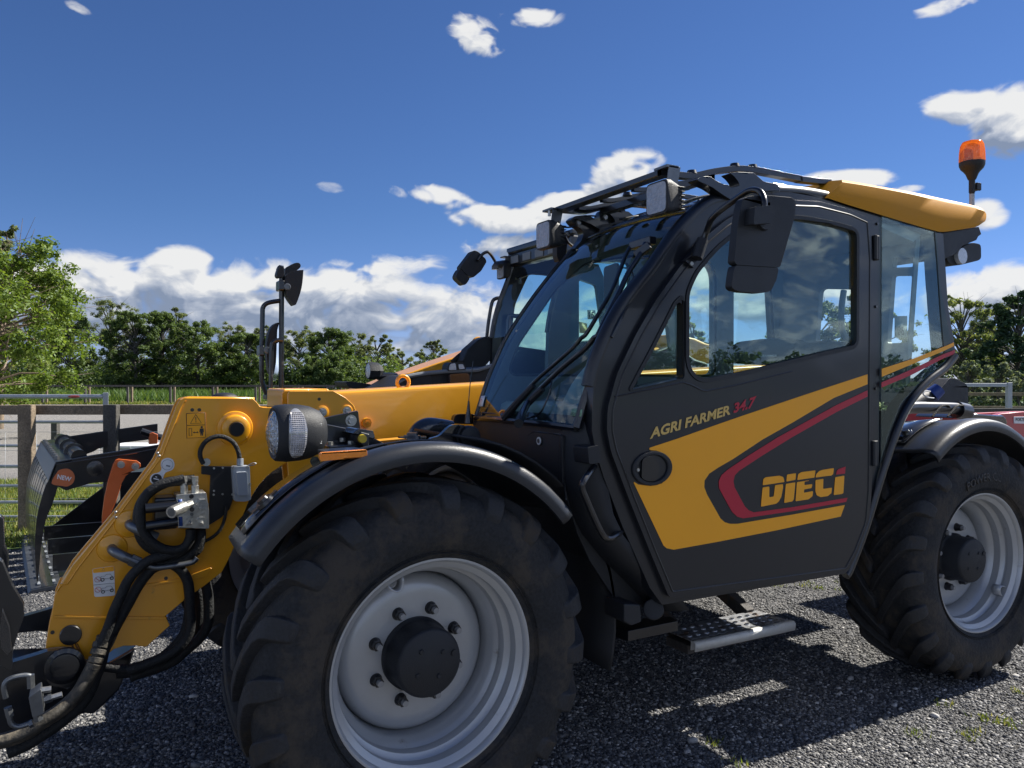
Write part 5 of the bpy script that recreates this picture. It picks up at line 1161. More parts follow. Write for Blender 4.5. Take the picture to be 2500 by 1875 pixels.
# cab mount and step
mt_ = MB().poly(PY(KN([(650, 1270), (770, 1275), (780, 1400), (700, 1430), (650, 1400)]), .03), .01, .13)
mt_.cyl(U(*KN([(890, 1320)])[0], .04), U(*KN([(890, 1320)])[0], .20), .038, n=24)
mto = mt_.build('cab_mount', PLA, TH, bev=.006)
bp_ = [UZ(*p_, .495) for p_ in KN([(705, 1480), (1072, 1405), (1010, 1370), (650, 1400), (345, 1330), (400, 1380)])]
pl_ = [(p_.x, p_.y) for p_ in bp_]
mb = MB(); n_ = len(pl_); mb.add([(x, y, .495) for x, y in pl_] + [(x, y, .455) for x, y in pl_], [tuple(range(n_)), tuple(range(2 * n_ - 1, n_ - 1, -1))] + [(j, (j + 1) % n_, (j + 1) % n_ + n_, j + n_) for j in range(n_)])
mb.build('mount_plate', BLK, TH, bev=.003)
DRT = mat('dirty_steel', (.05, .045, .042), .7, .2, 0, .5, 14, bump=.6, bscale=60, dirt=(.10, .065, .04), dirtamt=.25, dscale=10)
MB().bar(UZ(*KN([(700, 1500)])[0], .45), UZ(*KN([(360, 1350)])[0], .45), .04, .05).build('mount_rail', DRT, TH, bev=.004)
zt_ = .36
st4 = [UZ(*p_, zt_) for p_ in KQ([(650, 425), (1125, 330), (1040, 300), (935, 290), (600, 368)])]
A = UZ(*KQ([(665, 425)])[0], zt_); B = UZ(*KQ([(1122, 328)])[0], zt_); Cc = UZ(*KQ([(600, 365)])[0], zt_)
ux = (B - A); Ls = ux.length; ux.normalize(); uy = Vector((-ux.y, ux.x, 0)); dpt = .20
SAL = mat('scuffed_step_metal', (.30, .31, .33), .45, .6, 0, .35, 16, bump=.3, bscale=60, dirt=(.09, .055, .035), dirtamt=.25, dscale=12)
stp = MB()
def sp3(a, b, c_): return A + ux * a + uy * b + Vector((0, 0, c_))
# saw-tooth perforated tread
teeth = 12; rw_ = [(0, .018)]
pts_t = []
for i in range(teeth):
    a0_ = Ls * i / teeth; w_ = Ls / teeth
    for k in range(5):
        pts_t.append((a0_ + w_ * k / 5, .022 + .014 * math.sin(math.pi * k / 5)))
pts_t.append((Ls, .022))
outl = pts_t + [(Ls - .01, dpt), (0.0, dpt)]
holes = []
for i in range(11):
    for j in (0, 1, 2):
        holes.append([(Ls * (i + .6 + (.5 if j % 2 else 0)) / 12 + .012 * math.cos(t), .065 + .045 * j + .008 * math.sin(t)) for t in np.linspace(0, 2 * math.pi, 11)[:-1]])
tri = MB().poly(outl, 0, 1, holes)
tri.v = [tuple(sp3(v[0], v[2], .006 - v[1] * .005)) for v in tri.v]
stepo = tri.build('step', SAL, TH)
mb = MB()
for h_ in holes:
    cx_ = sum(a for a, b in h_) / 10; cy_ = sum(b for a, b in h_) / 10
    mb.grid([[tuple(sp3(cx_ + .013 * k * math.cos(t), cy_ + .0095 * k * math.sin(t), zz)) for t in np.linspace(0, 2 * math.pi, 13)] for k, zz in ((1.15, .006), (1.0, .010), (.85, .010))])
mb.build('step_studs', SAL, stepo, sa=50)
mb = MB(); 
mb.v = []; sec_ = [(-.012, -.030), (-.016, .0), (-.008, .008), (.010, .008), (.012, -.030)]
mb.grid([[tuple(sp3(a, b, c_)) for b, c_ in sec_] for a in (-.01, Ls + .005)])
mb.build('step_edge', mat('pale_step_edge', (.52, .52, .50), .5, .2, 0, .2, 14, bump=.3, bscale=60, dirt=(.2, .19, .17), dirtamt=.1, dscale=20), stepo, solid=.004, sa=50)
MB().bar(sp3(Ls * .12, dpt, -.01), sp3(Ls * .12, dpt + .5, .2), .05, .06).bar(sp3(Ls * .9, dpt, -.01), sp3(Ls * .9, dpt + .5, .2), .05, .06).bar(sp3(0, .11, -.04), sp3(Ls, .11, -.04), .14, .04).build('step_bracket', DRT, stepo, bev=.004)
# parts behind the cab: tank, pipe, cap
MB().poly(rp(PY(KH([(1270, 290), (1330, 300), (1430, 350), (1448, 400), (1448, 560), (1100, 575), (1120, 430), (1180, 390)]), 1.05), .02, 3), .9, 1.25).build('rear_tank', PLA, TH, bev=.012)
tk = TH.children[-1]
MB().tube([U(*p_, .80) for p_ in KH([(1090, 570), (1160, 520), (1240, 480), (1300, 450)])], .040, 16, 2).build('filler_neck', PLA, tk)
BLC = mat('blue_plastic', (.02, .05, .22), .4)
c = U(*KH([(1325, 445)])[0], .78); dd = Vector((.6, -.35, .6)).normalized(); MB().cyl(c - dd * .02, c + dd * .045, .048, .040, 20).build('filler_cap', BLC, tk, sa=35)
MB().tube([U(*p_, .70) for p_ in KH([(1325, 490), (1260, 480), (1220, 450), (1235, 420), (1290, 425)])], .004, 6, 4).build('cap_strap', WHT, tk)
cyl = MB().tube([U(*p_, .70) for p_ in KH([(1000, 640), (1040, 600), (1110, 583), (1250, 583), (1500, 588), (1620, 600)])], .036, 16, 3)
co = cyl.build('exhaust_pipe', BLK, TH)
MB().cyl(U(*KH([(1545, 605)])[0], .70), U(*KH([(1640, 625)])[0], .70), .052, n=24).build('pipe_end', BLK, co, sa=35)
for a in (1400, 1550):
    MB().tube([U(*p_, .66) for p_ in KH([(a - 90, 670), (a - 20, 590), (a + 10, 565), (a + 60, 560), (a + 80, 580)])], .006, 6, 3).build('cable', HOSE, co)
MB().poly(PY(KH([(1650, 640), (1930, 655), (1970, 690), (1980, 745), (1600, 690)]), 1.0), .95, 1.35).build('rear_body', MATS['gloss_black_plate'], TH, bev=.01)
MB().box((2.75, 1.45, .98), (.55, .9, .28)).build('engine_hood', BLK, TH, bev=.04)
# ================================================================ second telehandler, behind the first
T2 = empty('telehandler', (2.3, 3.0, 0), 'second telehandler behind the first, its tilted black mirror against the clouds', 'telehandler')
_TH = TH; TH = T2
YQ, YW = 3.35, 2.50
pr2 = PY(KD([(632, 1345), (655, 1210), (690, 1080), (735, 960), (768, 870), (790, 800), (800, 760)]), YQ)
xr = 3.05; zr = pr2[-1][1]
prof2 = crom2(pr2, 3)
sidep = prof2 + [(prof2[-1][0] + .12, zr + .06), (xr - .1, zr + .04), (xr + .05, zr - .25), (xr + .15, 1.8), (xr, .95), (prof2[0][0] + .35, .75), (prof2[0][0] - .02, 1.2)]
hole2 = rp([(prof2[4][0] + .12, 1.72), (prof2[8][0] + .10, 2.05), (prof2[-1][0] + .14, zr - .08), (xr - .42, zr - .08), (xr - .40, 1.66)], .04)
hole3 = rp([(xr - .30, 1.66), (xr - .30, zr - .10), (xr - .12, zr - .14), (xr - .02, 1.66)], .03)
for y_ in (YW, YQ):
    MB().poly(sidep, y_ - .02, y_ + .02, [hole2, hole3]).build('cab_frame', CAB, TH, bev=.006)
    MB().poly(hole2, y_ - .003, y_ + .003).build('side_window', GLS, TH.children[-1], sa=30)
MB().grid([[(x, y, z) for y in np.linspace(YW + .02, YQ - .01, 6)] for x, z in prof2]).build('windscreen', GLS, TH)
for y_ in (YW, YQ): MB().tube([(x, y_, z) for x, z in prof2], .022, 8, 0).build('pillar', BLK, TH)
xc, zc = prof2[-1]
MB().box((xc + .02, (YW + YQ) / 2, zc + .02), (.10, YQ - YW + .1, .12)).build('roof_header', BLK, TH, bev=.02)
MB().box(((xc + xr) / 2, (YW + YQ) / 2, zc + .085), (xr - xc + .1, YQ - YW + .04, .06)).build('roof', BLK, TH, bev=.02)
MB().box((xc - .01, (YW + YQ) / 2, zc + .10), (.04, YQ - YW + .12, .03)).build('roof_guard', BLK, TH, bev=.004)
for i in range(4): MB().box((xc - .033, YW + .2 + i * .19, zc + .01), (.008, .12, .06)).build('roof_vent', GRI, TH, bev=.004)
MB().poly(rp([(xr - .03, 1.0), (xr + .08, 1.0), (xr + .12, 1.8), (xr, 2.3), (xr - .05, 2.3)], .02), YW + .02, YQ - .02).build('rear_wall', DKI, TH) if False else None
MB().box((2.55, (YW + YQ) / 2, 1.45), (.14, .45, .6)).build('seat', MATS['seat_cloth'], TH, bev=.05)
MB().box((2.2, (YW + YQ) / 2, 1.25), (.3, .5, .12)).build('dashboard', DKI, TH, bev=.03)
MB().tube([(2.05, YQ - .06, 1.60), (2.05, YQ - .06, 1.92), (2.1, YQ - .08, 1.95), (2.25, YQ - .08, 1.95)], .018, 8, 3).build('inner_rail', BLK, TH)
# stickers on its side window
s = MB().poly(PY(KD([(1372, 1128), (1432, 1130), (1436, 1200), (1374, 1198)]), YW - .01), YW - .012, YW - .008).build('window_sticker', mat('pale_green_paper', (.45, .6, .5), .6), TH, sa=0)
text_mesh('15', [U(*p_, YW - .013) for p_ in KD([(1382, 1188), (1426, 1190), (1382, 1142), (1426, 1144)])], BKD, 'sticker_lettering', s, thick=0, offset=.02)
MB().poly(PY(KD([(1308, 1218), (1368, 1232), (1374, 1308), (1312, 1304)]), YW - .01), YW - .012, YW - .008).build('window_sticker', mat('pale_yellow_paper', (.6, .55, .22), .6), TH, sa=0)
# lamp, wiper, mirror and handrail
wl2 = worklamp(U(*KD([(700, 828)])[0], YQ + .03), 1.0)
MB().tube([U(*p_, YQ) for p_ in KD([(660, 815), (670, 780), (760, 770)])], .03, 8, 2).build('lamp_bracket', BLK, wl2)
MB().tube([U(*p_, YQ - .1) for p_ in KD([(820, 888), (880, 865), (940, 845), (1060, 855)])], .011, 8, 2).tube([U(*p_, YQ - .1) for p_ in KD([(848, 880), (852, 925)])], .014, 8, 0).build('wiper_arm', BLK, TH)
m2 = KD([(490, 670), (520, 682), (575, 735), (582, 760), (540, 830), (480, 880), (440, 868), (385, 815), (382, 795), (440, 720), (470, 680)])
mm2 = MB().poly(rp(PY(m2, YQ + .2), .01, 2), YQ + .17, YQ + .25).build('mirror', PLA, TH, bev=.02, seg=3)
m3 = KD([(378, 812), (452, 888), (430, 925), (412, 938), (400, 934), (352, 888), (348, 868), (360, 840)])
MB().poly(rp(PY(m3, YQ + .2), .01, 2), YQ + .17, YQ + .25).build('lower_mirror', PLA, mm2, bev=.02, seg=3)
MB().tube([U(*p_, YQ + .15) for p_ in KD([(525, 745), (560, 700), (590, 682), (610, 684), (640, 720), (680, 790)])], .013, 8, 3).build('mirror_arm', BLK, mm2)
MB().tube([U(*p_, YQ + .05) for p_ in KD([(596, 1335), (606, 1240), (625, 1120), (640, 1060), (665, 1040), (690, 1035)])], .015, 8, 3).build('handrail', BLK, TH)
# boom rising to the rear, at the far side
bq = PY(KC([(1140, 1130), (1300, 1085), (1460, 1020), (1620, 965), (1790, 905), (2000, 835), (2212, 765)]) + KD([(720, 1330), (740, 1420), (560, 1480)]) + KC([(2000, 960), (1700, 990), (1500, 1070), (1400, 1130), (1380, 1180), (1100, 1180)]), YQ + .15)
b2 = MB().poly(bq, YQ + .15, YQ + .5).build('boom', YEL, TH, bev=.012)
MB().poly(PY(KD([(440, 1430), (520, 1360), (570, 1335), (640, 1330), (700, 1340), (750, 1320), (720, 1400), (560, 1580), (440, 1600), (400, 1520)]), YQ + .02), YQ + .0, YQ + .12).build('boom_cover', PLA, TH, bev=.01)
MB().tube([U(*p_, YQ + .12) for p_ in KD([(330, 1530), (400, 1470), (470, 1440), (560, 1420), (640, 1385), (700, 1360)])], .02, 8, 3).build('hydraulic_hose', HOSE, b2)
MB().tube([U(*p_, YQ + .13) for p_ in KD([(350, 1530), (400, 1480), (450, 1440)])], .018, 8, 2).build('hydraulic_hose', HOSE, b2)
e2 = U(*KD([(532, 1397)])[0], YQ + .2)
MB().tube([e2 + Vector((math.cos(a) * .05, 0, math.sin(a) * .05)) for a in np.linspace(0, 2 * math.pi, 21)], .018, 8, 0).tube([e2 + Vector((.13 + math.cos(a) * .05, .02, .0 + math.sin(a) * .05)) for a in np.linspace(0, 2 * math.pi, 21)], .018, 8, 0).build('lifting_eye', YEL, b2)
# black bodywork in front of its cab
YR = 2.62
MB().poly(rp(PY(KC([(1390, 1120), (1500, 1060), (1600, 1000), (1860, 975), (2060, 960), (2212, 935), (2300, 925), (2300, 1300), (1390, 1300)]), YR), .02, 2), YR, YR + .5).build('front_body', PLA, TH, bev=.01)
fb = TH.children[-1]
MB().poly(rp(PY(KC([(1600, 1010), (1740, 990), (1755, 1100), (1590, 1100)]), YR - .01), .02, 2), YR - .015, YR).build('body_panel', PLA, fb, bev=.006)
DGL = mat('smoked_lens', (.05, .035, .035), .15, 0, .6)
MB().poly(rp(PY(KC([(1875, 990), (2010, 980), (2028, 1000), (2028, 1090), (1880, 1092)]), YR - .01), .01, 2), YR - .04, YR).build('rear_lamp', DGL, fb, bev=.01)
MB().poly(rp(PY(KC([(1855, 965), (1860, 920), (1880, 900), (1965, 900), (1990, 920), (1998, 955)]), YR), .01, 2), YR - .04, YR + .06).build('indicator_housing', PLA, fb, bev=.008)
MB().poly(rp(PY(KC([(1862, 962), (1868, 922), (1884, 908), (1912, 908), (1920, 958)]), YR), .006, 2), YR - .046, YR - .036).build('indicator_lens', MATS['lamp_lens'], fb, bev=.004)
MB().poly(rp(PY(KC([(1942, 955), (1935, 915), (1970, 915), (1985, 950)]), YR), .006, 2), YR - .046, YR - .036).build('indicator_lens', MATS['lamp_lens'], fb, bev=.004)
MB().tube([U(*p_, YR - .02) for p_ in KC([(1500, 1020), (1700, 985), (1890, 968), (2060, 962), (2120, 955), (2212, 925), (2300, 900)])], .014, 8, 3).build('body_rail', GRI, fb)
# round work lamp on a stalk
lc = U(*KC([(1262, 965)])[0], YR + .5)
lh = MB().lathe([(.0, .0), (.056, .003), (.060, -.006), (.063, .02), (.058, .07), (.034, .10), (0, .105)], (lc.x, lc.y, lc.z), 'X', 8).build('front_lamp', PLA, TH, sa=30)
MB().lathe([(0, -.011), (.035, -.009), (.053, -.004), (.053, .0)], lc, 'X', 24).build('lamp_lens', MATS['lamp_lens'], lh, sa=50)
MB().tube([U(*p_, YR + .5) for p_ in KC([(1330, 1010), (1380, 1005), (1440, 1005), (1480, 1010)])], .025, 8, 2).build('lamp_arm', BLK, lh)
MB().poly(rp(PY(KC([(1085, 1050), (1120, 1046), (1230, 1060), (1290, 1070), (1270, 1095), (1180, 1105), (1110, 1090)]), YR + .7), .01, 2), YR + .7, YR + 1.0).build('fender', PLA, TH, bev=.01)
# yellow bonnet behind its cab
hb = PY(KE([(300, 1490), (420, 1460), (420, 1378), (545, 1390), (640, 1412), (722, 1450), (940, 1505), (960, 1520), (900, 1600), (545, 1610), (300, 1560)]), 2.75)
MB().poly(hb, 2.75, 3.5).build('bonnet', YEL, TH, bev=.02)
MB().poly(PY(KE([(300, 1510), (380, 1480), (470, 1470), (600, 1570), (700, 1600), (700, 2100), (300, 2100)]), 2.74), 2.70, 3.45).build('engine_body', PLA, TH, bev=.02)
for (x_, y_, sd_) in ((1.2, 2.45, 1), (4.0, 2.45, 1), (1.2, 4.6, -1), (4.0, 4.6, -1)): wheel(x_, y_, 0, sd_, T2, 1.9, .3, False)
MB().box((2.7, 3.5, .85), (3.6, .8, .4)).build('chassis', BLK, TH, bev=.02)
TH = _TH
# ================================================================ grapple bucket standing on the gravel
g0 = UZ(100, 1445); YK = g0.y; WK = 2.2; SH = -.075
GB = empty('grapple_bucket', (g0.x + .5, YK + 1, 0), 'black grapple bucket with curved tines, orange levers and round orange NEW sticker', 'grapple bucket')
def shx(mb):
    mb.v = [(x + SH * (y - YK), y, z) for x, y, z in mb.v]; return mb
def kp(px, t0, t1, name, m=BLK, parent=GB, bev=.006, K_=KA, holes=()):
    return shx(MB().poly(PY(K_(px), YK), YK + t0, YK + t1)).build(name, m, parent, bev=bev)
armp = [(425, 722), (700, 670), (1000, 622), (1215, 588), (1600, 530), (1600, 680), (1240, 730), (1130, 760), (1010, 790), (960, 822), (830, 872), (700, 885), (510, 942), (430, 902), (368, 868)]
kp(armp, 0, .03, 'grapple_arm'); ga = GB.children[-1]
kp(armp, WK - .03, WK, 'grapple_arm')
MB_r = shx(MB().tube([U(*p_, YK - .003) for p_ in KA([(430, 740), (700, 700), (960, 665), (1210, 618)])], .006, 6, 2)).build('weld_seam', BLK, ga)
kp([(425, 722), (300, 735), (1215, 585), (1215, 600)], 0, .25, 'arm_flange', bev=.003) if False else None
# head beam (grey front plate) with bolts
kp([(368, 868), (425, 722), (445, 726), (388, 872)], 0, WK, 'head_plate', DST)
kp([(425, 722), (560, 700), (570, 715), (430, 738)], 0, WK, 'head_top', BLK)
mb = MB()
hdt = GB.children[-1]
for i in range(10):
    p_ = U(*KA([(455, 716)])[0], YK); shx(MB().cyl((p_.x, YK + .2 + i * .2, p_.z), (p_.x, YK + .2 + i * .2, p_.z + .022), .018, n=6)).build('head_bolt', DST, hdt, sa=30)
p_ = U(*KA([(620, 690)])[0], YK)
mb = MB().cyl((p_.x, YK + .1, p_.z + .0), (p_.x, YK + WK - .1, p_.z + .0), .05, n=20)
for t in (.5, 1.0, 1.6): mb.cyl((p_.x, YK + t, p_.z), (p_.x, YK + t + .02, p_.z), .07, n=20)
shx(mb).build('pivot_shaft', BLK, GB, sa=40)
c = U(*KA([(733, 770)])[0], YK); shx(MB().lathe([(.055, 0), (.053, -.012), (.035, -.018), (0, -.018)], (c.x, YK, c.z), 'Y', 28)).build('pivot_cap', BLK, ga, sa=40)
# tines
tine = [(372, 868), (440, 905), (442, 930), (400, 1060), (352, 1180), (318, 1380), (305, 1520), (292, 1648), (284, 1640), (272, 1480), (270, 1330), (285, 1150), (320, 1000)]
tp = crom2(PY(KA(tine), YK), 3, True)
for i in range(9): shx(MB().poly(tp, YK + .01 + i * (WK - .2) / 8, YK + .20 + i * (WK - .2) / 8)).build('tine', BLK, GB, bev=.004)
# NEW sticker
nw = crom2(KA([(398, 885), (440, 800), (470, 778), (520, 772), (560, 795), (577, 840), (560, 885), (520, 908), (480, 905)]), 4, True)
so_ = MB().poly(PY(nw, YK - .001), YK - .003, YK - .001).build('round_sticker', mat('orange_sticker', (.55, .15, .05), .5), ga, sa=30)
text_mesh('NEW', [U(*p_, YK - .004) for p_ in KA([(440, 850), (546, 872), (446, 814), (553, 838)])], WHT, 'sticker_lettering', so_, thick=0, offset=.03)
# orange lever and link
ol = [(782, 1215), (783, 1130), (800, 990), (830, 850), (868, 730), (885, 703), (910, 692), (1050, 707), (1075, 725), (1078, 750), (1060, 770), (1010, 788), (965, 820), (932, 880), (895, 1000), (850, 1110)]
lv_ = kp(ol, -.05, -.02, 'lever', ORG)
for p_ in KA([(924, 734), (1034, 748)]):
    c = U(*p_, YK); shx(MB().cyl((c.x, YK - .05, c.z), (c.x, YK - .075, c.z), .024, n=24).cyl((c.x, YK - .075, c.z), (c.x, YK - .085, c.z), .013, n=6)).build('lever_pin', STL, lv_, sa=30)

lk2 = [U(*p_, YK + 1.7) for p_ in KA([(1155, 500), (1180, 492), (1218, 508), (1215, 580), (1150, 584)])]
MB().poly([(v.x, v.z) for v in lk2], YK + 1.7, YK + 1.8).build('link', ORG, GB, bev=.004)
MB().tube([U(*p_, YK + 1.75) for p_ in KA([(1090, 480), (1240, 530), (1400, 560)])], .03, 10, 0).build('top_link', BLK, GB)
# bucket body
zb = .02; A_ = U(*KB([(265, 290)])[0], YK); xb = A_.x
bw_ = MB().poly([(xb + .04, .0), (xb + 1.05, .0), (xb + 1.1, .55), (xb + 1.04, .55), (xb + .98, .10), (xb + .04, .03)], YK, YK + WK)
shx(bw_).build('bucket_floor', BLK, GB, bev=.004)
bf = GB.children[-1]
shx(MB().poly([(xb + .1, 0), (xb + 1.05, 0), (xb + 1.1, .55), (xb + .8, .55)], YK + WK, YK + WK + .02)).build('bucket_side', BLK, GB, bev=.004)
EDG = mat('worn_cutting_edge', (.10, .11, .125), .45, .7, 0, .3, 12)
mb = MB().poly([(xb - .04, .0), (xb + .16, .012), (xb + .16, .04), (xb - .02, .022)], YK - .02, YK + WK + .02)
shx(mb).build('cutting_edge', EDG, GB, bev=.002); ce = GB.children[-1]
for i in range(10):
    for dx, dz in ((.03, .034), (.12, .041)): shx(MB().box((xb + dx, YK + .12 + i * .22, dz), (.018, .08, .006))).build('edge_slot', GALV, ce)
for t in (.35, 1.0, 1.65): shx(MB().box((xb + .6, YK + t, .12), (.95, .03, .12))).build('floor_rib', BLK, bf, bev=.003)
for t in (.2, .75): 
    shx(MB().cyl((xb + 1.0, YK + WK - .3 - t, .47), (xb + .985, YK + WK - .3 - t, .47), .014, n=12)).build('bolt', mat('brass', (.6, .5, .2), .3, .8), bf, sa=30)
# ================================================================ red trailer at the right
c1_ = UD(2350, 1003, 6.6); RT = empty('trailer', (c1_.x + .6, c1_.y + .4, 0), 'red steel trailer with white name plate at the right edge, behind the rear wheel', 'trailer')
yt = c1_.y
MB().poly(PY(KH([(1940, 660), (1975, 740), (1990, 980), (2900, 1000), (2900, 640), (2200, 622), (2000, 640)]), yt), yt, yt + .06).build('side_panel', REDP, RT, bev=.008)
MB().poly(PY(KH([(1650, 640), (2160, 618), (2900, 640), (2900, 660), (1960, 660)]), yt + .9), yt + .9, yt + .95).build('side_panel', REDP, RT, bev=.008)
a_ = U(*KH([(1955, 660)])[0], yt); MB().box((a_.x + 1.3, yt + .48, .72), (2.6, .9, .04)).build('floor', REDP, RT, bev=.004)
MB().box((a_.x + .05, yt + .48, a_.z - .22), (.05, .9, .42)).build('front_panel', REDP, RT, bev=.006)
lp = PY(KH([(2104, 672), (2500, 664), (2500, 742), (2106, 738)]), yt); lpl = MB().poly(lp, yt - .006, yt).build('name_plate', WHT, RT, bev=.001)
text_mesh('PORTE', [U(*p_, yt - .008) for p_ in KH([(2128, 714), (2214, 718), (2128, 684), (2214, 684)])], BKD, 'plate_lettering', lpl, thick=0, offset=.02)
for x_ in (a_.x + .9, a_.x + 1.7):
    w_ = MB().lathe([(.19, 0), (.30, .0), (.33, .03), (.33, .17), (.30, .2), (.19, .2)], (x_, yt - .02, .33), 'Y', 32).build('wheel', RUB, RT, sa=40)
    MB().lathe([(.19, .01), (.17, .05), (.08, .06), (0, .04)], (x_, yt - .02, .33), 'Y', 24).build('rim', SIL, w_, sa=40)
MB().box((a_.x + 1.3, yt + .3, .5), (2.4, .08, .1)).build('axle_frame', BLK, RT, bev=.004)
# ================================================================ ground
rng = np.random.default_rng(7)
def node_mat(name):
    m = bpy.data.materials.new(name); m.use_nodes = True; n = m.node_tree; b = n.nodes['Principled BSDF']; b.inputs['Roughness'].default_value = .9; b.inputs['Specular IOR Level'].default_value = .3
    return m, n, b
def texn(n, typ, vec, **kw):
    t = n.nodes.new(typ)
    for k_, v in kw.items():
        if k_ in t.inputs: t.inputs[k_].default_value = v
        else: setattr(t, k_, v)
    n.links.new(vec, t.inputs['Vector']); return t
def ramp(n, v, st):
    r = n.nodes.new('ShaderNodeValToRGB'); n.links.new(v, r.inputs[0]); e_ = r.color_ramp.elements
    e_[0].position, e_[0].color = st[0][0], (*st[0][1], 1); e_[1].position, e_[1].color = st[-1][0], (*st[-1][1], 1)
    for p_, c_ in st[1:-1]: x = e_.new(p_); x.color = (*c_, 1)
    return r.outputs[0]
def mixc(n, f, a, b):
    m = n.nodes.new('ShaderNodeMix'); m.data_type = 'RGBA'
    for i, v in ((0, f), (6, a), (7, b)):
        if isinstance(v, (int, float)): m.inputs[i].default_value = v
        elif isinstance(v, tuple): m.inputs[i].default_value = (*v, 1)
        else: n.links.new(v, m.inputs[i])
    return m.outputs[2]
GRAV, n, b = node_mat('gravel')
geo = n.nodes.new('ShaderNodeNewGeometry'); P_ = geo.outputs['Position']
v1 = texn(n, 'ShaderNodeTexVoronoi', P_, Scale=95.); v2 = texn(n, 'ShaderNodeTexVoronoi', P_, Scale=38.)
ns = texn(n, 'ShaderNodeTexNoise', P_, Scale=1.2, Detail=6.); ns2 = texn(n, 'ShaderNodeTexNoise', P_, Scale=9., Detail=5.)
sep = n.nodes.new('ShaderNodeSeparateColor'); n.links.new(v1.outputs['Color'], sep.inputs[0])
c0 = ramp(n, sep.outputs[0], [(0, (.035, .036, .040)), (.45, (.08, .081, .085)), (.8, (.15, .149, .146)), (1, (.28, .27, .26))])
c0 = mixc(n, maprange(n, ns.outputs[0], .5, .75, 0, .45), c0, (.075, .065, .05))
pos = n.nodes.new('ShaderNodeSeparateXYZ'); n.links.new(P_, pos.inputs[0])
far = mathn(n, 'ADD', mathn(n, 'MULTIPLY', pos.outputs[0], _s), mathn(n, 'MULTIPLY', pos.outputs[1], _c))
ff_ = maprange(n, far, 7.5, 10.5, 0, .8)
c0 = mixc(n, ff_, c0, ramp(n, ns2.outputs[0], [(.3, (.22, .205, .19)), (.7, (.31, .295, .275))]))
n.links.new(c0, b.inputs['Base Color'])
bp = n.nodes.new('ShaderNodeBump'); bp.inputs['Strength'].default_value = 1; bp.inputs['Distance'].default_value = .012
hgt = mathn(n, 'ADD', mathn(n, 'MULTIPLY', v1.outputs['Distance'], -1.), mathn(n, 'MULTIPLY', v2.outputs['Distance'], -.7))
n.links.new(hgt, bp.inputs['Height']); n.links.new(bp.outputs[0], b.inputs['Normal'])
def sheet_xy(name, pts, z, m, label=None, kind='structure'):
    o = MB().add([(x, y, z) for x, y in pts], [tuple(range(len(pts)))]).build(name, m, None, sa=0); tag(o, kind=kind); return o
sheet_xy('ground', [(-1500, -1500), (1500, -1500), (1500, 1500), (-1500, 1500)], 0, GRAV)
GRS, n, b = node_mat('meadow')
geo = n.nodes.new('ShaderNodeNewGeometry'); P_ = geo.outputs['Position']
a_ = texn(n, 'ShaderNodeTexNoise', P_, Scale=.35, Detail=7.); b_ = texn(n, 'ShaderNodeTexNoise', P_, Scale=11., Detail=7.)
c0 = ramp(n, a_.outputs[0], [(.3, (.050, .095, .022)), (.55, (.085, .13, .035)), (.75, (.14, .15, .05))])
c0 = mixc(n, maprange(n, b_.outputs[0], .4, .7, 0, .6), c0, (.13, .17, .05)); n.links.new(c0, b.inputs['Base Color'])
bp = n.nodes.new('ShaderNodeBump'); bp.inputs['Strength'].default_value = 1; bp.inputs['Distance'].default_value = .06; n.links.new(b_.outputs[0], bp.inputs['Height']); n.links.new(bp.outputs[0], b.inputs['Normal'])
FW = Vector((_s, _c, 0)); RT_ = Vector((_c, -_s, 0))
def W(r, f, z=0): return Vector((CAM.x, CAM.y, z)) + RT_ * r + FW * f
def strip(name, f0, f1, r0, r1, z, m, wob=.3, nseg=40):
    pts = [W(r0 + (r1 - r0) * i / nseg, f0 + wob * (noise.noise(Vector((i * .7, f0, 1))) )) for i in range(nseg + 1)] + [W(r1 - (r1 - r0) * i / nseg, f1 + wob * (noise.noise(Vector((i * .9, f1, 5))))) for i in range(nseg + 1)]
    return sheet_xy(name, [(p_.x, p_.y) for p_ in pts], z, m)
strip('meadow', 46, 1200, -900, 900, .004, GRS, .6)
strip('grass_verge', 6.7, 11.2, -12, -.9, .004, GRS, .5)
strip('grass_verge', 11.5, 60, 5.5, 60, .008, GRS, .5)
strip('back_field', -700, -14, -600, 600, .004, GRS, .6)
# grass blades
def blades(name, label, N, pick, hmin, hmax, wd, col, zbase=.004):
    px_ = np.empty((N, 2)); 
    for i in range(N): px_[i] = pick()
    h = rng.uniform(hmin, hmax, N) * rng.uniform(.6, 1.1, N); a = rng.uniform(0, 2 * np.pi, N); ln = rng.normal(0, .35, (N, 2)) * h[:, None]; w_ = wd * rng.uniform(.6, 1.4, N)
    V_ = np.zeros((N, 3, 3)); dx = np.cos(a) * w_ / 2; dy = np.sin(a) * w_ / 2
    V_[:, 0, 0] = px_[:, 0] - dx; V_[:, 0, 1] = px_[:, 1] - dy; V_[:, 1, 0] = px_[:, 0] + dx; V_[:, 1, 1] = px_[:, 1] + dy
    V_[:, 2, 0] = px_[:, 0] + ln[:, 0]; V_[:, 2, 1] = px_[:, 1] + ln[:, 1]; V_[:, 2, 2] = h; V_[:, :, 2] += zbase
    o = np_mesh(name, V_.reshape(-1, 3), np.arange(N * 3).reshape(-1, 3), col); tag(o, label, 'grass', kind='stuff'); return o
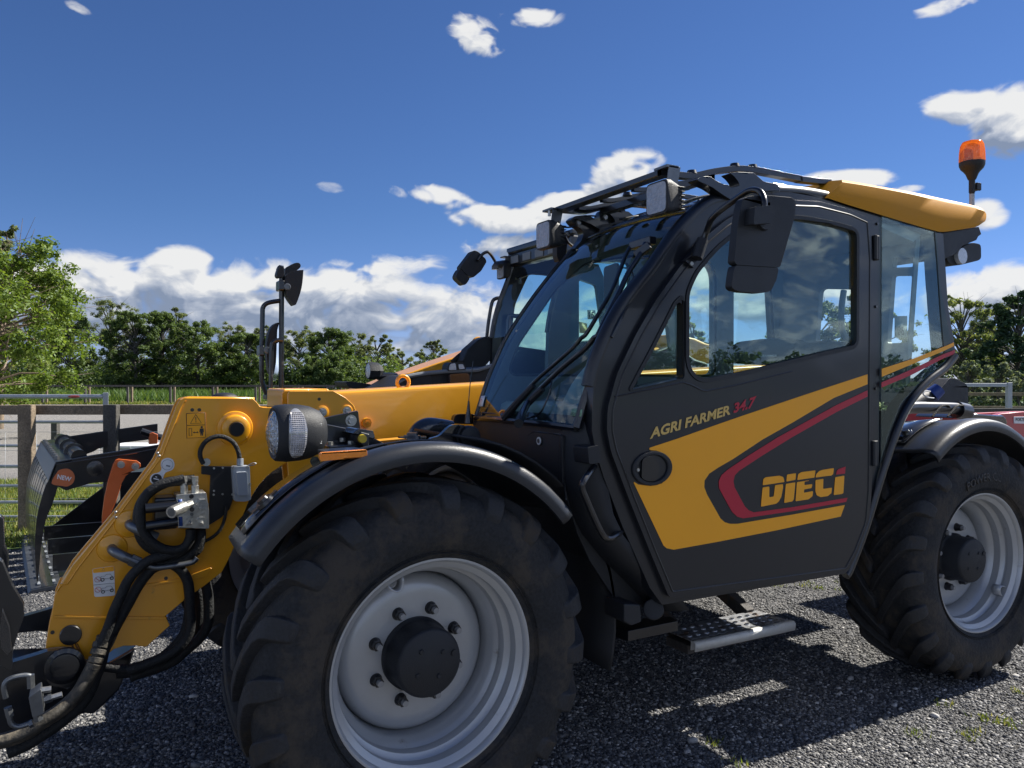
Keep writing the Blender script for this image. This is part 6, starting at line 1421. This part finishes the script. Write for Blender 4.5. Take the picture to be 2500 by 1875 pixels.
def np_mesh(name, V_, F_, m, parent=None):
    me = bpy.data.meshes.new(name); me.vertices.add(len(V_)); me.vertices.foreach_set('co', V_.astype(np.float32).ravel())
    k = F_.shape[1]; me.loops.add(F_.size); me.loops.foreach_set('vertex_index', F_.astype(np.int32).ravel())
    me.polygons.add(len(F_)); me.polygons.foreach_set('loop_start', np.arange(0, F_.size, k, dtype=np.int32)); me.polygons.foreach_set('loop_total', np.full(len(F_), k, dtype=np.int32))
    me.update(calc_edges=True); me.materials.append(m); o = bpy.data.objects.new(name, me); S.collection.objects.link(o)
    if parent: setp(o, parent)
    return o
def leafmat(name, st, trans=.35, rough=.5):
    m = bpy.data.materials.new(name); m.use_nodes = True; n = m.node_tree; n.nodes.clear(); o = n.nodes.new('ShaderNodeOutputMaterial')
    geo = n.nodes.new('ShaderNodeNewGeometry'); c = ramp(n, geo.outputs['Random Per Island'], st)
    d = n.nodes.new('ShaderNodeBsdfDiffuse'); t = n.nodes.new('ShaderNodeBsdfTranslucent'); g_ = n.nodes.new('ShaderNodeBsdfGlossy'); g_.inputs['Roughness'].default_value = rough; g_.inputs[0].default_value = (.35, .4, .35, 1)
    n.links.new(c, d.inputs[0])
    vm = n.nodes.new('ShaderNodeVectorMath'); vm.operation = 'MULTIPLY'; n.links.new(c, vm.inputs[0]); vm.inputs[1].default_value = (1.5, 1.5, .7); n.links.new(vm.outputs[0], t.inputs[0])
    m1 = n.nodes.new('ShaderNodeMixShader'); m1.inputs[0].default_value = trans; n.links.new(d.outputs[0], m1.inputs[1]); n.links.new(t.outputs[0], m1.inputs[2])
    m2 = n.nodes.new('ShaderNodeMixShader'); m2.inputs[0].default_value = .05; n.links.new(m1.outputs[0], m2.inputs[1]); n.links.new(g_.outputs[0], m2.inputs[2]); n.links.new(m2.outputs[0], o.inputs[0]); return m
GB1 = leafmat('grass_blades', [(0, (.08, .12, .02)), (.5, (.15, .19, .04)), (.8, (.26, .25, .08)), (1, (.38, .34, .14))])
GB2 = leafmat('nettle_blades', [(0, (.04, .085, .02)), (.6, (.08, .14, .035)), (1, (.15, .20, .06))])
def pk(f0, f1, r0, r1):
    def f():
        ff = rng.uniform(f0, f1); k = ff / f1 if f1 < 30 else 1; rr = rng.uniform(r0, r1); p_ = W(rr, ff); return (p_.x, p_.y)
    return f
blades('verge_grass', 'short sunlit grass growing between the wooden fence and the gravel yard', 42000, pk(6.7, 11.2, -7.6, -1.5), .03, .075, .012, GB1)
blades('verge_grass', 'grass growing behind the gate at the right of the photo', 9000, pk(12, 22, 5.6, 15), .08, .25, .03, GB1)
blades('field_grass', 'tall rough grass and nettles growing beyond the far fence', 42000, pk(48.5, 66, -46, 2), .35, .85, .12, GB2)
blades('field_grass', 'strip of mown grass along the foot of the far fence', 16000, pk(45.5, 48.5, -34, 2), .08, .2, .08, GB1)
def tufts():
    cs = [UZ(px, py) for px, py in ((2380, 1790), (2440, 1765), (2465, 1770), (2360, 1800), (1960, 1432), (2000, 1438), (1975, 1425), (2050, 1440), (1740, 1815), (1800, 1868), (2310, 1725), (2480, 1690), (2230, 1795), (1900, 1432), (2060, 1425), (2395, 1760))]
    def f(): c = cs[rng.integers(len(cs))]; return (c.x + rng.normal(0, .025), c.y + rng.normal(0, .025))
    return f
blades('weeds', 'tiny tufts of weed growing through the gravel', 420, tufts(), .01, .03, .006, GB1)
# ---- loose stones
ico = bmesh.new(); bmesh.ops.create_icosphere(ico, subdivisions=1, radius=1); ico.verts.ensure_lookup_table()
IV = np.array([v.co[:] for v in ico.verts]); IF = np.array([[v.index for v in f.verts] for f in ico.faces]); ico.free()
def stones(name, label, pts, smin, smax, m):
    N = len(pts); s_ = smin + (smax - smin) * rng.random(N) ** 3
    sc = np.stack([s_ * rng.uniform(.7, 1.4, N), s_ * rng.uniform(.6, 1.1, N), s_ * rng.uniform(.35, .75, N)], 1)
    V_ = IV[None] * (1 + rng.uniform(-.28, .28, (N, len(IV), 1))) * sc[:, None, :]
    a = rng.uniform(0, 2 * np.pi, N); t = rng.normal(0, .35, N); ca, sa_ = np.cos(a)[:, None], np.sin(a)[:, None]; ct_, st_ = np.cos(t)[:, None], np.sin(t)[:, None]
    x, y, z = V_[..., 0], V_[..., 1], V_[..., 2]; y, z = y * ct_ - z * st_, y * st_ + z * ct_; x, y = x * ca - y * sa_, x * sa_ + y * ca
    V_ = np.stack([x + pts[:, 0:1], y + pts[:, 1:2], z + (sc[:, 2:3] * .35)], -1)
    F_ = (IF[None] + (np.arange(N) * len(IV))[:, None, None]).reshape(-1, 3)
    o = np_mesh(name, V_.reshape(-1, 3), F_, m); tag(o, label, 'gravel', kind='stuff'); return o
STN, n, b = node_mat('gravel_stones'); geo = n.nodes.new('ShaderNodeNewGeometry')
n.links.new(ramp(n, geo.outputs['Random Per Island'], [(0, (.035, .036, .041)), (.35, (.08, .081, .086)), (.7, (.16, .158, .155)), (.92, (.27, .265, .26)), (1, (.50, .48, .45))]), b.inputs['Base Color']); b.inputs['Roughness'].default_value = .75
def scatter(N, f0, f1):
    # even per picture area near the camera: density falls with distance
    u_ = rng.random(N); ff = 1 / (1 / f0 + (1 / f1 - 1 / f0) * u_); rr = ff * rng.uniform(-.70, .70, N)
    return np.stack([CAM.x + _c * rr + _s * ff, CAM.y - _s * rr + _c * ff], 1)
stones('loose_gravel', 'loose grey gravel stones covering the yard in front of the machines', np.concatenate([scatter(150000, 2.6, 4.9), scatter(60000, 4.7, 7.4)]), .0032, .0105, STN)
stones('large_gravel', 'larger pale stones lying among the loose gravel', scatter(900, 2.6, 7.5), .008, .022, STN)
# ================================================================ fences and gates
def fence_bar(mb, a, b_, w_, h): mb.bar(a, b_, w_, h)
# near wooden fence on the left
NF = empty('wooden_fence', tuple(W(-3.5, 7.45)), 'weathered wooden post and rail fence behind the grapple bucket at the left', 'fence')
fz = lambda py, f: 1.443 - (py - 927) * f / FPX
fr = lambda px, f: (px - 1250) * f / FPX
f_ = 7.5
for px, m_ in ((65, WOOD), (272, WOODD), (760, WOODD)):
    p_ = W(fr(px, f_), f_); mb = MB(); w_ = .135 if px < 100 else .13
    N_ = 7; rows_ = []
    for k in range(N_ + 1):
        z = 1.205 * k / N_; off = Vector((noise.noise(Vector((px, k, 0))) * .008, 0, 0)); ww = w_ * (1 + .05 * noise.noise(Vector((px, k * .8, 3))))
        rows_.append([tuple(p_ + off + RT_ * (ww / 2 * a) + FW * (.045 * c_) + Vector((0, 0, z))) for a, c_ in ((-1, -.8), (-.8, -1), (.8, -1), (1, -.8), (1, .8), (.8, 1), (-.8, 1), (-1, .8), (-1, -.8))])
    mb.grid(rows_); L_ = len(mb.v); mb.f.append(tuple(range(L_ - 9, L_ - 1)))
    mb.build('post', m_, NF, bev=.006, sa=40)
for (a, b_) in ((-9, fr(272, f_)), (fr(272, f_) + .01, fr(760, f_)), (fr(760, f_) + .01, .2)):
    MB().bar(W(a, f_ + .10, 1.155), W(b_, f_ + .10, 1.150), .045, .092).build('rail', WOOD, NF, bev=.005)
# wire mesh stapled to the fence
mb = MB()
for z in (.06, .16, .28, .42, .58, .75, .93): mb.tube([W(-9, f_ + .13, z), W(.2, f_ + .13, z + .01)], .0016, 4, 0)
for r_ in np.arange(-8.9, .2, .305): mb.tube([W(r_, f_ + .13, .05), W(r_ + .004, f_ + .13, .93)], .0014, 4, 0)
mb.build('wire_mesh', GALV, NF, sa=0)
# galvanised gate behind it
GT = empty('field_gate', tuple(W(-6, 8.1)), 'galvanised tubular field gate with seven bars behind the wooden fence at the left', 'gate')
gf = 8.1; rx1 = fr(253, gf)
for i, py in enumerate((968, 1030, 1088, 1138, 1186, 1226, 1262)):
    z = fz(py, gf); MB().cyl(W(-9.5, gf, z), W(rx1, gf, z), .024 if i == 0 else .017, n=10).build('bar', GALV, GT, sa=60)
MB().bar(W(rx1 + .02, gf, .02), W(rx1 + .02, gf, 1.31), .05, .05).build('end_post', GALV, GT, bev=.004)
MB().bar(W(fr(680 / 3.16, gf) - 1.6, gf, .02), W(fr(215, gf) - 1.6, gf, 1.27), .03, .03).build('brace', GALV, GT)
MB().add([W(fr(580 / 3.16, gf) + .0 + .14 * 0 + .06 * math.cos(a) * 1.0 + .0, gf - .026, fz(968, gf) + .013 * math.sin(a)) for a in np.linspace(0, 2 * math.pi, 17)[:-1]], [tuple(range(16))]).build('gate_badge', mat('red_badge', (.4, .06, .06), .5), GT, solid=.002, sa=0)
# short post behind
p_ = W(fr(135, 10.5), 10.5); WP = MB().bar(p_, p_ + Vector((0, 0, fz(1032, 10.5))), .08, .08, up=FW).build('timber_post', WOODD, None, bev=.005); tag(WP, 'short dark timber post standing on its own behind the gate', 'post')
# low white trough and board in the yard
tr = W(fr(365, 9.4), 9.4); TRG = empty('trough', tuple(tr), 'pale low rectangular trough in the yard just left of the yellow boom head', 'trough')
for a, b_, zc_, hh in ((-.35, .55, .82, .03), ):
    MB().box(tuple(tr + Vector((0, 0, .42))), (.9, .45, .44), (0, 0, -YAW)).build('body', GALV, TRG, bev=.01)
    MB().box(tuple(tr + Vector((0, 0, .655))), (.96, .5, .03), (0, 0, -YAW)).build('rim', WHT, TRG, bev=.004)
# far fence along the field
FF = empty('field_fence', tuple(W(-12, 46)), 'long dark wooden fence along the edge of the field beyond the gravel yard', 'fence')
MB().bar(W(-60, 46, 1.08), W(40, 46, 1.08), .08, .11).build('rail', WOODD, FF)
for px in np.arange(-110, 1250, 104.2):
    for dx, df in ((0, 0), (10, .5)):
        MB().bar(W(fr(px + 3 + dx, 46 + df), 46.1 + df, 0), W(fr(px + 3 + dx, 46 + df), 46.1 + df, 1.06 if not dx else 1.12), .11, .11, up=FW).build('post', WOODD if not dx else WOOD, FF)
# right hand fence and gate
RF = empty('wooden_fence', tuple(W(9, 18)), 'low wooden rail fence at the right, behind the red trailer', 'fence')
for py, hh in ((962, .075), (997, .11)):
    MB().bar(W(fr(2230, 18), 18, fz(py, 18)), W(fr(2750, 18), 18, fz(py + 1, 18)), .05, hh).build('rail', WOOD, RF, bev=.004)
for px in (2350, 2560): MB().bar(W(fr(px, 18), 18.1, 0), W(fr(px, 18), 18.1, 1.0), .12, .12, up=FW).build('post', WOODD, RF)
MB().bar(W(fr(2330, 12), 12, .93), W(fr(2700, 12), 12, .95), .06, .14).build('rail', WOODD, RF, bev=.004)
RG = empty('field_gate', tuple(W(7, 13)), 'galvanised gate with square top rail in front of the silver-green bushes', 'gate')
MB().bar(W(fr(2270, 13), 13, fz(940, 13)), W(fr(2458, 13), 13, fz(940, 13)), .05, .06).build('bar', GALV, RG, bev=.004)
for z in (.2, .5, .8): MB().cyl(W(fr(2270, 13), 13, z), W(fr(2458, 13), 13, z), .018, n=8).build('bar', GALV, RG, sa=60)
MB().bar(W(fr(2463, 13), 13, 0), W(fr(2463, 13), 13, fz(934, 13)), .075, .075, up=FW).build('end_post', GALV, RG, bev=.004)
# ================================================================ trees
def leaves(cent, rad, n_, size, flat=.75, shell=.55, rs=None):
    rs = rs or rng
    d = rs.normal(size=(n_, 3)); d /= np.linalg.norm(d, axis=1)[:, None]
    r_ = (shell + (1 - shell) * rs.random(n_)) ** 1.0; r_ = np.where(rs.random(n_) < .2, rs.random(n_), r_)
    c = cent + d * (r_[:, None] * np.array(rad))
    nn_ = d + rs.normal(0, .55, (n_, 3)); nn_[:, 2] += .5; nn_ /= np.linalg.norm(nn_, axis=1)[:, None]
    u = np.cross(nn_, rs.normal(size=(n_, 3))); u /= np.linalg.norm(u, axis=1)[:, None] + 1e-9; v = np.cross(nn_, u)
    s_ = size * rs.uniform(.6, 1.35, n_)[:, None]
    A = c - u * s_ * .5; B = c + v * s_ * .32; C = c + u * s_ * .6; D = c - v * s_ * .32
    return np.stack([A, B, C, D], 1).reshape(-1, 3)
def tree_crown(h, wdt, nl, size, seed, base=.25, nclump=26, airy=0, top=1.0):
    rs = np.random.default_rng(seed); out = []; br = []
    for i in range(nclump):
        t = rs.random() ** .85; z = base * h + (h - base * h) * t * .95
        env = math.sqrt(max(0, 1 - ((t - .38) / .66) ** 2)) if t > .38 else .78 + .22 * t / .38
        a = rs.random() * 2 * np.pi; rr = wdt * env * rs.uniform(.2, .88) ** .7
        c = np.array([math.cos(a) * rr, math.sin(a) * rr, z]); cr_ = wdt * rs.uniform(.17, .30) * (1 - .3 * t) * (1 - .22 * airy)
        sub = 4
        for j in range(sub):
            cc = c + rs.normal(0, cr_ * .5, 3) * np.array([1, 1, .75]); k = int(nl / nclump / sub * rs.uniform(.6, 1.4))
            out.append(leaves(cc, (cr_ * .66, cr_ * .66, cr_ * .5), k, size, rs=rs, shell=.3))
        br.append(c)
    return np.concatenate(out), br
def tree(name, loc, h, wdt, nl, size, lm, label, group=None, seed=1, base=.25, nclump=26, airy=0, cat='tree', bark=WOODD, twig=True):
    e_ = empty(name, tuple(loc), label, cat, group); rs = random.Random(seed)
    V_, br = tree_crown(h, wdt, nl, size, seed, base, nclump, airy)
    V_ = V_ + np.array([loc[0], loc[1], 0]); np_mesh('crown', V_, np.arange(len(V_)).reshape(-1, 4), lm, e_)
    mb = MB(); L0 = Vector((loc[0], loc[1], 0)); topv = L0 + Vector((rs.uniform(-.3, .3), rs.uniform(-.3, .3), h * .8))
    pts = [L0, L0 + Vector((rs.uniform(-.1, .1), 0, h * .25)), L0 + Vector((rs.uniform(-.2, .2), .1, h * .5)), topv]; r0 = h * .022
    mb.tube(pts, r0, 7, 3, rf=lambda t: 1.15 - .95 * t)
    for c in br:
        c = Vector(c) + L0; t = max(.12, min(.85, (c.z / h) * .75)); s_ = L0.lerp(topv, t / .8 if t < .8 else 1); mid = s_.lerp(c, .5) + Vector((0, 0, .06 * h * rs.random()))
        mb.tube([s_, mid, c], r0 * .32, 5, 3, rf=lambda t: 1.1 - .85 * t)
        if twig:
            for q_ in range(3): mb.tube([mid.lerp(c, .4 + .2 * q_), c + Vector((rs.gauss(0, 1), rs.gauss(0, 1), rs.gauss(.3, .6))) * wdt * .16], r0 * .10, 4, 0, rf=lambda t: 1 - .7 * t)
    mb.build('trunk', bark, e_, sa=60); return e_
LF1 = leafmat('dark_leaves', [(0, (.05, .085, .026)), (.5, (.09, .135, .042)), (1, (.14, .19, .06))], .45)
LF2 = leafmat('mid_leaves', [(0, (.09, .125, .045)), (.5, (.15, .18, .075)), (1, (.22, .24, .12))], .45)
LF3 = leafmat('bright_leaves', [(0, (.06, .10, .015)), (.5, (.11, .17, .025)), (1, (.19, .25, .05))], .42)
LF4 = leafmat('silver_leaves', [(0, (.07, .10, .05)), (.5, (.15, .18, .11)), (1, (.30, .33, .24))], .3)
LF5 = leafmat('blue_green_leaves', [(0, (.02, .045, .025)), (.6, (.04, .075, .04)), (1, (.08, .12, .07))], .25)
# near bright tree at the left edge
p_ = W(fr(-70, 19), 19)
tree('bright_tree', p_, 5.2, 3.0, 42000, .085, LF3, 'bright yellow-green leafy tree at the left edge, nearest of the trees', seed=5, base=.16, nclump=95, airy=1, bark=WOOD)
tree('bright_tree', W(fr(-5, 23), 23), 6.0, 1.5, 11000, .11, LF2, 'tall thin green tree rising above the bright tree at the left edge', seed=15, base=.3, nclump=44, airy=1, bark=WOOD)
# tree line beyond the field: px, top y, half width px, distance, leaf, kind
TL = [(120, 752, 60, 80, LF2, 0), (168, 760, 60, 76, LF1, 1), (275, 728, 74, 78, LF2, 0), (330, 758, 62, 70, LF1, 1), (395, 760, 58, 72, LF1, 2), (432, 745, 44, 86, LF2, 3), (480, 778, 70, 70, LF1, 2), (560, 786, 56, 84, LF2, 3), (600, 812, 60, 72, LF1, 1), (655, 790, 48, 86, LF2, 3),
      (732, 800, 52, 84, LF2, 0), (806, 803, 60, 76, LF1, 2), (868, 812, 52, 84, LF2, 3), (925, 815, 46, 82, LF2, 4), (985, 858, 46, 80, LF2, 4), (1062, 826, 40, 86, LF2, 5), (1030, 900, 50, 84, LF1, 1), (800, 862, 60, 66, LF1, 1), (1130, 880, 50, 84, LF1, 1), (1210, 885, 50, 84, LF2, 4), (1320, 860, 60, 84, LF1, 1), (1420, 850, 60, 84, LF2, 4), (1560, 860, 70, 84, LF1, 1)]
DESC = ['tall pale-topped tree, {}', 'dense dark green tree, {}', 'rounded dark thick-leaved tree, {}', 'pale thin-leaved tree, {}', 'light green airy tree, {}', 'small airy tree, {}']
POS = ['leftmost of the row behind the bright tree', 'second from the left, beside the bright tree', 'tallest one left of the double mirror mast', 'directly right of the tallest one', 'above the middle of the open gravel yard', 'showing its top above the dark ones', 'just left of the double mirror mast', 'beside the double mirror mast on its left', 'directly behind the double mirror mast', 'right of the double mirror mast', 'between mirror mast and round work lamp', 'broad one left of the round work lamp', 'above the round work lamp', 'right of the round work lamp', 'lower one beside the yellow boom', 'seen by itself left of the tilted mirror', 'low behind the yellow boom', 'low bushy one in front of the row', 'hidden mostly by the second cab', 'seen through the second cab', 'seen through the windscreen', 'seen through the wiper side of the windscreen', 'seen through the door window']
for i, (px, ty, hw, d, lm, kd) in enumerate(TL):
    h = 1.443 + (927 - ty) * d / FPX; wd_ = hw * d / FPX * 1.15
    tree('tree', W(fr(px, d), d), h, wd_ * 1.12, 40000 if lm is LF1 else 27000, .14 if lm is LF1 else .115, lm, DESC[kd].format(POS[i]), 'row of trees beyond the field', seed=30 + i, base=.04 if lm is LF1 else .12, nclump=70 if lm is LF1 else 60, airy=.2 if lm is LF1 else 1)
# undergrowth below the row
V_ = np.concatenate([leaves(np.array([*W(fr(px, 74), 74 + rng.uniform(-3, 3))[:2], 1.0 + rng.uniform(0, 1.2)]), (2.2, 1.6, 1.9), 700, .26) for px in range(-60, 1640, 22)])
tag(np_mesh('undergrowth', V_, np.arange(len(V_)).reshape(-1, 4), LF1), 'dark undergrowth filling the foot of the far row of trees', 'undergrowth', kind='stuff')
# right hand trees and bushes
tree('tree', W(fr(2352, 38), 38), 5.6, 2.1, 15000, .12, LF2, 'pale half-bare tree right of the cab, behind the bushes', seed=71, base=.08, nclump=80, airy=1)
tree('tree', W(fr(2430, 44), 44), 6.0, 2.2, 14000, .14, LF2, 'thin tree between the pale half-bare tree and the dark evergreen at the right', seed=72, base=.08, nclump=70, airy=.8)
tree('evergreen_tree', W(fr(2490, 30), 30), 5.0, 1.6, 22000, .12, LF5, 'dark blue-green evergreen tree at the right edge', seed=73, base=.03, nclump=80, airy=.1)
tree('evergreen_tree', W(fr(2600, 30), 30), 5.2, 1.9, 12000, .16, LF5, 'dark evergreen tree just past the right edge', seed=74, base=.05, nclump=34, airy=.1) if False else None
for i, (px, ty, d, hw, lab) in enumerate(((2290, 896, 21, 50, 'silver-green bush nearest the cab, behind the right hand gate'), (2362, 880, 22, 52, 'tallest silver-green bush, behind the middle of the right hand gate'), (2440, 890, 23, 50, 'silver-green bush behind the post of the right hand gate'), (2500, 905, 20, 44, 'silver-green bush at the right edge above the red trailer'))):
    tree('bush', W(fr(px, d), d), 1.443 + (930 - ty) * d / FPX, hw * d / FPX * 1.1, 6500, .09, LF4, lab, 'silver-green bushes behind the right hand gate', seed=80 + i, base=.05, nclump=40, cat='bush')
V_ = np.concatenate([leaves(np.array([*W(fr(px, 26), 26 + rng.uniform(-1, 1))[:2], .7]), (1.0, .8, .75), 300, .14) for px in range(2180, 2620, 24)])
tag(np_mesh('undergrowth', V_, np.arange(len(V_)).reshape(-1, 4), LF5), 'dark undergrowth below the trees at the right', 'undergrowth', kind='stuff')
# trees seen through the cab windows
tree('tree', W(fr(1690, 16), 16), 3.1, .62, 3500, .07, LF2, 'small airy tree seen through the front of the door window', seed=90, base=.35, nclump=20, airy=1)
tree('tree', W(fr(1990, 26), 26), 4.2, 1.9, 14000, .12, LF4, 'broad pale tree seen through the rear window of the cab', seed=91, base=.1, nclump=60, airy=.4)
tree('tree', W(fr(2130, 27), 27), 4.3, 1.5, 8000, .12, LF4, 'bare-branched tree seen through the rear side glass of the cab', seed=92, base=.2, nclump=26, airy=1)
tree('tree', W(fr(1830, 40), 40), 2.6, 1.7, 4000, .12, LF2, 'low tree seen through the middle of the door window', seed=93, base=.1, nclump=20, airy=1)
# row of trees behind the camera, mirrored in the door glass
for i, x_ in enumerate(np.arange(20, 176, 13)):
    tree('tree', Vector((x_ + 3 * math.sin(i * 2.1), -62 - 5 * math.cos(i * 1.7), 0)), 4.3 + 1.2 * math.sin(i * 2.4), 7.0, 2600, .5, LF1, 'dark tree behind the photographer, mirrored in the door window', 'trees reflected in the door window', seed=200 + i, base=.03, nclump=26, twig=False)
tag(wf); tag(wr)
for o in list(S.objects):
    if o.type == 'MESH' and o.parent is None and not o.get('label') and not o.get('kind'): print('UNTAGGED', o.name)
print('faces', sum(len(o.data.polygons) for o in S.objects if o.type == 'MESH'), 'objects', len(S.objects))
